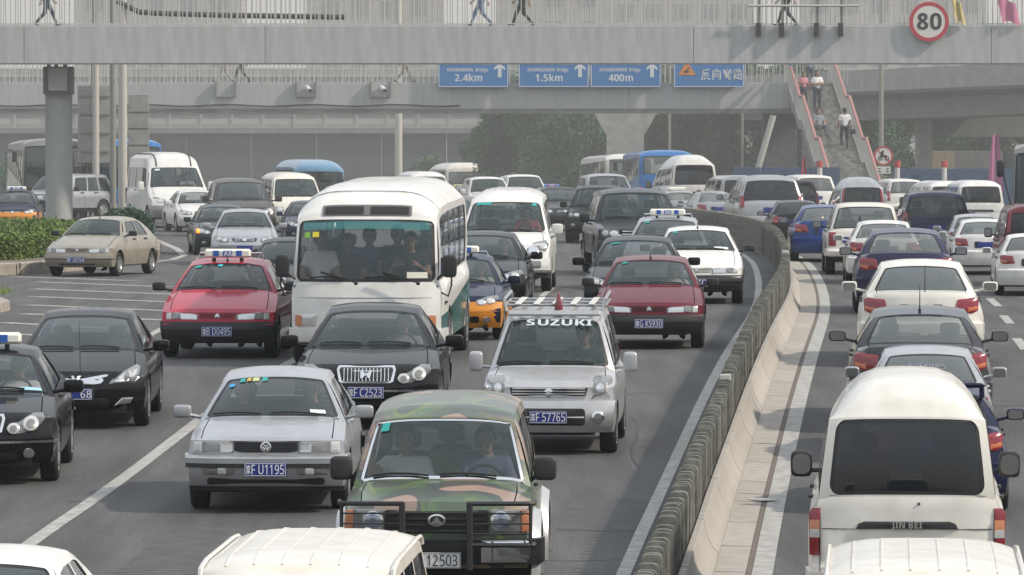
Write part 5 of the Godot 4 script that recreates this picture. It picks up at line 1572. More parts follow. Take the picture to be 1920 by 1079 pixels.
	sd.patch(true, Car.mir(rr(0.76, 0.69, 0.1, 0.12, 0.02)), 0.04, 0.01, gi)
	var em := mk("lit indicator lamp", Color(0.8, 0.3, 0.04), 0.3)
	em.emission_enabled = true
	em.emission = Color(1.0, 0.4, 0.06)
	em.emission_energy_multiplier = 2.5
	fit(veh.green22, "indicator_lamp", gi, em)

# ------------------------------------------------------------------ road, median, island
const TOE := [40.0, 0.75, 62.0, 1.99, 67.0, 2.26, 76.0, 2.78, 88.5, 3.54, 99.6, 4.24, 119.0, 5.39, 134.0, 6.05, 150.0, 6.6, 160.0, 6.85, 170.0, 6.85, 178.0, 6.6, 186.0, 6.1, 195.0, 5.3, 205.0, 4.2, 220.0, 2.3, 235.0, 0.1]
func toe_raw(d: float) -> float:
	for k in range(0, TOE.size() - 2, 2):
		if d <= TOE[k + 2] or k == TOE.size() - 4:
			return lerpf(TOE[k + 1], TOE[k + 3], (d - TOE[k]) / (TOE[k + 2] - TOE[k]))
	return 0.0
func toe(d: float) -> float:
	var s := 0.0
	for k in 9: s += toe_raw(d + (k - 4) * 1.6)
	return s / 9.0
# a point u metres to the right of the foot of the median wall
func beside(d: float, u: float, up := 0.0) -> Vector3:
	var t := Vector2(toe(d + 0.5) - toe(d - 0.5), 1.0).normalized()
	var x := toe(d) + u * t.y
	var dd := d - u * t.x
	return spot(x, dd, up)

func strip(b: MB, pts: Array, w: float, up: float) -> void:
	# pts: [x, d]; laid on the ground in short pieces
	var fine: Array[Vector2] = []
	for k in pts.size() - 1:
		var p := Vector2(pts[k][0], pts[k][1]); var q := Vector2(pts[k + 1][0], pts[k + 1][1])
		var n := maxi(1, int(p.distance_to(q) / 1.5))
		for j in n: fine.push_back(p.lerp(q, float(j) / n))
	fine.push_back(Vector2(pts[-1][0], pts[-1][1]))
	var rows := []
	for k in fine.size():
		var t := (fine[mini(k + 1, fine.size() - 1)] - fine[maxi(k - 1, 0)]).normalized()
		var nrm := Vector2(t.y, -t.x) * w * 0.5
		var a := fine[k] - nrm; var c := fine[k] + nrm
		rows.push_back(PackedVector3Array([spot(a.x, a.y, up), spot(c.x, c.y, up)]))
	b.grid(rows, true)

func sheet(x0: float, x1: float, d0: float, d1: float, up: float, step := 3.0) -> MB:
	var b := MB.new()
	var rows := []
	var d := d0
	while d < d1 + step * 0.5:
		var row := PackedVector3Array()
		for k in 5: row.push_back(spot(lerpf(x0, x1, k / 4.0), d, up))
		rows.push_back(row)
		d += step
	b.grid(rows, true)
	return b

func setting() -> void:
	var asphalt := worn("asphalt", Color(0.115, 0.112, 0.11), 0.88, 0.7, 9.0, true, 0.35, 4)
	asphalt.uv1_scale = Vector3(0.23, 0.2, 0.02)
	asphalt.uv1_offset = Vector3(0.3, 0, 0)
	asphalt.detail_enabled = true
	asphalt.detail_blend_mode = BaseMaterial3D.BLEND_MODE_MUL
	asphalt.detail_albedo = noise_tex("speckle", 0.2, Color(0.8, 0.8, 0.8), Color(1, 1, 1), 3, 512, 31)
	var soil := worn("soil", Color(0.2, 0.17, 0.13), 0.95, 0.7, 6.0)
	struct("ground", sheet(-400, 400, -60, 1200, -0.12, 6.0).mesh(), soil)
	struct("road", sheet(-45, 45, 10, 520, 0.0, 2.0).mesh(), asphalt)
	var white := worn("road paint", Color(0.42, 0.41, 0.38), 0.75, 0.72, 1.3, true, 0.0, 6)
	# markings: each line a piece of its own
	var lines := struct("lane_marking", _strip([[-5.6, 52.0], [-4.9, 63.6], [-4.08, 83.5], [-3.3, 97.0], [-2.6, 112.0], [-2.0, 128.0]], 0.17), white)
	var l2 := []
	for k in 60: l2.push_back(_bd(45.0 + k * 3.2, -0.86))
	struct("lane_marking", _strip(l2, 0.14), white)
	for q in [[[[-6.05, 104], [-5.95, 112]], 0.15], [[[9.45, 126.5], [9.25, 121.5]], 0.16], [[[8.93, 116.2], [8.72, 111.8]], 0.16], [[[8.27, 104.8], [8.05, 100.2]], 0.16], [[[7.6, 93.5], [7.35, 88.5]], 0.16], [[[6.95, 82], [6.7, 77.5]], 0.16], [[[9.9, 143.5], [9.85, 139.0]], 0.16], [[[0.6, 128], [0.85, 134]], 0.13], [[[2.0, 150], [2.1, 156]], 0.13], [[[-11.3, 195.4], [-10.2, 184.5], [-9.1, 173.5]], 0.22], [[[-9.1, 173.5], [-8.45, 165], [-8.5, 160], [-9.1, 155.5]], 0.2]]:
		struct("lane_marking", _strip(q[0], q[1]), white)
	# repairs and cracks in the asphalt
	var patchm := worn("asphalt repair", Color(0.075, 0.074, 0.074), 0.9, 0.8, 3.0, true, 0.3, 41)
	for q in [[[[-3.3, 60], [-3.0, 66.5]], 1.1], [[[0.9, 66], [1.1, 70.5]], 0.9], [[[6.6, 86], [6.9, 92]], 0.9], [[[-8.6, 88], [-8.4, 97]], 1.3]]:
		struct("asphalt_patch", _strip(q[0], q[1], 0.003), patchm)
	var rc := RandomNumberGenerator.new()
	rc.seed = 3
	for q in 9:
		var x0: float = [-6.5, -3.0, -0.6, 1.4, 0.2, 7.6, 6.0, -9.5, 2.4][q]
		var d0: float = [60.0, 72.0, 62.0, 72.0, 88.0, 74.0, 96.0, 104.0, 112.0][q]
		var line := []
		for j in 12: line.push_back([x0 + j * (0.02 if q % 2 else 0.28) + rc.randf_range(-0.06, 0.06), d0 + j * (1.1 if q % 2 else 0.12) + rc.randf_range(-0.2, 0.2)])
		struct("tar_crack", _strip(line, 0.03, 0.0045), mk("tar", Color(0.03, 0.03, 0.03), 0.7))
	# hatched gore on the left
	var hatch := worn("worn road paint", Color(0.46, 0.44, 0.4), 0.8, 0.5, 1.1, true, 0.0, 7)
	for q in [[[-11.2, 143], [-8.3, 139.6]], [[-10.3, 138.6], [-7.2, 134.6]], [[-10.0, 133.2], [-6.6, 129.0]], [[-9.6, 127.8], [-6.3, 123.8]], [[-9.3, 122.4], [-6.2, 118.6]], [[-9.0, 117.2], [-6.15, 113.6]], [[-9.0, 112.4], [-6.2, 108.6]], [[-8.9, 107.4], [-6.15, 104.0]], [[-8.6, 102.4], [-6.3, 99.6]], [[-8.3, 97.6], [-6.4, 95.4]], [[-8.2, 93.0], [-6.9, 91.4]]]:
		struct("hatch_marking", _strip(q, 0.42), hatch)
	# right-hand edge line, gutter
	var l3 := []
	for k in 66: l3.push_back(_bd(45.0 + k * 2.3, 0.46))
	struct("edge_line", _strip(l3, 0.2, 0.008), white)
	var l4 := []
	for k in 66: l4.push_back(_bd(45.0 + k * 2.3, 0.33))
	struct("dirt_seam", _strip(l4, 0.05, 0.006), mk("gutter dirt", Color(0.12, 0.1, 0.08), 0.95))
	var conc := worn("concrete", Color(0.35, 0.322, 0.285), 0.85, 0.87, 2.2, true, 0.25, 8)
	var conc2 := worn("concrete pale", Color(0.38, 0.35, 0.31), 0.85, 0.86, 1.7, true, 0.25, 14)
	var gutter := tag(Node3D.new(), "", "", "", "structure")
	gutter.name = "gutter"
	add_child(gutter)
	var d := 46.0
	var k := 0
	while d < 200.0:
		var b := MB.new()
		var rows := []
		for j in 5:
			var dd := lerpf(d + 0.02, d + 2.98, j / 4.0)
			var row := PackedVector3Array()
			for u in [[0.0, -0.05], [0.0, 0.022], [0.3, 0.014], [0.3, -0.05]]: row.push_back(beside(dd, u[0], u[1]))
			rows.push_back(row)
		b.grid(rows, true)
		part("gutter_slab", b.mesh(), conc if k % 3 else conc2, gutter)
		d += 3.0
		k += 1
	# low concrete median wall, cast in blocks
	var wall := thing("median_wall", "low concrete median wall of cast blocks with hollow curved face", "wall")
	d = 46.0
	k = 0
	var sec := [[0.0, -0.04], [-0.004, 0.05], [-0.05, 0.1], [-0.1, 0.19], [-0.13, 0.29], [-0.14, 0.37], [-0.15, 0.385], [-0.205, 0.385], [-0.215, 0.37], [-0.215, -0.04]]
	var len_ := 5.6
	while d < 228.0:
		var b := MB.new()
		var rows := []
		for j in 8:
			var dd := lerpf(d + 0.03, d + len_ - 0.03, j / 7.0)
			var row := PackedVector3Array()
			for u in sec: row.push_back(beside(dd, u[0], u[1]))
			rows.push_back(row)
		b.grid(rows)
		var flat := PackedVector2Array()
		for u in sec: flat.push_back(Vector2(u[0], u[1]))
		var ti := Geometry2D.triangulate_polygon(flat)
		for e in [0, 7]:
			var row: PackedVector3Array = rows[e]
			for j in range(0, ti.size(), 3): b.tri(row[ti[j]], row[ti[j + 1]], row[ti[j + 2]])
		part("wall_block", b.mesh(50.0), [conc, conc2, conc][k % 3], wall)
		d += len_
		k += 1
	# upright blades of the fence on the median
	var fence := thing("median_fence", "long grey-green median fence of close upright blades bending away to the left", "fence")
	var tones := []
	for q in [Color(0.215, 0.212, 0.18), Color(0.24, 0.235, 0.2), Color(0.19, 0.19, 0.165), Color(0.265, 0.26, 0.22)]:
		tones.push_back(worn("fence paint %.3f" % q.r, q, 0.7, 0.65, 0.9, true, 0.0, 15))
	var rng := RandomNumberGenerator.new()
	rng.seed = 5
	var shapes := []
	for v in 3:
		var b := MB.new()
		var w := 0.085
		var h := 0.86 + v * 0.012
		var pts := PackedVector2Array([Vector2(-w, -0.03), Vector2(w, -0.03), Vector2(w, h - 0.045), Vector2(w - 0.012, h - 0.013), Vector2(w - 0.045, h), Vector2(-w + 0.045, h), Vector2(-w + 0.012, h - 0.013), Vector2(-w, h - 0.045)])
		b.prism(pts, -0.045, 0.045)
		shapes.push_back(b.mesh(30.0))
	d = 46.5
	var rest := MB.new()
	while d < 229.0:
		if fence.get_child_count() >= 298:
			var t2 := Vector2(toe(d + 0.5) - toe(d - 0.5), 1.0)
			rest.box(beside(d, -0.31, 0.43), Vector3(0.17, 0.88, 0.11), Basis(Vector3.UP, -atan2(t2.x, t2.y)), 0.02)
			d += 0.4
			continue
		var o := part("blade", shapes[rng.randi() % 3], tones[[0, 1, 0, 2, 1, 0, 3][rng.randi() % 7]], fence, beside(d, -0.31, rng.randf_range(-0.02, 0.01)))
		var t := Vector2(toe(d + 0.5) - toe(d - 0.5), 1.0)
		o.rotation = Vector3(rng.randf_range(-0.012, 0.012), -atan2(t.x, t.y) + rng.randf_range(-0.06, 0.06), rng.randf_range(-0.01, 0.01))
		d += 0.4
	part("far_blades", rest.mesh(), tones[0], fence).set_meta("kind", "stuff")
	d = 46.0
	while d < 229.0:
		var b := MB.new()
		var rows := []
		for j in 4:
			var dd := lerpf(d + 0.01, d + 2.99, j / 3.0)
			var row := PackedVector3Array()
			for u in [[-0.345, -0.02], [-0.345, 0.8], [-0.315, 0.8], [-0.315, -0.02]]: row.push_back(beside(dd, u[0], u[1]))
			rows.push_back(row)
		b.grid(rows, true)
		part("backing_panel", b.mesh(30.0), tones[2], fence)
		d += 3.0
	var post := MB.new()
	post.box(Vector3(0, 0.45, 0), Vector3(0.14, 0.94, 0.05), Basis.IDENTITY, 0.012)
	for dd in [78.3, 128.0]:
		var o := part("end_post", post.mesh(), mk("pale post", Color(0.45, 0.45, 0.43), 0.6), fence, beside(dd, -0.31))
		o.rotation.y = -0.057
	var rub := MB.new()
	rub.box(Vector3(0, 0.01, 0), Vector3(0.22, 0.015, 0.3), Basis(Vector3.UP, 0.5), 0.003)
	tag(part("litter", rub.mesh(), mk("paper litter", Color(0.6, 0.58, 0.55), 0.8), null, beside(70.2, 0.3, 0.014)), "pale scrap of litter lying on the gutter by the edge line", "litter")

	# planted island and its hedge
	var isl := [[-8.95, 161.5], [-9.05, 157.5], [-9.5, 152.5], [-10.3, 147.5], [-11.2, 144.6], [-13.0, 142.6], [-18.0, 140.0], [-26.0, 138.0], [-26.0, 206.0], [-14.0, 206.0], [-12.6, 200.0], [-11.5, 192.0], [-10.2, 180.0], [-9.3, 170.0]]
	kerbed("hedge_island", isl, 0.28, soil)
	hedge("clipped green hedge on the kerbed island before the bridge column", [[-11.0, 160.0], [-11.1, 153.5], [-11.7, 149.8], [-13.0, 147.6], [-18.0, 145.0], [-25.0, 143.0], [-25.0, 172.0], [-12.2, 171.0], [-11.2, 167.0]], 0.62)
	var isl2 := [[-9.35, 119.2], [-9.5, 117.2], [-10.5, 116.0], [-14.0, 115.5], [-20.0, 115.5], [-20.0, 132.0], [-12.0, 130.0], [-9.9, 122.5]]
	kerbed("grass_island", isl2, 0.2, soil)
	var gr := MB.new()
	var rg := RandomNumberGenerator.new()
	rg.seed = 8
	for q in 900:
		var p := Vector2(rg.randf_range(-13, -9.75), rg.randf_range(117, 126))
		var c := spot(p.x, p.y, 0.17)
		var a := rg.randf() * TAU
		var v := Vector3(cos(a), 0, sin(a)) * 0.03
		gr.tri(c - v, c + v, c + Vector3(rg.randf_range(-.05, .05), rg.randf_range(0.08, 0.16), rg.randf_range(-.05, .05)))
	tag(part("grass", gr.mesh(0.0), leaf_mat("grass", Color(0.09, 0.14, 0.03))), "grass on the small kerbed island at the left edge", "grass", "", "stuff")

func _strip(pts: Array, w: float, up := 0.006) -> ArrayMesh:
	var b := MB.new()
	strip(b, pts, w, up)
	return b.mesh()
func _bd(d: float, u: float) -> Array:
	var p := beside(d, u)
	return [p.x, -p.z]

func kerbed(called: String, pts: Array, h: float, soil: Material) -> void:
	var k := worn("kerb stone", Color(0.4, 0.35, 0.3), 0.85, 0.7, 1.5, true, 0.2, 16)
	var n := tag(Node3D.new(), "", "", "", "structure")
	n.name = called
	add_child(n)
	var poly := PackedVector2Array()
	for p in pts: poly.push_back(Vector2(p[0], p[1]))
	var inner: PackedVector2Array = Geometry2D.offset_polygon(poly, -0.2)[0]
	var idx := Geometry2D.triangulate_polygon(inner)
	var b := MB.new()
	for q in range(0, idx.size(), 3): b.tri(spot(inner[idx[q]].x, inner[idx[q]].y, h - 0.05), spot(inner[idx[q + 1]].x, inner[idx[q + 1]].y, h - 0.05), spot(inner[idx[q + 2]].x, inner[idx[q + 2]].y, h - 0.05))
	part("soil", b.mesh(0.0), soil, n)
	var c := Vector2.ZERO
	for p in poly: c += p
	c /= poly.size()
	for q in poly.size():
		var p0 := poly[q]; var p1 := poly[(q + 1) % poly.size()]
		if p0.x < -17.0 and p1.x < -17.0: continue
		var cnt := maxi(1, int(p0.distance_to(p1) / 1.3))
		var nrm := (p1 - p0).normalized().orthogonal()
		if nrm.dot(c - p0) < 0.0: nrm = -nrm
		for j in cnt:
			var a := p0.lerp(p1, (j + 0.012) / cnt); var e := p0.lerp(p1, (j + 0.988) / cnt)
			var s := MB.new()
			var rows := []
			for t in [a, e]:
				var row := PackedVector3Array()
				for o in [[0.0, -0.05], [0.012, h - 0.03], [0.04, h], [0.2, h], [0.2, 0.0]]:
					var w: Vector2 = t + nrm * o[0]
					row.push_back(spot(w.x, w.y, o[1]))
				rows.push_back(row)
			s.grid(rows)
			part("kerb_stone", s.mesh(), k, n)

func leaf_mat(key: String, c: Color) -> StandardMaterial3D:
	if mats.has(key): return mats[key]
	var m := mk(key, c, 0.75)
	m.vertex_color_use_as_albedo = true
	m.backlight_enabled = true
	m.backlight = Color(0.25, 0.3, 0.1)
	return m

var leafm := {}
func clump(size: float, n: int, sd: int) -> ArrayMesh:
	var key := "%.2f_%d_%d" % [size, n, sd]
	if leafm.has(key): return leafm[key]
	var r := RandomNumberGenerator.new()
	r.seed = sd
	var b := MB.new()
	for k in n:
		var c := Vector3(r.randfn(), r.randfn() * 0.7, r.randfn()) * size * 0.8
		var u := Vector3(r.randfn(), r.randfn(), r.randfn()).normalized()
		var v := u.cross(Vector3(r.randfn(), r.randfn(), r.randfn())).normalized()
		u *= size * r.randf_range(0.5, 0.9)
		v *= size * r.randf_range(0.25, 0.4)
		b.quad(c - u, c + v, c + u, c - v)
	leafm[key] = b.mesh(0.0)
	return leafm[key]

func leaves(called: String, mesh: Mesh, mat: Material, xf: Array, cols: Array, parent: Node) -> void:
	var mm := MultiMesh.new()
	mm.transform_format = MultiMesh.TRANSFORM_3D
	mm.use_colors = true
	mm.mesh = mesh
	mm.instance_count = xf.size()
	for k in xf.size():
		mm.set_instance_transform(k, xf[k])
		mm.set_instance_color(k, cols[k])
	var o := MultiMeshInstance3D.new()
	o.name = called
	o.multimesh = mm
	o.material_override = mat
	o.set_meta("kind", "stuff")
	parent.add_child(o, true)

func hedge(label: String, pts: Array, h: float) -> void:
	var n := thing("hedge", label, "hedge")
	var poly := PackedVector2Array()
	for p in pts: poly.push_back(Vector2(p[0], p[1]))
	var inner: PackedVector2Array = Geometry2D.offset_polygon(poly, -0.14)[0]
	var b := MB.new()
	var idx := Geometry2D.triangulate_polygon(inner)
	for q in range(0, idx.size(), 3): b.tri(spot(inner[idx[q]].x, inner[idx[q]].y, h), spot(inner[idx[q + 1]].x, inner[idx[q + 1]].y, h), spot(inner[idx[q + 2]].x, inner[idx[q + 2]].y, h))
	for q in inner.size():
		var p0 := inner[q]; var p1 := inner[(q + 1) % inner.size()]
		b.quad(spot(p0.x, p0.y, 0.1), spot(p0.x, p0.y, h), spot(p1.x, p1.y, h), spot(p1.x, p1.y, 0.1))
	part("branches", b.mesh(0.0), mk("hedge inside", Color(0.02, 0.022, 0.012), 0.95), n)
	var r := RandomNumberGenerator.new()
	r.seed = 77
	var xf := []
	var cols := []
	for k in 26000:
		var p: Vector2
		var y := h + 0.1 + r.randf_range(0.0, 0.05)
		if k % 3 == 0:
			var q := r.randi() % poly.size()
			var p0 := poly[q]; var p1 := poly[(q + 1) % poly.size()]
			if p0.x < -16.0 and p1.x < -16.0: continue
			p = p0.lerp(p1, r.randf())
			y = r.randf_range(0.14, h + 0.12)
		else:
			p = Vector2(r.randf_range(-17.0, -10.5), 143.0 + 29.0 * r.randf())
			if not Geometry2D.is_point_in_polygon(p, poly): continue
			y += 0.05 * sin(p.x * 3.0) * sin(p.y * 1.7)
		var s := r.randf_range(0.7, 1.3)
		xf.push_back(Transform3D(Basis.from_euler(Vector3(r.randf() * TAU, r.randf() * TAU, 0)).scaled(Vector3.ONE * s), spot(p.x, p.y, y)))
		var g := r.randf_range(0.6, 1.3)
		cols.push_back(Color(0.095 * g, 0.15 * g, 0.025 * g).lerp(Color(0.1, 0.08, 0.03), 0.5 * float(r.randf() < 0.12)))
	leaves("foliage", clump(0.07, 7, 3), leaf_mat("leaf", Color(1, 1, 1)), xf, cols, n)

func tree(called: String, label: String, x: float, d: float, h: float, w: float, low: float, sd: int, tone: Color, group: String) -> void:
	var n := thing(called, label, "tree", spot(x, d), 0.0, group)
	var r := RandomNumberGenerator.new()
	r.seed = sd
	var b := MB.new()
	b.tube([Vector3.ZERO, Vector3(r.randfn() * 0.1, h * 0.3, 0), Vector3(r.randfn() * 0.25, h * 0.75, r.randfn() * 0.2)], 0.17, 8, 0.05)
	for k in 7:
		var a := r.randf() * TAU
		var y := lerpf(low * 0.9, h * 0.7, k / 6.0)
		b.tube([Vector3(0, y, 0), Vector3(cos(a) * w * 0.25, y + h * 0.1, sin(a) * w * 0.25), Vector3(cos(a) * w * 0.42, y + h * 0.17, sin(a) * w * 0.42)], 0.06, 6, 0.02)
	part("trunk", b.mesh(), worn("bark", Color(0.1, 0.085, 0.07), 0.95, 0.6, 0.7), n)
	var lobes := []
	for k in 24:
		var a := r.randf() * TAU
		var t := r.randf()
		var rad := w * 0.5 * sqrt(sin(clampf(t * 0.85 + 0.12, 0, 1) * PI)) * r.randf_range(0.3, 0.8)
		lobes.push_back([Vector3(cos(a) * rad, lerpf(low, h, t * 0.92 + 0.02), sin(a) * rad), r.randf_range(0.16, 0.26) * w, r.randf_range(0.65, 1.35)])
	var xf := []
	var cols := []
	for k in 5000:
		var l = lobes[r.randi() % lobes.size()]
		var dir := Vector3(r.randfn(), r.randfn() * 0.8, r.randfn()).normalized()
		var p: Vector3 = l[0] + dir * l[1] * pow(r.randf(), 0.4)
		if p.y < low * 0.7: continue
		xf.push_back(Transform3D(Basis.from_euler(Vector3(r.randf() * TAU, r.randf() * TAU, 0)).scaled(Vector3.ONE * r.randf_range(0.7, 1.4)), p))
		var g: float = l[2] * r.randf_range(0.75, 1.2)
		cols.push_back(Color(tone.r * g, tone.g * g, tone.b * g))
	leaves("crown", clump(0.15, 9, 5), leaf_mat("leaf", Color(1, 1, 1)), xf, cols, n)

# ------------------------------------------------------------------ footbridges, stair, signs
func boxy(called: String, o: Vector3, s: Vector3, mat: Material, parent: Node = null, bev := 0.0, turn := Basis.IDENTITY) -> MeshInstance3D:
	var b := MB.new()
	b.box(Vector3.ZERO, s, turn, bev)
	return part(called, b.mesh(), mat, parent, o)

func rod(called: String, pts: Array, r: float, mat: Material, parent: Node = null, seg := 8) -> MeshInstance3D:
	var b := MB.new()
	b.tube(pts, r, seg)
	return part(called, b.mesh(), mat, parent)

func bridges() -> void:
	var rng := RandomNumberGenerator.new()
	rng.seed = 12
	var girder := worn("bridge paint", Color(0.46, 0.47, 0.465), 0.7, 0.86, 5.0, true, 0.0, 17)
	var girder2 := worn("bridge paint dull", Color(0.41, 0.415, 0.41), 0.75, 0.92, 5.0, true, 0.0, 18)
	var rail := mk("railing paint", Color(0.38, 0.375, 0.355), 0.6)
	var steel := mk("galvanised steel", Color(0.2, 0.2, 0.19), 0.5, 0.5)
	for m in [girder, girder2]: m.uv1_scale = Vector3(0.45, 0.07, 0.3)
	# near footbridge
	var f := thing("footbridge", "near grey footbridge girder with pale railings spanning the whole road", "footbridge")
	var x := -26.0
	for w in [9.6, 8.1, 14.4, 10.0, 12.0]:
		boxy("girder_panel", Vector3(x + w / 2, 6.485, -215.2), Vector3(w - 0.015, 1.26, 0.4), girder, f, 0.012)
		boxy("girder_panel", Vector3(x + w / 2, 6.485, -218.3), Vector3(w - 0.015, 1.26, 0.4), girder, f, 0.012)
		x += w
	boxy("deck", Vector3(1, 6.95, -216.75), Vector3(54, 0.22, 2.6), girder2, f)
	boxy("girder_flange", Vector3(1, 5.835, -215.2), Vector3(54.1, 0.04, 0.56), steel, f)
	var bal := MB.new()
	bal.tube([Vector3(0, 0, 0), Vector3(0, 1.12, 0)], 0.019, 6)
	var bm := bal.mesh()
	for k in 300:
		var bx := -24.6 + k * 0.165
		var o := part("baluster", bm, rail, f, Vector3(bx, 7.11, -215.06))
		o.rotation.z = rng.randf_range(-0.012, 0.012)
	var far := MB.new()
	for k in 200: far.tube([Vector3(-24.6 + k * 0.25, 7.1, -218.35), Vector3(-24.6 + k * 0.25, 8.2, -218.35)], 0.019, 5)
	part("far_balusters", far.mesh(), rail, f).set_meta("kind", "stuff")
	for z in [-215.06, -218.35]:
		rod("handrail", [Vector3(-26, 8.24, z), Vector3(28, 8.24, z)], 0.035, rail, f)
		rod("bottom_rail", [Vector3(-26, 7.18, z), Vector3(28, 7.18, z)], 0.018, rail, f)
	# its round column with a bearing block
	var col := worn("column concrete", Color(0.36, 0.37, 0.36), 0.8, 0.92, 2.4, true, 0.15, 19)
	var c := thing("bridge_column", "thick round grey column carrying the near footbridge at the left", "column", spot(-15.35, 216.7))
	var cy := 5.8 - gy(216.7)
	var b := MB.new()
	b.lathe_y([[0.46, -0.1], [0.46, cy - 0.9]], 32)
	part("shaft", b.mesh(), col, c)
	boxy("capital", Vector3(0, cy - 0.52, 0), Vector3(0.95, 0.94, 1.5), worn("dark steel", Color(0.1, 0.105, 0.105), 0.7, 0.8, 2.0), c, 0.01)
	boxy("bearing_plate", Vector3(0.02, cy - 0.48, 0.8), Vector3(0.64, 0.78, 0.1), col, c, 0.015)
	for s in [-0.3, -0.05, 0.25]: boxy("bearing_pad", Vector3(s, cy - 0.02, 0.5), Vector3(0.12, 0.08, 0.3), steel, c)
	# round speed sign
	var sg := thing("speed_limit_sign", "round white speed limit sign with red ring reading 80", "road sign", Vector3(14.0, 7.25, -214.86))
	var dsk := MB.new()
	dsk.lathe_y([[0.0, -0.03], [0.66, -0.03], [0.675, -0.02], [0.675, 0.02], [0.66, 0.03], [0.0, 0.03]], 40)
	var dn := part("plate", dsk.mesh(), mk("sign white", Color(0.62, 0.6, 0.55), 0.5), sg)
	dn.rotation.x = PI / 2
	var rg := MB.new()
	rg.lathe_y([[0.54, 0.031], [0.54, 0.036], [0.67, 0.036], [0.67, 0.031]], 40)
	var rn := part("ring", rg.mesh(), mk("sign red", Color(0.42, 0.035, 0.06), 0.5), sg)
	rn.rotation.x = PI / 2
	part("numerals", words("80", 0.56, "Droid Sans", true), mk("sign black", Color(0.02, 0.02, 0.022), 0.5), sg, Vector3(0, 0, 0.04))
	boxy("bracket", Vector3(0, -0.1, -0.09), Vector3(0.1, 0.9, 0.1), steel, sg)
	# bracket frame in front of the railing
	var fr := thing("sign_gantry_frame", "bare steel frame of four uprights and a crossbar bolted to the near footbridge", "sign frame")
	rod("crossbar", [Vector3(7.9, 7.78, -214.7), Vector3(11.65, 7.78, -214.7)], 0.04, rail, fr)
	for q in [8.27, 9.05, 10.22, 11.03]:
		boxy("upright", Vector3(q + 0.03, 7.75, -214.8), Vector3(0.09, 1.5, 0.09), steel, fr)
		boxy("bracket_foot", Vector3(q, 6.98, -214.86), Vector3(0.17, 0.46, 0.22), common("trim"), fr, 0.01)
	# flags on the railing
	for q in [["pale yellow flag hanging on the near footbridge railing", Color(0.48, 0.4, 0.18), 14.75, 7.05, 0.32], ["pink flag hanging on the near footbridge railing at the right", Color(0.48, 0.18, 0.28), 16.3, 7.15, 0.6]]:
		var rows := []
		for i in 9:
			var row := PackedVector3Array()
			for j in 7:
				var u := i / 8.0; var v := j / 6.0
				row.push_back(Vector3(q[2] + u * q[4] + v * 0.18, 7.2 + (1.0 - v) * 0.75 + 0.08 * sin(u * 5.0), -214.9 + 0.05 * sin(u * 9.0 + v * 2.0)))
			rows.push_back(row)
		var fb := MB.new()
		fb.grid(rows)
		tag(part("flag", fb.mesh(60.0), mk("flag cloth %.2f" % q[1].g, q[1], 0.8)), q[0], "flag", "flags on the footbridge")
	# far footbridge
	var g := thing("footbridge", "far footbridge with blue direction signs, joined by a stair at the right", "footbridge")
	x = -30.0
	for w in [12.0, 12.0, 11.0, 6.9]:
		boxy("girder_panel", Vector3(x + w / 2, 4.86, -275.2), Vector3(w - 0.02, 1.12, 0.4), girder2, g, 0.012)
		x += w
	boxy("girder_lip", Vector3(-9, 4.2, -275.45), Vector3(42, 0.2, 0.9), worn("bridge underside", Color(0.2, 0.2, 0.19), 0.8, 0.8, 4.0), g)
	boxy("deck", Vector3(-9, 5.28, -276.9), Vector3(42, 0.2, 3.0), girder2, g)
	var pipe := []
	for k in 30: pipe.push_back(Vector3(-24 + k * 0.75, 4.45 + 0.04 * sin(k * 1.3), -274.95))
	rod("cable_pipe", pipe, 0.03, common("trim"), g)
	bal = MB.new()
	bal.tube([Vector3(0, 0, 0), Vector3(0, 1.1, 0)], 0.02, 5)
	bm = bal.mesh()
	for k in 260: part("baluster", bm, rail, g, Vector3(-29.6 + k * 0.17, 5.42, -275.1))
	for z in [-275.1, -278.3]:
		rod("handrail", [Vector3(-30, 6.52, z), Vector3(12.0, 6.52, z)], 0.035, rail, g)
	far = MB.new()
	for k in 170: far.tube([Vector3(-29.6 + k * 0.25, 5.4, -278.3), Vector3(-29.6 + k * 0.25, 6.5, -278.3)], 0.019, 5)
	part("far_balusters", far.mesh(), rail, g).set_meta("kind", "stuff")
	var pc := thing("bridge_pier", "dark broad pier under the stair head of the far footbridge", "column", spot(11.55, 276.5))
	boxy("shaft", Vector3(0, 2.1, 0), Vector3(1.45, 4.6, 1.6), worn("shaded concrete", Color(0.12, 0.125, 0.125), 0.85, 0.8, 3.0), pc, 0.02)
	# blue signs
	var blue := mk("sign blue", Color(0.03, 0.16, 0.4), 0.5)
	var wht := mk("sign lettering", Color(0.6, 0.62, 0.63), 0.5)
	var defs := [
		[-1.66, 0.0, "blue direction sign reading GUANGMING Bridge 2.4km", ["guang", "ming", "qiao"], "GUANGMING  Bridge", "2.4km"],
		[1.79, 3.4, "blue direction sign reading GUANGQUMEN Bridge 1.5km", ["guang3", "qu", "men", "qiao"], "GUANGQUMEN  Bridge", "1.5km"],
		[4.88, 6.8, "blue direction sign reading DONGBIANMEN Bridge 400m", ["dong", "bian", "men", "qiao"], "DONGBIANMEN  Bridge", "400m"],
		[8.46, 0.0, "blue warning sign with orange triangle and white characters for a winding road", [], "", ""]]
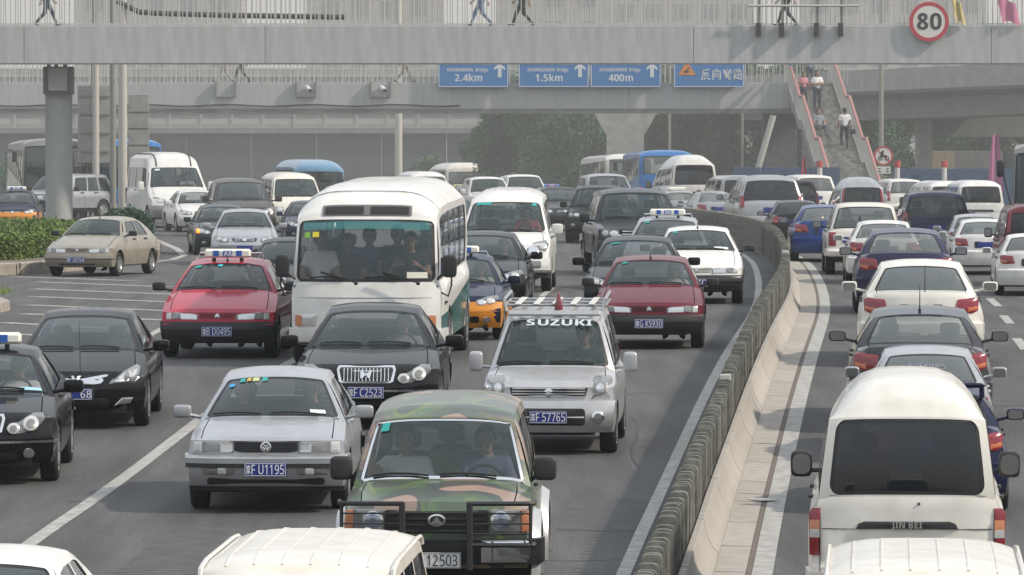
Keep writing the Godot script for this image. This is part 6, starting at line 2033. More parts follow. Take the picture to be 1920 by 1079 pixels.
	for q in defs:
		var s := thing("direction_sign", q[2], "road sign", Vector3(q[0], 5.28, -274.7), 0.0, "blue signs on the far footbridge")
		boxy("panel", Vector3(0, 0.8, 0), Vector3(3.02, 1.7, 0.06), blue, s, 0.01)
		var bd := MB.new()
		for t in [-1.0, 1.0]:
			bd.box(Vector3(0, 0.8 + t * 0.82, 0.033), Vector3(2.98, 0.03, 0.008))
			bd.box(Vector3(t * 1.475, 0.8, 0.033), Vector3(0.03, 1.6, 0.008))
		part("border", bd.mesh(), wht, s)
		boxy("bracket", Vector3(-1.0, 0.5, -0.15), Vector3(0.1, 1.2, 0.26), steel, s)
		boxy("bracket", Vector3(1.0, 0.5, -0.15), Vector3(0.1, 1.2, 0.26), steel, s)
		if q[3].size():
			var ch := MB.new()
			for k in q[3].size(): brush(ch, q[3][k], Vector2(-1.1 + k * (1.5 / (q[3].size() - 1)) - 0.0, 0.92), Vector2(0.4, 0.48), 0.05, 0.04)
			part("characters", ch.mesh(0.0), wht, s)
			var t := part("pinyin", words(q[4], 0.15, "Droid Sans", true), wht, s, Vector3(-0.25, 0.7, 0.036))
			t.scale.x = 1.75 / words(q[4], 0.15, "Droid Sans", true).get_aabb().size.x
			part("distance", words(q[5], 0.3, "Droid Sans", true), wht, s, Vector3(-0.2, 0.35, 0.036))
			var ar := MB.new()
			ar.prism(PackedVector2Array([Vector2(1.05, 0.38), Vector2(1.21, 0.38), Vector2(1.21, 0.78), Vector2(1.36, 0.68), Vector2(1.36, 0.8), Vector2(1.13, 0.98), Vector2(0.9, 0.8), Vector2(0.9, 0.68), Vector2(1.05, 0.78)]), 0.033, 0.042)
			part("arrow", ar.mesh(0.0), wht, s)
		else:
			var tr := MB.new()
			tr.prism(PackedVector2Array([Vector2(-1.33, 0.47), Vector2(-0.57, 0.47), Vector2(-0.95, 1.1)]), 0.033, 0.042)
			part("triangle", tr.mesh(0.0), mk("sign orange", Color(0.6, 0.2, 0.04), 0.5), s)
			var tk := MB.new()
			tk.box(Vector3(-0.98, 0.62, 0.046), Vector3(0.2, 0.12, 0.008), Basis(Vector3(0, 0, 1), 0.3))
			tk.box(Vector3(-0.9, 0.74, 0.046), Vector3(0.07, 0.16, 0.008), Basis(Vector3(0, 0, 1), -0.5))
			part("pictogram", tk.mesh(0.0), mk("sign dark", Color(0.1, 0.05, 0.03), 0.5), s)
			var ch := MB.new()
			for k in 4: brush(ch, ["fan", "xiang", "wan", "lu"][k], Vector2(-0.34 + k * 0.46, 0.27), Vector2(0.4, 0.46), 0.055, 0.04)
			part("characters", ch.mesh(0.0), wht, s)
	# cameras on the far girder
	for q in [[-12.3, "empty camera bracket plate on the far footbridge girder, leftmost", false], [-8.85, "white camera on the far footbridge girder, left of the signs", true], [-5.65, "white camera with dangling cable nearest the blue signs", true]]:
		var s := thing("traffic_camera", q[1], "camera", Vector3(q[0], 5.15, -274.96), 0.0, "cameras on the far footbridge")
		boxy("backplate", Vector3(0, 0, 0), Vector3(0.86, 0.66, 0.04), girder2, s)
		for t in [-0.42, 0.42]: boxy("bracket_side", Vector3(t, 0, 0.1), Vector3(0.04, 0.7, 0.2), steel, s)
		rod("bracket_bar", [Vector3(-0.43, -0.33, 0.16), Vector3(0.43, -0.33, 0.16)], 0.025, steel, s)
		if q[2]:
			boxy("camera_body", Vector3(0.1, 0.02, 0.25), Vector3(0.17, 0.17, 0.45), mk("camera white", Color(0.6, 0.6, 0.58), 0.4), s, 0.03, Basis(Vector3.UP, 0.35) * Basis(Vector3.RIGHT, 0.3))
			boxy("lens_hood", Vector3(0.19, -0.05, 0.46), Vector3(0.14, 0.14, 0.06), common("trim"), s, 0.02, Basis(Vector3.UP, 0.35) * Basis(Vector3.RIGHT, 0.3))
	# stair down to the road side
	var st := thing("bridge_stair", "straight grey stair with red handrails descending from the far footbridge", "stair")
	var stair := worn("stair concrete", Color(0.33, 0.32, 0.295), 0.85, 0.75, 1.6, true, 0.0, 22)
	var pts := stair_line()
	var step_n := 0
	for k in pts.size() - 1:
		var a: Vector3 = pts[k]; var e: Vector3 = pts[k + 1]
		if absf(a.y - e.y) < 0.01:
			boxy("landing", (a + e) / 2 - Vector3(0, 0.08, 0), Vector3(1.9, 0.16, absf(a.z - e.z)), stair, st)
			continue
		var n := int(round((a.y - e.y) / 0.165))
		for j in n:
			var p := a.lerp(e, (j + 0.5) / n)
			boxy("step", Vector3(p.x, a.y - (a.y - e.y) * (j + 1.0) / n - 0.06, p.z), Vector3(1.9, 0.2, absf(a.z - e.z) / n + 0.03), stair, st)
			step_n += 1
	var redp := mk("red handrail", Color(0.36, 0.17, 0.15), 0.6)
	var side := worn("stair side", Color(0.34, 0.33, 0.31), 0.75, 0.8, 2.0, true, 0.0, 23)
	for s in [-1.0, 1.0]:
		var hr := []
		var k2 := 0
		for k in pts.size() - 1:
			var a: Vector3 = pts[k] + Vector3(s * 0.98, 0, 0); var e: Vector3 = pts[k + 1] + Vector3(s * 0.98, 0, 0)
			rod("handrail", [a + Vector3.UP * 1.08, e + Vector3.UP * 1.08], 0.065, redp, st)
			var sb := MB.new()
			var wv := Vector3(0.05, 0, 0)
			for t in [[a, e]]:
				var q := [t[0] + Vector3(0, -0.32, 0), t[0] + Vector3(0, 0.1, 0), t[1] + Vector3(0, 0.1, 0), t[1] + Vector3(0, -0.32, 0)]
				sb.quad(q[0] - wv, q[1] - wv, q[2] - wv, q[3] - wv)
				sb.quad(q[3] + wv, q[2] + wv, q[1] + wv, q[0] + wv)
				for m in 4: sb.quad(q[m] - wv, q[m] + wv, q[(m + 1) % 4] + wv, q[(m + 1) % 4] - wv)
			part("stringer", sb.mesh(0.0), side, st)
			var n := maxi(2, int(a.distance_to(e) / 0.16))
			for j in n:
				var p := a.lerp(e, (j + 0.5) / n)
				rod("baluster", [p + Vector3.UP * 0.08, p + Vector3.UP * 1.06], 0.022, rail, st, 5)
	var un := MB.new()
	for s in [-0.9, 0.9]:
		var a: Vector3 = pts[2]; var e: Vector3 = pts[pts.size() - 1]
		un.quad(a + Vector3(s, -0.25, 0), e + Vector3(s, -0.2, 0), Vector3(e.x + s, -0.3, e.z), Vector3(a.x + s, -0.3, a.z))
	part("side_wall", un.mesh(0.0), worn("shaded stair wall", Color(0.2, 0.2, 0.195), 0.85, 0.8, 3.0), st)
	var sl := thing("sloping_prop", "leaning pale prop beside the dark pier below the far footbridge", "post")
	rod("strut", [spot(9.75, 268), spot(10.95, 268) + Vector3(0, 4.2, 0)], 0.13, mk("pale concrete", Color(0.4, 0.39, 0.36), 0.8), sl)

func stair_line() -> Array:
	return [Vector3(12.75, 5.38, -276.5), Vector3(12.85, 5.38, -275.2), Vector3(13.2, 3.75, -271.6), Vector3(13.3, 3.75, -270.6), Vector3(13.65, 2.0, -266.9), Vector3(13.75, 2.0, -265.9), Vector3(14.15, 0.02, -261.9)]

# ------------------------------------------------------------------ poles, sign backs, hoarding, far structures
func surroundings() -> void:
	var steel := mk("painted pole", Color(0.22, 0.215, 0.19), 0.55, 0.2)
	var pale := mk("pale pole", Color(0.42, 0.4, 0.36), 0.6)
	var board := worn("sign back", Color(0.33, 0.33, 0.31), 0.6, 0.85, 3.0)
	for q in [
		[-15.55, 238.0, 0.13, 13.0, "thin pole behind the leftmost sign back", steel],
		[-14.35, 230.0, 0.12, 13.0, "slender dark pole between the two sign backs", steel],
		[-14.15, 232.5, 0.17, 13.0, "thicker tan pole carrying the right sign back", pale],
		[-5.85, 330.0, 0.2, 14.0, "pale pole standing before the dark retaining wall", pale],
		[8.0, 325.0, 0.08, 9.0, "thin pole right of the concrete pier", steel],
		[11.6, 322.0, 0.07, 9.0, "thin pole beside the leaning prop", steel],
		[17.2, 298.0, 0.12, 12.0, "grey lamp pole right of the bridge stair", steel]]:
		var p := thing("pole", q[4], "pole", spot(q[0], q[1]), 0.0, "roadside poles")
		var b := MB.new()
		b.lathe_y([[q[2], -0.2], [q[2] * 0.8, q[3]]], 14)
		part("shaft", b.mesh(), q[5], p)
		b = MB.new()
		b.lathe_y([[q[2] * 1.7, -0.05], [q[2] * 1.7, 0.08], [q[2], 0.16]], 14)
		part("base", b.mesh(), q[5], p)
		if q[1] == 232.5:
			rod("mast_arm", [Vector3(-0.2, 7.95, 0.1), Vector3(0.6, 7.55, 0.1), Vector3(1.2, 7.5, 0.1), Vector3(4.0, 7.42, 0.1), Vector3(8.1, 7.36, 0.1)], 0.1, common("trim"), p)
	var a := thing("road_sign", "back of a tall grey road sign with four cross stiffeners on a tan post", "road sign", Vector3(-15.4, 0, -236.0), 0.0, "grey backs of road signs")
	boxy("panel", Vector3(0, 3.75, 0), Vector3(1.25, 2.85, 0.05), board, a, 0.01)
	for k in 4: boxy("stiffener", Vector3(0, 2.75 + k * 0.68, 0.045), Vector3(1.1, 0.06, 0.06), steel, a)
	rod("post", [Vector3(0.05, gy(236) - 0.1, 0.14), Vector3(0.05, 7.0, 0.14)], 0.13, pale, a, 12)
	a = thing("road_sign", "back of a dark grey road sign right of the tan pole", "road sign", Vector3(-13.6, 0, -233.0), 0.0, "grey backs of road signs")
	boxy("panel", Vector3(0, 3.37, 0), Vector3(0.75, 2.95, 0.05), board, a, 0.01)
	for k in 4: boxy("panel_joint", Vector3(0, 2.4 + k * 0.6, 0.03), Vector3(0.74, 0.02, 0.02), common("trim"), a)
	boxy("clamp", Vector3(-0.45, 4.4, 0.0), Vector3(0.3, 0.06, 0.1), steel, a)
	boxy("clamp", Vector3(-0.45, 2.4, 0.0), Vector3(0.3, 0.06, 0.1), steel, a)
	# banner boards and a kiosk at the left
	var bn := thing("advertising_board", "blue advertising board with red patches behind the bridge column", "board", spot(-15.4, 252))
	boxy("panel", Vector3(-1.65, 1.9, 0), Vector3(0.62, 1.35, 0.08), mk("board blue", Color(0.1, 0.17, 0.36), 0.6), bn, 0.01)
	for k in 3: boxy("print_patch", Vector3(-1.65, 1.45 + k * 0.42, 0.045), Vector3(0.5, 0.2, 0.01), mk("board red", Color(0.4, 0.06, 0.12), 0.6), bn)
	rod("post", [Vector3(-1.9, -0.2, 0), Vector3(-1.9, 2.8, 0)], 0.05, steel, bn)
	rod("post", [Vector3(-1.4, -0.2, 0), Vector3(-1.4, 2.8, 0)], 0.05, steel, bn)
	# blue hoarding
	var hb := worn("hoarding blue", Color(0.05, 0.1, 0.18), 0.7, 0.8, 2.0)
	var h := thing("hoarding", "low blue sheet hoarding along the foot of the stair and overpass", "fence")
	for k in 13:
		if k in [4, 5]: continue
		var o := boxy("panel", Vector3(9.3 + k * 1.05, gy(253) + 0.85, -253.0 - 0.1 * sin(k * 1.4)), Vector3(1.03, 2.2 - 0.12 * float(k > 5), 0.05), hb, h, 0.008)
	for q in [[15.15, "red and white post on the blue hoarding, left"], [17.0, "red and white post on the blue hoarding, right"], [12.1, "red and white post at the foot of the stair"]]:
		var p := thing("marker_post", q[1], "post", spot(q[0], 251.5), 0.0, "red and white marker posts")
		rod("shaft", [Vector3(0, 0, 0), Vector3(0, 1.95, 0)], 0.1, mk("post white", Color(0.55, 0.52, 0.5), 0.6), p)
		rod("cap", [Vector3(0, 1.95, 0), Vector3(0, 2.2, 0)], 0.13, mk("post red", Color(0.4, 0.05, 0.04), 0.6), p)
	# no motor tricycles sign
	var s := thing("prohibition_sign", "round white sign with red ring, slash and black vehicle pictogram, plate below", "road sign", Vector3(14.55, 2.47, -250.5))
	var b := MB.new()
	b.lathe_y([[0.0, -0.02], [0.38, -0.02], [0.38, 0.02], [0.0, 0.02]], 32)
	part("plate", b.mesh(), mk("sign white", Color(0.62, 0.6, 0.55), 0.5), s).rotation.x = PI / 2
	b = MB.new()
	b.lathe_y([[0.31, 0.021], [0.31, 0.026], [0.378, 0.026], [0.378, 0.021]], 32)
	part("ring", b.mesh(), mk("sign red", Color(0.42, 0.035, 0.06), 0.5), s).rotation.x = PI / 2
	boxy("slash", Vector3(0, 0, 0.026), Vector3(0.64, 0.045, 0.008), mk("sign red", Color(0.42, 0.035, 0.06), 0.5), s, 0.0, Basis(Vector3(0, 0, 1), -0.78))
	b = MB.new()
	b.lathe_y([[0.05, 0.03], [0.05, 0.038], [0.085, 0.038], [0.085, 0.03]], 14, Vector3(-0.13, 0, 0.1))
	b.lathe_y([[0.05, 0.03], [0.05, 0.038], [0.085, 0.038], [0.085, 0.03]], 14, Vector3(0.14, 0, 0.1))
	b.box(Vector3(0.0, 0.034, 0.0), Vector3(0.26, 0.008, 0.07))
	b.box(Vector3(-0.06, 0.034, -0.09), Vector3(0.12, 0.008, 0.14))
	b.blob(Vector3(-0.02, 0.034, -0.18), Vector3(0.09, 0.01, 0.09), 1.0)
	part("pictogram", b.mesh(0.0), mk("sign black", Color(0.02, 0.02, 0.022), 0.5), s).rotation.x = PI / 2
	boxy("lower_plate", Vector3(0, -0.56, 0), Vector3(0.56, 0.28, 0.03), mk("sign white", Color(0.62, 0.6, 0.55), 0.5), s, 0.005)
	b = MB.new()
	for q in [-0.16, 0.16]:
		b.box(Vector3(q, -0.5, 0.018), Vector3(0.14, 0.025, 0.006)); b.box(Vector3(q, -0.62, 0.018), Vector3(0.18, 0.025, 0.006)); b.box(Vector3(q, -0.56, 0.018), Vector3(0.025, 0.14, 0.006))
	part("characters", b.mesh(0.0), mk("sign black", Color(0.02, 0.02, 0.022), 0.5), s)
	rod("post", [Vector3(0, -2.6, -0.06), Vector3(0, 0.3, -0.06)], 0.04, steel, s)
	# flags by the stair and at the right
	for q in [["small red flag on a stick above the white vans, left of the stair", Color(0.4, 0.03, 0.08), 11.35, 252.0, 1.35, 0.3, 1.0], ["large pink flag hanging beside the grey coach", Color(0.42, 0.14, 0.27), 17.45, 235.0, 1.0, 0.62, 2.1]]:
		var fl := thing("flag", q[0], "flag", spot(q[2], q[3]))
		rod("stick", [Vector3(q[5] * 0.5, 0, -0.02), Vector3(q[5] * 0.5, q[4] + q[6] + 0.15, -0.02)], 0.02, steel, fl)
		var rows := []
		for i in 7:
			var row := PackedVector3Array()
			for j in 6:
				var u := i / 6.0; var v := j / 5.0
				row.push_back(Vector3(q[5] * (0.5 + (u - 0.5) * (0.35 + 0.65 * v)), q[4] + q[6] * (1.0 - v), 0.05 * sin(u * 8.0)))
			rows.push_back(row)
		var fb := MB.new()
		fb.grid(rows)
		part("cloth", fb.mesh(60.0), mk("flag cloth %.2f" % q[1].g, q[1], 0.8), fl)
	# dark retaining wall with railing far behind
	var wm := worn("retaining wall", Color(0.06, 0.07, 0.085), 0.9, 0.8, 6.0, true, 0.0, 24)
	var rw := thing("retaining_wall", "long dark retaining wall with railings behind the left traffic", "wall")
	for k in 10: boxy("wall_panel", Vector3(-42 + k * 4.2 + 2.1, 0.4, -412), Vector3(4.16, 4.6, 0.5), wm, rw, 0.02)
	boxy("coping", Vector3(-21, 2.85, -411.8), Vector3(42.4, 0.35, 1.0), worn("coping", Color(0.2, 0.2, 0.2), 0.8, 0.8, 4.0), rw)
	var light := mk("parapet pale", Color(0.33, 0.33, 0.32), 0.8)
	for k in 21: boxy("parapet_panel", Vector3(-42 + k * 2.0 + 1.0, 3.42, -411.6), Vector3(1.92, 0.36, 0.12), light, rw, 0.01)
	for k in 21: boxy("parapet_post", Vector3(-42 + k * 2.0, 3.5, -411.55), Vector3(0.12, 0.9, 0.14), light, rw)
	rod("parapet_rail", [Vector3(-42, 3.98, -411.5), Vector3(0, 3.98, -411.5)], 0.06, light, rw)
	rod("parapet_rail", [Vector3(-42, 4.3, -411.5), Vector3(0, 4.3, -411.5)], 0.05, light, rw)
	# elevated road that runs behind the wall
	var er := thing("elevated_road", "long grey elevated road behind the retaining wall", "overpass")
	for k in 8: boxy("deck_panel", Vector3(-70 + k * 18.0 + 9.0, 4.6, -470), Vector3(17.9, 5.2, 9.0), worn("far deck", Color(0.27, 0.265, 0.26), 0.9, 0.88, 7.0), er, 0.05)
	for k in 4: boxy("beam_line", Vector3(2, 2.6 + k * 1.35, -465.4), Vector3(144, 0.16, 0.2), worn("far deck line", Color(0.4, 0.39, 0.38), 0.9, 0.88, 7.0), er)
	# pier and overpass on the right
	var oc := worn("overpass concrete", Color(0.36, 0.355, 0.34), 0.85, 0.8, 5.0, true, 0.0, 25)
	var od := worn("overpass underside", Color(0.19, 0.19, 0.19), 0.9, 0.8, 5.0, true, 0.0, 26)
	var pr := thing("overpass_pier", "concrete pier with flared head between the trees", "column", spot(6.1, 345))
	b = MB.new()
	var rows := []
	for q in [[1.0, -0.5], [1.0, 4.3], [1.15, 4.5], [1.75, 5.6], [1.75, 6.4]]:
		rows.push_back(PackedVector3Array([Vector3(-q[0], q[1], 0.8), Vector3(q[0], q[1], 0.8), Vector3(q[0], q[1], -0.8), Vector3(-q[0], q[1], -0.8), Vector3(-q[0], q[1], 0.8)]))
	b.grid(rows)
	part("shaft", b.mesh(20.0), oc, pr)
	var ov := thing("overpass", "curved concrete overpass deck above the hoarding at the right", "overpass")
	var path := [Vector3(13.5, 5.4, -372), Vector3(15.4, 5.35, -345), Vector3(18.6, 5.4, -326), Vector3(23, 5.6, -314), Vector3(30, 5.9, -306), Vector3(45, 6.3, -300)]
	var cv := Curve3D.new()
	for k in path.size():
		var t: Vector3 = (path[mini(k + 1, path.size() - 1)] - path[maxi(k - 1, 0)]) / 6.0
		cv.add_point(path[k], -t, t)
	rows = []
	var rows2 := []
	for k in 31:
		var l := cv.get_baked_length() * k / 30.0
		var p := cv.sample_baked(l)
		var q := cv.sample_baked(minf(l + 0.5, cv.get_baked_length()))
		var t := (q - p).normalized() if q.distance_to(p) > 0.01 else Vector3(1, 0, 0.3).normalized()
		var nn := Vector3(-t.z, 0, t.x)
		var row := PackedVector3Array()
		for c in [[0.0, 0.7], [0.0, -0.35], [0.15, -0.5], [1.6, -0.75], [2.0, -1.7], [6.0, -1.7], [6.4, -0.75], [8.0, -0.4], [8.0, 0.7], [7.8, 0.7], [7.8, -0.1], [0.2, -0.1], [0.2, 0.7], [0.0, 0.7]]: row.push_back(p + nn * (4.0 - c[0]) + Vector3.UP * c[1])
		rows.push_back(row)
	b = MB.new()
	b.grid(rows)
	part("deck", b.mesh(25.0), oc, ov)
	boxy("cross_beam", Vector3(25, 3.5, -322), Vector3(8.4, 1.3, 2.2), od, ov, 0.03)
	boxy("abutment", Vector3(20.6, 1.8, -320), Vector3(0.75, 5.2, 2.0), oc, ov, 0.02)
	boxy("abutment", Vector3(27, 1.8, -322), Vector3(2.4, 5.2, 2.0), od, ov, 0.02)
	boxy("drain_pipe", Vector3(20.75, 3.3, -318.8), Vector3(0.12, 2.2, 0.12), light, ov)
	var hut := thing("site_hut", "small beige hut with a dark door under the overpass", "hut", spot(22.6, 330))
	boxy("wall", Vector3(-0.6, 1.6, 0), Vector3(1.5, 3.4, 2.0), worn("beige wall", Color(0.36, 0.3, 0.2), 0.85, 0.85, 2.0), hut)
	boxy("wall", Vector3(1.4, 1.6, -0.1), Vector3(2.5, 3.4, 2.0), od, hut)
	boxy("door", Vector3(1.2, 1.2, 0.93), Vector3(1.3, 2.5, 0.08), mk("door dark", Color(0.08, 0.075, 0.07), 0.7), hut, 0.01)
	# trees behind
	var grp := "dark trees behind the traffic"
	var tones := [Color(0.026, 0.088, 0.036), Color(0.034, 0.105, 0.036), Color(0.022, 0.074, 0.034)]
	var tl := [
		[0.2, 352.0, 6.8, 5.0, 0.0, "dark green tree left of the concrete pier, leftmost of three"], [2.4, 349.0, 7.8, 5.6, 0.0, "dark green tree left of the concrete pier, tallest of three"], [4.2, 354.0, 7.2, 5.0, 0.0, "dark green tree touching the concrete pier on its left"],
		[8.4, 356.0, 7.0, 5.2, 0.0, "dark green tree just right of the concrete pier"], [10.6, 362.0, 7.8, 5.6, 0.0, "dark green tree between pier and leaning prop"], [13.0, 354.0, 7.4, 5.4, 0.0, "dark green tree behind the leaning prop"], [15.6, 349.0, 7.2, 5.2, 0.0, "dark green tree behind the bridge stair"],
		[18.0, 344.0, 6.4, 5.0, 0.0, "dark green tree under the overpass, right of the stair"], [20.6, 348.0, 6.2, 5.0, 0.0, "dark green tree under the overpass beside its abutment"], [25.5, 352.0, 6.4, 5.4, 0.0, "dark green tree behind the beige hut"], [29.0, 350.0, 6.4, 5.4, 0.0, "dark green tree at the right edge behind the overpass"], [6.4, 372.0, 8.0, 6.4, 0.0, "dark green tree directly behind the concrete pier"],
		[-2.0, 372.0, 3.4, 2.6, 0.0, "low green bush before the end of the retaining wall"], [-26.6, 345.0, 2.6, 2.2, 0.2, "green bush at the left edge behind the bus"], [-11.35, 188.0, 0.75, 1.3, 0.05, "small clipped bush on the island kerb right of the champagne hatchback"], [-5.0, 395.0, 2.2, 2.4, 0.1, "low green bush at the foot of the retaining wall"]]
	for k in tl.size(): tree("tree" if tl[k][2] > 4.0 else "bush", tl[k][5], tl[k][0], tl[k][1], tl[k][2] - gy(tl[k][1]) * 0.5, tl[k][3], tl[k][4], 40 + k, tones[k % 3], grp)
	# pale blocks far behind
	var bl := [[-34.0, 620.0, 16.0, 26.0, "pale apartment block far behind at the left"], [-14.0, 660.0, 14.0, 30.0, "wide pale apartment block far behind, left of centre"], [4.0, 600.0, 11.0, 24.0, "pale tower block far behind at the centre"], [18.0, 680.0, 15.0, 28.0, "pale apartment block far behind, right of centre"], [38.0, 640.0, 18.0, 26.0, "pale apartment block far behind at the right"]]
	var bm := mk("far window", Color(0.1, 0.12, 0.14), 0.3)
	for q in bl:
		var n := thing("apartment_block", q[4], "building", Vector3(q[0], gy(500), -q[1]), 0.0, "pale blocks behind the footbridges")
		boxy("wall", Vector3(0, q[3] / 2, 0), Vector3(q[2], q[3], 12), worn("far wall %.0f" % q[0], Color(0.4, 0.38, 0.36) * (0.9 + 0.1 * sin(q[0])), 0.9, 0.85, 8.0), n)
		boxy("roof", Vector3(0, q[3] + 0.2, 0), Vector3(q[2] + 0.6, 0.4, 12.6), oc, n)
		var wb := MB.new()
		wb.box(Vector3.ZERO, Vector3(1.5, 1.5, 0.1))
		var wm2 := wb.mesh()
		var cols := int(q[2] / 3.0)
		for i in cols:
			for j in range(1, 7): part("window", wm2, bm, n, Vector3((i - (cols - 1) / 2.0) * 3.0, 1.8 + j * 2.9, 6.05))

# ------------------------------------------------------------------ people: one skin over a skeleton of tapered bones
# bone: [from, to, radius, radius, colour: 0 skin 1 shirt 2 trousers 3 shoes]
class Flesh:
	var V := PackedVector3Array()
	var N := PackedVector3Array()
	var I := PackedInt32Array()
	var K := PackedByteArray()
	func nets(bones: Array, h: float, soft: float) -> void:
		var lo := Vector3.ONE * 1e6
		var hi := -lo
		for b in bones:
			var r := Vector3.ONE * (maxf(b[2], b[3]) + soft + h * 2.0)
			for p in [b[0], b[1]]:
				lo = lo.min(p - r); hi = hi.max(p + r)
		var n := Vector3i(((hi - lo) / h).ceil()) + Vector3i.ONE
		var sy := n.x; var sz := n.x * n.y
		var F := PackedFloat32Array(); F.resize(sz * n.z); F.fill(1.0)
		var B := PackedFloat32Array(); B.resize(sz * n.z); B.fill(1.0)
		var C := PackedByteArray(); C.resize(sz * n.z)
		for b in bones:
			var a: Vector3 = b[0]; var e: Vector3 = b[1]
			var ra: float = b[2]; var rb: float = b[3]
			var m := maxf(ra, rb) + soft + h * 2.0
			var l0 := Vector3i(((a.min(e) - Vector3.ONE * m - lo) / h).floor()).clamp(Vector3i.ZERO, n - Vector3i.ONE)
			var l1 := Vector3i(((a.max(e) + Vector3.ONE * m - lo) / h).ceil()).clamp(Vector3i.ZERO, n - Vector3i.ONE)
			var ab := e - a
			var len2 := maxf(ab.length_squared(), 1e-9)
			for z in range(l0.z, l1.z + 1):
				for y in range(l0.y, l1.y + 1):
					var i := z * sz + y * sy + l0.x
					var p := lo + Vector3(l0.x, y, z) * h - a
					for x in range(l0.x, l1.x + 1):
						var t := clampf(p.dot(ab) / len2, 0.0, 1.0)
						var d := (p - ab * t).length() - lerpf(ra, rb, t)
						var f := F[i]
						if d < B[i]:
							B[i] = d; C[i] = b[4]
						var q := maxf(soft - absf(d - f), 0.0) / soft
						F[i] = minf(d, f) - q * q * soft * 0.25
						i += 1
						p.x += h
		var at := {}
		var offs := [0, 1, sy, sy + 1, sz, sz + 1, sz + sy, sz + sy + 1]
		var corner := [Vector3(0, 0, 0), Vector3(1, 0, 0), Vector3(0, 1, 0), Vector3(1, 1, 0), Vector3(0, 0, 1), Vector3(1, 0, 1), Vector3(0, 1, 1), Vector3(1, 1, 1)]
		var edges := [[0, 1], [2, 3], [4, 5], [6, 7], [0, 2], [1, 3], [4, 6], [5, 7], [0, 4], [1, 5], [2, 6], [3, 7]]
		var first := V.size()
		for z in n.z - 1:
			for y in n.y - 1:
				var base := z * sz + y * sy
				for x in n.x - 1:
					var i := base + x
					var f0 := F[i]
					if absf(f0) > h * 2.0: continue
					var neg := 0
					for o in offs:
						if F[i + o] < 0.0: neg += 1
					if neg == 0 or neg == 8: continue
					var s := Vector3.ZERO
					var c := 0
					for e in edges:
						var u := F[i + offs[e[0]]]; var w := F[i + offs[e[1]]]
						if (u < 0.0) != (w < 0.0):
							s += corner[e[0]].lerp(corner[e[1]], u / (u - w))
							c += 1
					at[i] = V.size()
					V.push_back(lo + (Vector3(x, y, z) + s / c) * h)
					K.push_back(C[i])
		N.resize(V.size())
		for i in at:
			for ax in 3:
				var st: int = [1, sy, sz][ax]
				var u := F[i]; var w := F[i + st]
				if (u < 0.0) == (w < 0.0): continue
				var p: int = [sy, sz, 1][ax]; var q: int = [sz, 1, sy][ax]
				if not (at.has(i - p) and at.has(i - q) and at.has(i - p - q)): continue
				var a: int = at[i]; var b: int = at[i - p]; var c: int = at[i - p - q]; var d: int = at[i - q]
				if u < 0.0: for k in [a, c, b, a, d, c]: I.push_back(k)
				else: for k in [a, b, c, a, c, d]: I.push_back(k)
		for k in range(0, I.size(), 3):
			if I[k] < first: continue
			var f := (V[I[k + 2]] - V[I[k]]).cross(V[I[k + 1]] - V[I[k]])
			for j in 3: N[I[k + j]] += f
		for k in range(first, N.size()): N[k] = N[k].normalized()
	func add(o: Flesh, t: Transform3D, flip := false) -> void:
		var f := V.size()
		for k in o.V.size():
			V.push_back(t * o.V[k]); N.push_back((t.basis * o.N[k]).normalized()); K.push_back(o.K[k])
		for k in range(0, o.I.size(), 3):
			I.push_back(f + o.I[k])
			I.push_back(f + o.I[k + (2 if flip else 1)]); I.push_back(f + o.I[k + (1 if flip else 2)])
	func soup(mb: MB, ci: int) -> void:
		for k in mb.v.size():
			V.push_back(mb.v[k]); K.push_back(ci); I.push_back(V.size() - 1)
			var t := k / 3 * 3
			N.push_back((mb.v[t + 2] - mb.v[t]).cross(mb.v[t + 1] - mb.v[t]).normalized())
	func mesh(cols: Array) -> ArrayMesh:
		var c := PackedColorArray()
		c.resize(V.size())
		for k in V.size(): c[k] = cols[K[k]]
		var arr := []; arr.resize(Mesh.ARRAY_MAX)
		arr[Mesh.ARRAY_VERTEX] = V; arr[Mesh.ARRAY_NORMAL] = N; arr[Mesh.ARRAY_INDEX] = I; arr[Mesh.ARRAY_COLOR] = c
		var m := ArrayMesh.new()
		m.add_surface_from_arrays(Mesh.PRIMITIVE_TRIANGLES, arr)
		return m

var skins := {}
var hand_skin: Flesh
func hand() -> Flesh:
	# a right hand, wrist at the origin, fingers along -y, palm facing +z, slightly curled
	if hand_skin: return hand_skin
	hand_skin = Flesh.new()
	var b := [[Vector3(-0.02, -0.03, 0), Vector3(-0.026, -0.085, 0), 0.016, 0.014, 0], [Vector3(0.016, -0.03, 0), Vector3(0.024, -0.085, 0), 0.016, 0.014, 0], [Vector3(0, 0.02, 0), Vector3(0, -0.04, 0), 0.024, 0.022, 0], [Vector3(0, -0.05, 0), Vector3(0, -0.085, 0), 0.017, 0.015, 0]]
	for k in 4:
		var x := -0.029 + k * 0.0195
		var l: float = [0.062, 0.08, 0.085, 0.074][k]
		var p0 := Vector3(x, -0.088, 0)
		var p1 := p0 + Vector3(x * 0.12, -l * 0.48, 0.008)
		var p2 := p1 + Vector3(x * 0.06, -l * 0.3, 0.016)
		var p3 := p2 + Vector3(0, -l * 0.16, 0.018)
		b.push_back([p0, p1, 0.0088, 0.0082, 0]); b.push_back([p1, p2, 0.0082, 0.0075, 0]); b.push_back([p2, p3, 0.0075, 0.0066, 0])
	b.push_back([Vector3(0.024, -0.035, 0.006), Vector3(0.05, -0.062, 0.018), 0.013, 0.0105, 0])
	b.push_back([Vector3(0.05, -0.062, 0.018), Vector3(0.056, -0.098, 0.028), 0.0105, 0.008, 0])
	hand_skin.nets(b, 0.0055, 0.008)
	return hand_skin

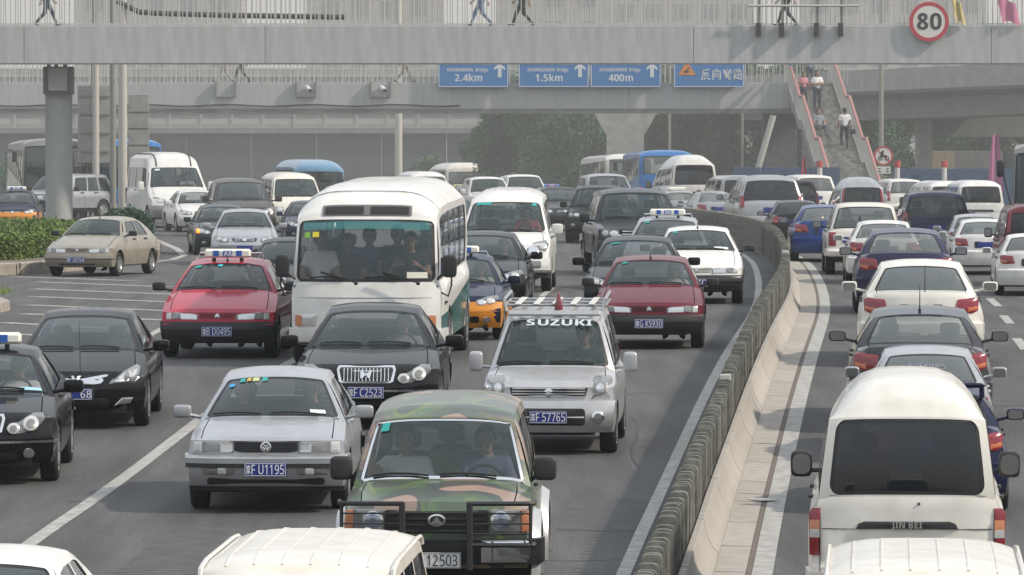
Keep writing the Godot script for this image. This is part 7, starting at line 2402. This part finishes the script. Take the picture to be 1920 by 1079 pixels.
func skin(kind: String) -> Flesh:
	if skins.has(kind): return skins[kind]
	var s := Flesh.new()
	var hip := Vector3(0, 0.93, 0); var chest := Vector3(0, 1.27, 0.0); var neck := Vector3(0, 1.46, -0.01); var head := Vector3(0, 1.6, 0.015)
	var el := [Vector3(0.25, 1.13, -0.03), Vector3(-0.25, 1.13, -0.03)]
	var wr := [Vector3(0.27, 0.88, 0.06), Vector3(-0.27, 0.88, 0.06)]
	var kn := [Vector3(0.1, 0.5, 0.03), Vector3(-0.1, 0.5, 0.03)]
	var an := [Vector3(0.1, 0.09, -0.02), Vector3(-0.1, 0.09, -0.02)]
	var toe_dir := [Vector3(0.02, -0.05, 0.15), Vector3(-0.02, -0.05, 0.15)]
	match kind:
		"walk":
			kn = [Vector3(0.09, 0.52, 0.2), Vector3(-0.09, 0.5, -0.06)]
			an = [Vector3(0.09, 0.12, 0.34), Vector3(-0.09, 0.16, -0.36)]
			toe_dir = [Vector3(0.01, 0.02, 0.16), Vector3(-0.01, -0.11, 0.11)]
			wr = [Vector3(0.27, 0.9, -0.2), Vector3(-0.27, 0.93, 0.24)]
			el = [Vector3(0.25, 1.14, -0.12), Vector3(-0.25, 1.14, 0.02)]
		"climb":
			kn = [Vector3(0.1, 0.62, 0.3), Vector3(-0.1, 0.5, 0.04)]
			an = [Vector3(0.1, 0.26, 0.26), Vector3(-0.1, 0.09, -0.03)]
			wr = [Vector3(0.26, 0.93, 0.14), Vector3(-0.27, 0.88, -0.05)]
		"hold":
			el = [Vector3(0.26, 1.15, 0.02), Vector3(-0.26, 1.15, 0.02)]
			wr = [Vector3(0.12, 1.2, 0.24), Vector3(-0.1, 1.16, 0.25)]
		"umbrella":
			wr = [Vector3(0.2, 1.3, 0.24), Vector3(-0.27, 0.88, 0.06)]
			el = [Vector3(0.27, 1.14, 0.08), Vector3(-0.25, 1.13, -0.03)]
		"sit", "drive", "wave":
			hip = Vector3(0, 0.1, 0); chest = Vector3(0, 0.42, -0.1); neck = Vector3(0, 0.6, -0.13); head = Vector3(0, 0.745, -0.1)
			kn = [Vector3(0.13, 0.14, 0.42), Vector3(-0.13, 0.14, 0.42)]
			an = [Vector3(0.13, -0.22, 0.56), Vector3(-0.13, -0.22, 0.56)]
			el = [Vector3(0.26, 0.26, 0.02), Vector3(-0.26, 0.26, 0.02)]
			wr = [Vector3(0.14, 0.2, 0.26), Vector3(-0.14, 0.2, 0.26)]
			if kind == "drive":
				el = [Vector3(0.27, 0.3, 0.1), Vector3(-0.27, 0.3, 0.1)]
				wr = [Vector3(0.15, 0.42, 0.33), Vector3(-0.15, 0.42, 0.33)]
			if kind == "wave":
				el = [Vector3(0.26, 0.26, 0.02), Vector3(-0.3, 0.45, 0.12)]
				wr = [Vector3(0.14, 0.2, 0.26), Vector3(-0.31, 0.72, 0.1)]
	var up := (neck - chest).normalized()
	var fw := Vector3.RIGHT.cross(up)
	fw = Vector3(0, -up.z, up.y)
	var b := [
		[hip + Vector3(-0.06, 0, 0), hip + Vector3(0.06, 0, 0), 0.125, 0.125, 2], [hip + Vector3(0, 0.06, 0), (hip + chest) / 2, 0.12, 0.125, 1],
		[chest + Vector3(-0.065, -0.05, 0.01), chest + Vector3(0.065, -0.05, 0.01), 0.125, 0.125, 1], [chest + Vector3(-0.08, 0.06, 0), chest + Vector3(0.08, 0.06, 0), 0.105, 0.105, 1],
		[chest + up * 0.12 - Vector3(0.15, 0.0, 0), chest + up * 0.12 + Vector3(0.15, 0.0, 0), 0.062, 0.062, 1], [neck - up * 0.04, neck + up * 0.06, 0.06, 0.052, 0]]
	for k in 2:
		var sd := 1.0 if k == 0 else -1.0
		var sh := chest + up * 0.12 + Vector3(sd * 0.175, 0, 0)
		b.push_back([sh, sh.lerp(el[k], 0.55), 0.06, 0.052, 1])
		b.push_back([sh.lerp(el[k], 0.5), el[k], 0.048, 0.04, 0])
		b.push_back([el[k], wr[k], 0.042, 0.027, 0])
		var hj := hip + Vector3(sd * 0.09, -0.02, 0)
		b.push_back([hj, kn[k], 0.095, 0.064, 2])
		b.push_back([kn[k], an[k], 0.062, 0.044, 2])
		b.push_back([an[k] + Vector3(0, -0.03, -0.02), an[k] + toe_dir[k], 0.042, 0.032, 3])
	s.nets(b, 0.019, 0.045)
	var hb := [
		[head + Vector3(0, 0.035, -0.02), head + Vector3(0, 0.04, 0.015), 0.086, 0.082, 0], [head + Vector3(0, -0.03, 0.03), head + Vector3(0, -0.075, 0.05), 0.062, 0.04, 0], [neck, head + Vector3(0, -0.03, -0.01), 0.052, 0.055, 0],
		[head + Vector3(0, 0.02, 0.092), head + Vector3(0, -0.02, 0.106), 0.011, 0.015, 0], [head + Vector3(-0.02, -0.055, 0.082), head + Vector3(0.02, -0.055, 0.082), 0.011, 0.011, 4], [head + Vector3(-0.085, -0.02, -0.005), head + Vector3(-0.09, 0.025, -0.012), 0.012, 0.017, 0], [head + Vector3(0.085, -0.02, -0.005), head + Vector3(0.09, 0.025, -0.012), 0.012, 0.017, 0]]
	s.nets(hb, 0.009, 0.018)
	var eyes := MB.new()
	for sx in [-1.0, 1.0]:
		eyes.blob(head + Vector3(sx * 0.032, 0.008, 0.086), Vector3(0.022, 0.009, 0.012), 1.0, Basis.IDENTITY, 8, 5)
		eyes.box(head + Vector3(sx * 0.033, 0.032, 0.09), Vector3(0.034, 0.006, 0.01))
	s.soup(eyes, 5)
	for k in 2:
		var d: Vector3 = (el[k] - wr[k]).normalized()
		var z := Vector3(-1.0 if k == 0 else 1.0, 0, 0.3)
		z = (z - d * z.dot(d)).normalized()
		var x := d.cross(z)
		s.add(hand(), Transform3D(Basis(x, d, z), wr[k]), false)
	skins[kind] = s
	return s

var hairs := {}
func person(kind: String, label: String, at: Transform3D, shirt: Color, trousers := Color(0.02, 0.025, 0.045), long_hair := false, group := "", skin_c := Color(0.28, 0.17, 0.12), cap := Color(0.008, 0.007, 0.007)) -> Node3D:
	var m := mk("person cloth and skin", Color(1, 1, 1), 0.8)
	m.vertex_color_use_as_albedo = true
	var o := part("person", skin(kind).mesh([skin_c, shirt, trousers, Color(0.03, 0.028, 0.025), Color(0.3, 0.11, 0.09), Color(0.01, 0.008, 0.007)]), m)
	o.transform = at
	tag(o, label, "person", group)
	var sit := kind in ["sit", "drive", "wave"]
	var head := Vector3(0, 0.745, -0.1) if sit else Vector3(0, 1.6, 0.015)
	var key := "%s %s" % [sit, long_hair]
	if not hairs.has(key):
		var b := MB.new()
		b.blob(head + Vector3(0, 0.056, -0.02), Vector3(0.204, 0.2, 0.214), 0.95, Basis.IDENTITY, 18, 10)
		b.blob(head + Vector3(0, -0.005, -0.052), Vector3(0.178, 0.17, 0.13), 0.9, Basis.IDENTITY, 14, 8)
		if long_hair: b.blob(head + Vector3(0, -0.03, -0.062), Vector3(0.19, 0.26, 0.13), 0.8, Basis.IDENTITY, 14, 8)
		hairs[key] = b.mesh(60.0)
	part("hair", hairs[key], mk("hair %.3f" % cap.r, cap, 0.6), o)
	return o

func in_car(id: String, kind: String, x: float, z: float, y: float, shirt: Color, label: String, long_hair := false) -> void:
	var n: Node3D = veh[id]
	var t := n.transform * Transform3D(Basis.IDENTITY, Vector3(x, y, z))
	person(kind, label, t, shirt, Color(0.03, 0.03, 0.04), long_hair, "people in the vehicles")

func crowd() -> void:
	var white := Color(0.6, 0.6, 0.6); var dark := Color(0.03, 0.03, 0.035); var blue := Color(0.12, 0.2, 0.33)
	in_car("silver_santana", "drive", 0.37, 0.05, 0.43, dark, "driver of the silver saloon with plate U1195")
	in_car("silver_santana", "sit", -0.37, 0.05, 0.43, Color(0.05, 0.03, 0.03), "passenger beside the driver of the silver saloon with plate U1195")
	in_car("camo", "drive", 0.37, 0.1, 0.7, Color(0.1, 0.12, 0.2), "driver in dark polo shirt in the camouflaged vehicle")
	in_car("camo", "wave", -0.37, 0.1, 0.7, white, "passenger in white t-shirt with raised hand in the camouflaged vehicle")
	in_car("camo", "sit", 0.0, -0.75, 0.7, Color(0.3, 0.24, 0.14), "passenger in tan top in the back of the camouflaged vehicle")
	in_car("redtaxi", "drive", 0.37, 0.0, 0.41, dark, "driver of the red taxi")
	in_car("redtaxi", "sit", -0.37, -0.05, 0.41, dark, "dark-haired passenger in the front of the red taxi")
	in_car("wagonr", "drive", 0.34, 0.0, 0.56, dark, "driver of the boxy silver hatchback with the roof rack")
	in_car("sonataF", "drive", 0.37, 0.0, 0.41, Color(0.2, 0.2, 0.22), "driver of the black saloon with plate C2523")
	in_car("sonatataxi", "drive", 0.37, 0.0, 0.41, white, "driver in white shirt in the black taxi at the left edge")
	in_car("silverzx", "drive", 0.37, 0.0, 0.41, white, "driver in white shirt of the champagne hatchback")
	in_car("maroon", "drive", 0.37, 0.0, 0.41, Color(0.4, 0.38, 0.35), "driver in pale shirt of the maroon hatchback")
	in_car("whitezx", "drive", 0.37, 0.0, 0.41, dark, "driver of the white hatchback by the fence bend")
	in_car("orangetaxi", "drive", 0.37, 0.0, 0.41, Color(0.35, 0.4, 0.36), "driver in pale green shirt of the blue and orange taxi")
	in_car("black19", "drive", 0.37, 0.0, 0.41, dark, "driver of the black saloon beside the domed minibus", true)
	in_car("granse", "drive", 0.4, 0.75, 0.74, Color(0.3, 0.05, 0.05), "driver in red top of the white people carrier")
	in_car("Rgrey", "drive", 0.37, 0.0, 0.41, dark, "driver seen from behind in the dark grey saloon")
	in_car("Rcherokee", "sit", 0.37, 0.0, 0.62, white, "driver seen from behind in the boxy white off-roader")
	in_car("transit", "drive", 0.5, 0.9, 0.88, white, "driver in white shirt of the tall white van")
	in_car("coaster", "sit", -0.72, 2.45, 1.0, white, "passenger in white shirt at the front left of the domed minibus")
	in_car("coaster", "sit", -0.36, 2.15, 0.95, Color(0.1, 0.03, 0.03), "passenger in dark red top beside the white shirt in the domed minibus")
	in_car("coaster", "sit", -0.1, 1.5, 1.02, blue, "passenger in blue shirt in the middle of the domed minibus")
	in_car("coaster", "sit", 0.32, 1.7, 1.05, dark, "dark-clothed passenger behind the driver of the domed minibus")
	in_car("coaster", "drive", 0.55, 2.3, 0.98, dark, "driver in dark clothes of the domed minibus")
	# on the near footbridge
	var d := 7.06
	var g := "people walking on the footbridges"
	var yr := func(a: float) -> Basis: return Basis(Vector3.UP, a)
	person("walk", "walker in blue jeans striding along the near footbridge, only legs in view", Transform3D(yr.call(-1.5), Vector3(-1.05, d, -216.4)), white, Color(0.09, 0.14, 0.22), false, g)
	person("walk", "walker in black trousers close behind the blue jeans on the near footbridge", Transform3D(yr.call(-1.5), Vector3(0.35, d, -216.8)), dark, Color(0.012, 0.012, 0.014), false, g)
	person("walk", "walker in dark jeans on the near footbridge at the far left", Transform3D(yr.call(1.6), Vector3(-15.75, d, -216.5)), blue, Color(0.03, 0.04, 0.065), false, g)
	person("walk", "walker in dark trousers on the near footbridge behind the bare sign frame", Transform3D(yr.call(-1.4), Vector3(9.3, d, -216.6)), Color(0.4, 0.38, 0.36), Color(0.02, 0.02, 0.025), false, g)
	# on the far footbridge and its stair
	person("walk", "walker in striped dark top on the far footbridge left of the blue signs", Transform3D(yr.call(1.5), Vector3(-4.65, 5.38, -276.5)), Color(0.12, 0.11, 0.13), Color(0.2, 0.17, 0.14), false, g)
	person("walk", "walker in cream top on the far footbridge above the empty camera bracket", Transform3D(yr.call(-1.5), Vector3(-12.4, 5.38, -276.4)), Color(0.55, 0.5, 0.42), Color(0.3, 0.28, 0.25), false, g)
	person("walk", "walker in dark top on the far footbridge between the camera brackets", Transform3D(yr.call(-1.5), Vector3(-11.7, 5.38, -276.8)), dark, Color(0.05, 0.05, 0.06), false, g)
	var s := "people on the bridge stair"
	person("climb", "person in white t-shirt and dark trousers climbing the stair with a black bag", Transform3D(yr.call(PI + 0.1), stair_at(268.2, 0.42)), white, Color(0.02, 0.025, 0.04), false, s)
	person("hold", "person in white shirt and dark trousers coming down the stair holding something pale", Transform3D(yr.call(0.2), stair_at(272.6, -0.1)), white, Color(0.02, 0.025, 0.04), true, s)
	person("walk", "small person in pink top beside the white shirt on the stair", Transform3D(yr.call(0.1).scaled(Vector3.ONE * 0.86), stair_at(273.0, -0.62)), Color(0.5, 0.2, 0.25), Color(0.05, 0.05, 0.06), true, s)
	person("umbrella", "person in pale blue top with a blue umbrella at the head of the stair", Transform3D(yr.call(0.0), stair_at(274.6, -0.1)), Color(0.35, 0.42, 0.55), Color(0.1, 0.1, 0.12), true, s)
	var st := stair_at(269.6, -0.45)
	person("sit", "person in grey-blue clothes sitting low on the stair", Transform3D(yr.call(0.3), st + Vector3(0, 0.16, 0)), Color(0.16, 0.19, 0.22), Color(0.07, 0.08, 0.1), true, s)
	var bag := MB.new()
	bag.blob(Vector3(0, 0, 0), Vector3(0.26, 0.2, 0.1), 0.5)
	bag.tube([Vector3(-0.09, 0.08, 0), Vector3(-0.05, 0.24, 0), Vector3(0.05, 0.24, 0), Vector3(0.09, 0.08, 0)], 0.01, 5)
	tag(part("bag", bag.mesh(), common("black"), null, stair_at(268.1, 0.74) + Vector3(0, 0.78, 0.02)), "black hand bag held by the person climbing the stair", "bag")
	var um := thing("umbrella", "blue umbrella tilted over the stair head", "umbrella", stair_at(274.3, -0.45) + Vector3(0, 1.25, 0))
	um.rotation = Vector3(0.5, 0, 0.75)
	var c := MB.new()
	c.lathe_y([[0.001, 0.75], [0.2, 0.72], [0.38, 0.62], [0.5, 0.45]], 8)
	part("canopy", c.mesh(10.0), mk("umbrella blue", Color(0.1, 0.22, 0.5), 0.7), um)
	rod("shaft", [Vector3(0, -0.1, 0), Vector3(0, 0.8, 0)], 0.01, common("chrome"), um, 5)

func stair_at(d: float, off: float) -> Vector3:
	var p := stair_line()
	for k in p.size() - 1:
		if -p[k].z >= d and -p[k + 1].z <= d:
			var t: float = (-p[k].z - d) / (p[k + 1].z - p[k].z)
			var q: Vector3 = p[k].lerp(p[k + 1], t)
			return q + Vector3(off, 0.0, 0)
	return p[0] + Vector3(off, 0, 0)

func _ready() -> void:
	# camera
	var cam := Camera3D.new()
	cam.name = "camera"
	add_child(cam)
	cam.fov = rad_to_deg(2.0 * atan(539.5 / 12000.0))
	cam.position = Vector3(0, 4.4, 0)
	cam.rotation.x = -atan(339.5 / 12000.0)
	cam.near = 0.5
	cam.far = 2000.0
	cam.current = true
	# sky, haze, exposure
	var e := Environment.new()
	var sky := Sky.new()
	var sm := ProceduralSkyMaterial.new()
	sm.sky_top_color = Color(0.88, 0.91, 0.95)
	sm.sky_horizon_color = Color(0.71, 0.69, 0.665)
	sm.sky_curve = 0.12
	sm.ground_horizon_color = Color(0.6, 0.59, 0.57)
	sm.ground_bottom_color = Color(0.35, 0.34, 0.33)
	sm.sun_angle_max = 20.0
	sm.sun_curve = 0.2
	sky.sky_material = sm
	e.background_mode = Environment.BG_SKY
	e.sky = sky
	e.background_energy_multiplier = 1.15
	e.tonemap_mode = Environment.TONE_MAPPER_LINEAR
	e.tonemap_exposure = 1.1
	e.fog_enabled = true
	e.fog_density = 0.0002
	e.fog_light_color = Color(0.86, 0.9, 0.92)
	e.sdfgi_enabled = true
	e.ssao_enabled = true
	e.ssil_enabled = true
	var we := WorldEnvironment.new()
	we.name = "environment"
	we.environment = e
	add_child(we)
	# hazy afternoon sun from the right, a little behind the camera
	var sun := DirectionalLight3D.new()
	sun.name = "sun"
	add_child(sun)
	sun.light_color = Color(1.0, 0.955, 0.89)
	sun.light_energy = 1.15
	sun.light_angular_distance = 2.0
	sun.shadow_enabled = true
	sun.look_at_from_position(Vector3.ZERO, Vector3(-0.74, -0.64, -0.2))
	setting()
	bridges()
	surroundings()
	fleet()
	dress_fleet()
	crowd()
	# the smog that thickens under and beyond the footbridges
	e.volumetric_fog_enabled = true
	e.volumetric_fog_density = 0.0
	var hz := FogVolume.new()
	hz.name = "haze"
	hz.shape = RenderingServer.FOG_VOLUME_SHAPE_BOX
	hz.size = Vector3(240, 34, 560)
	hz.position = Vector3(0, 13, -420)
	var fm := FogMaterial.new()
	fm.resource_name = "smog"
	fm.density = 0.00085
	fm.albedo = Color(0.93, 0.92, 0.89)
	hz.material = fm
	hz.set_meta("kind", "stuff")
	hz.set_meta("label", "grey smog between the footbridges and the far buildings")
	add_child(hz)
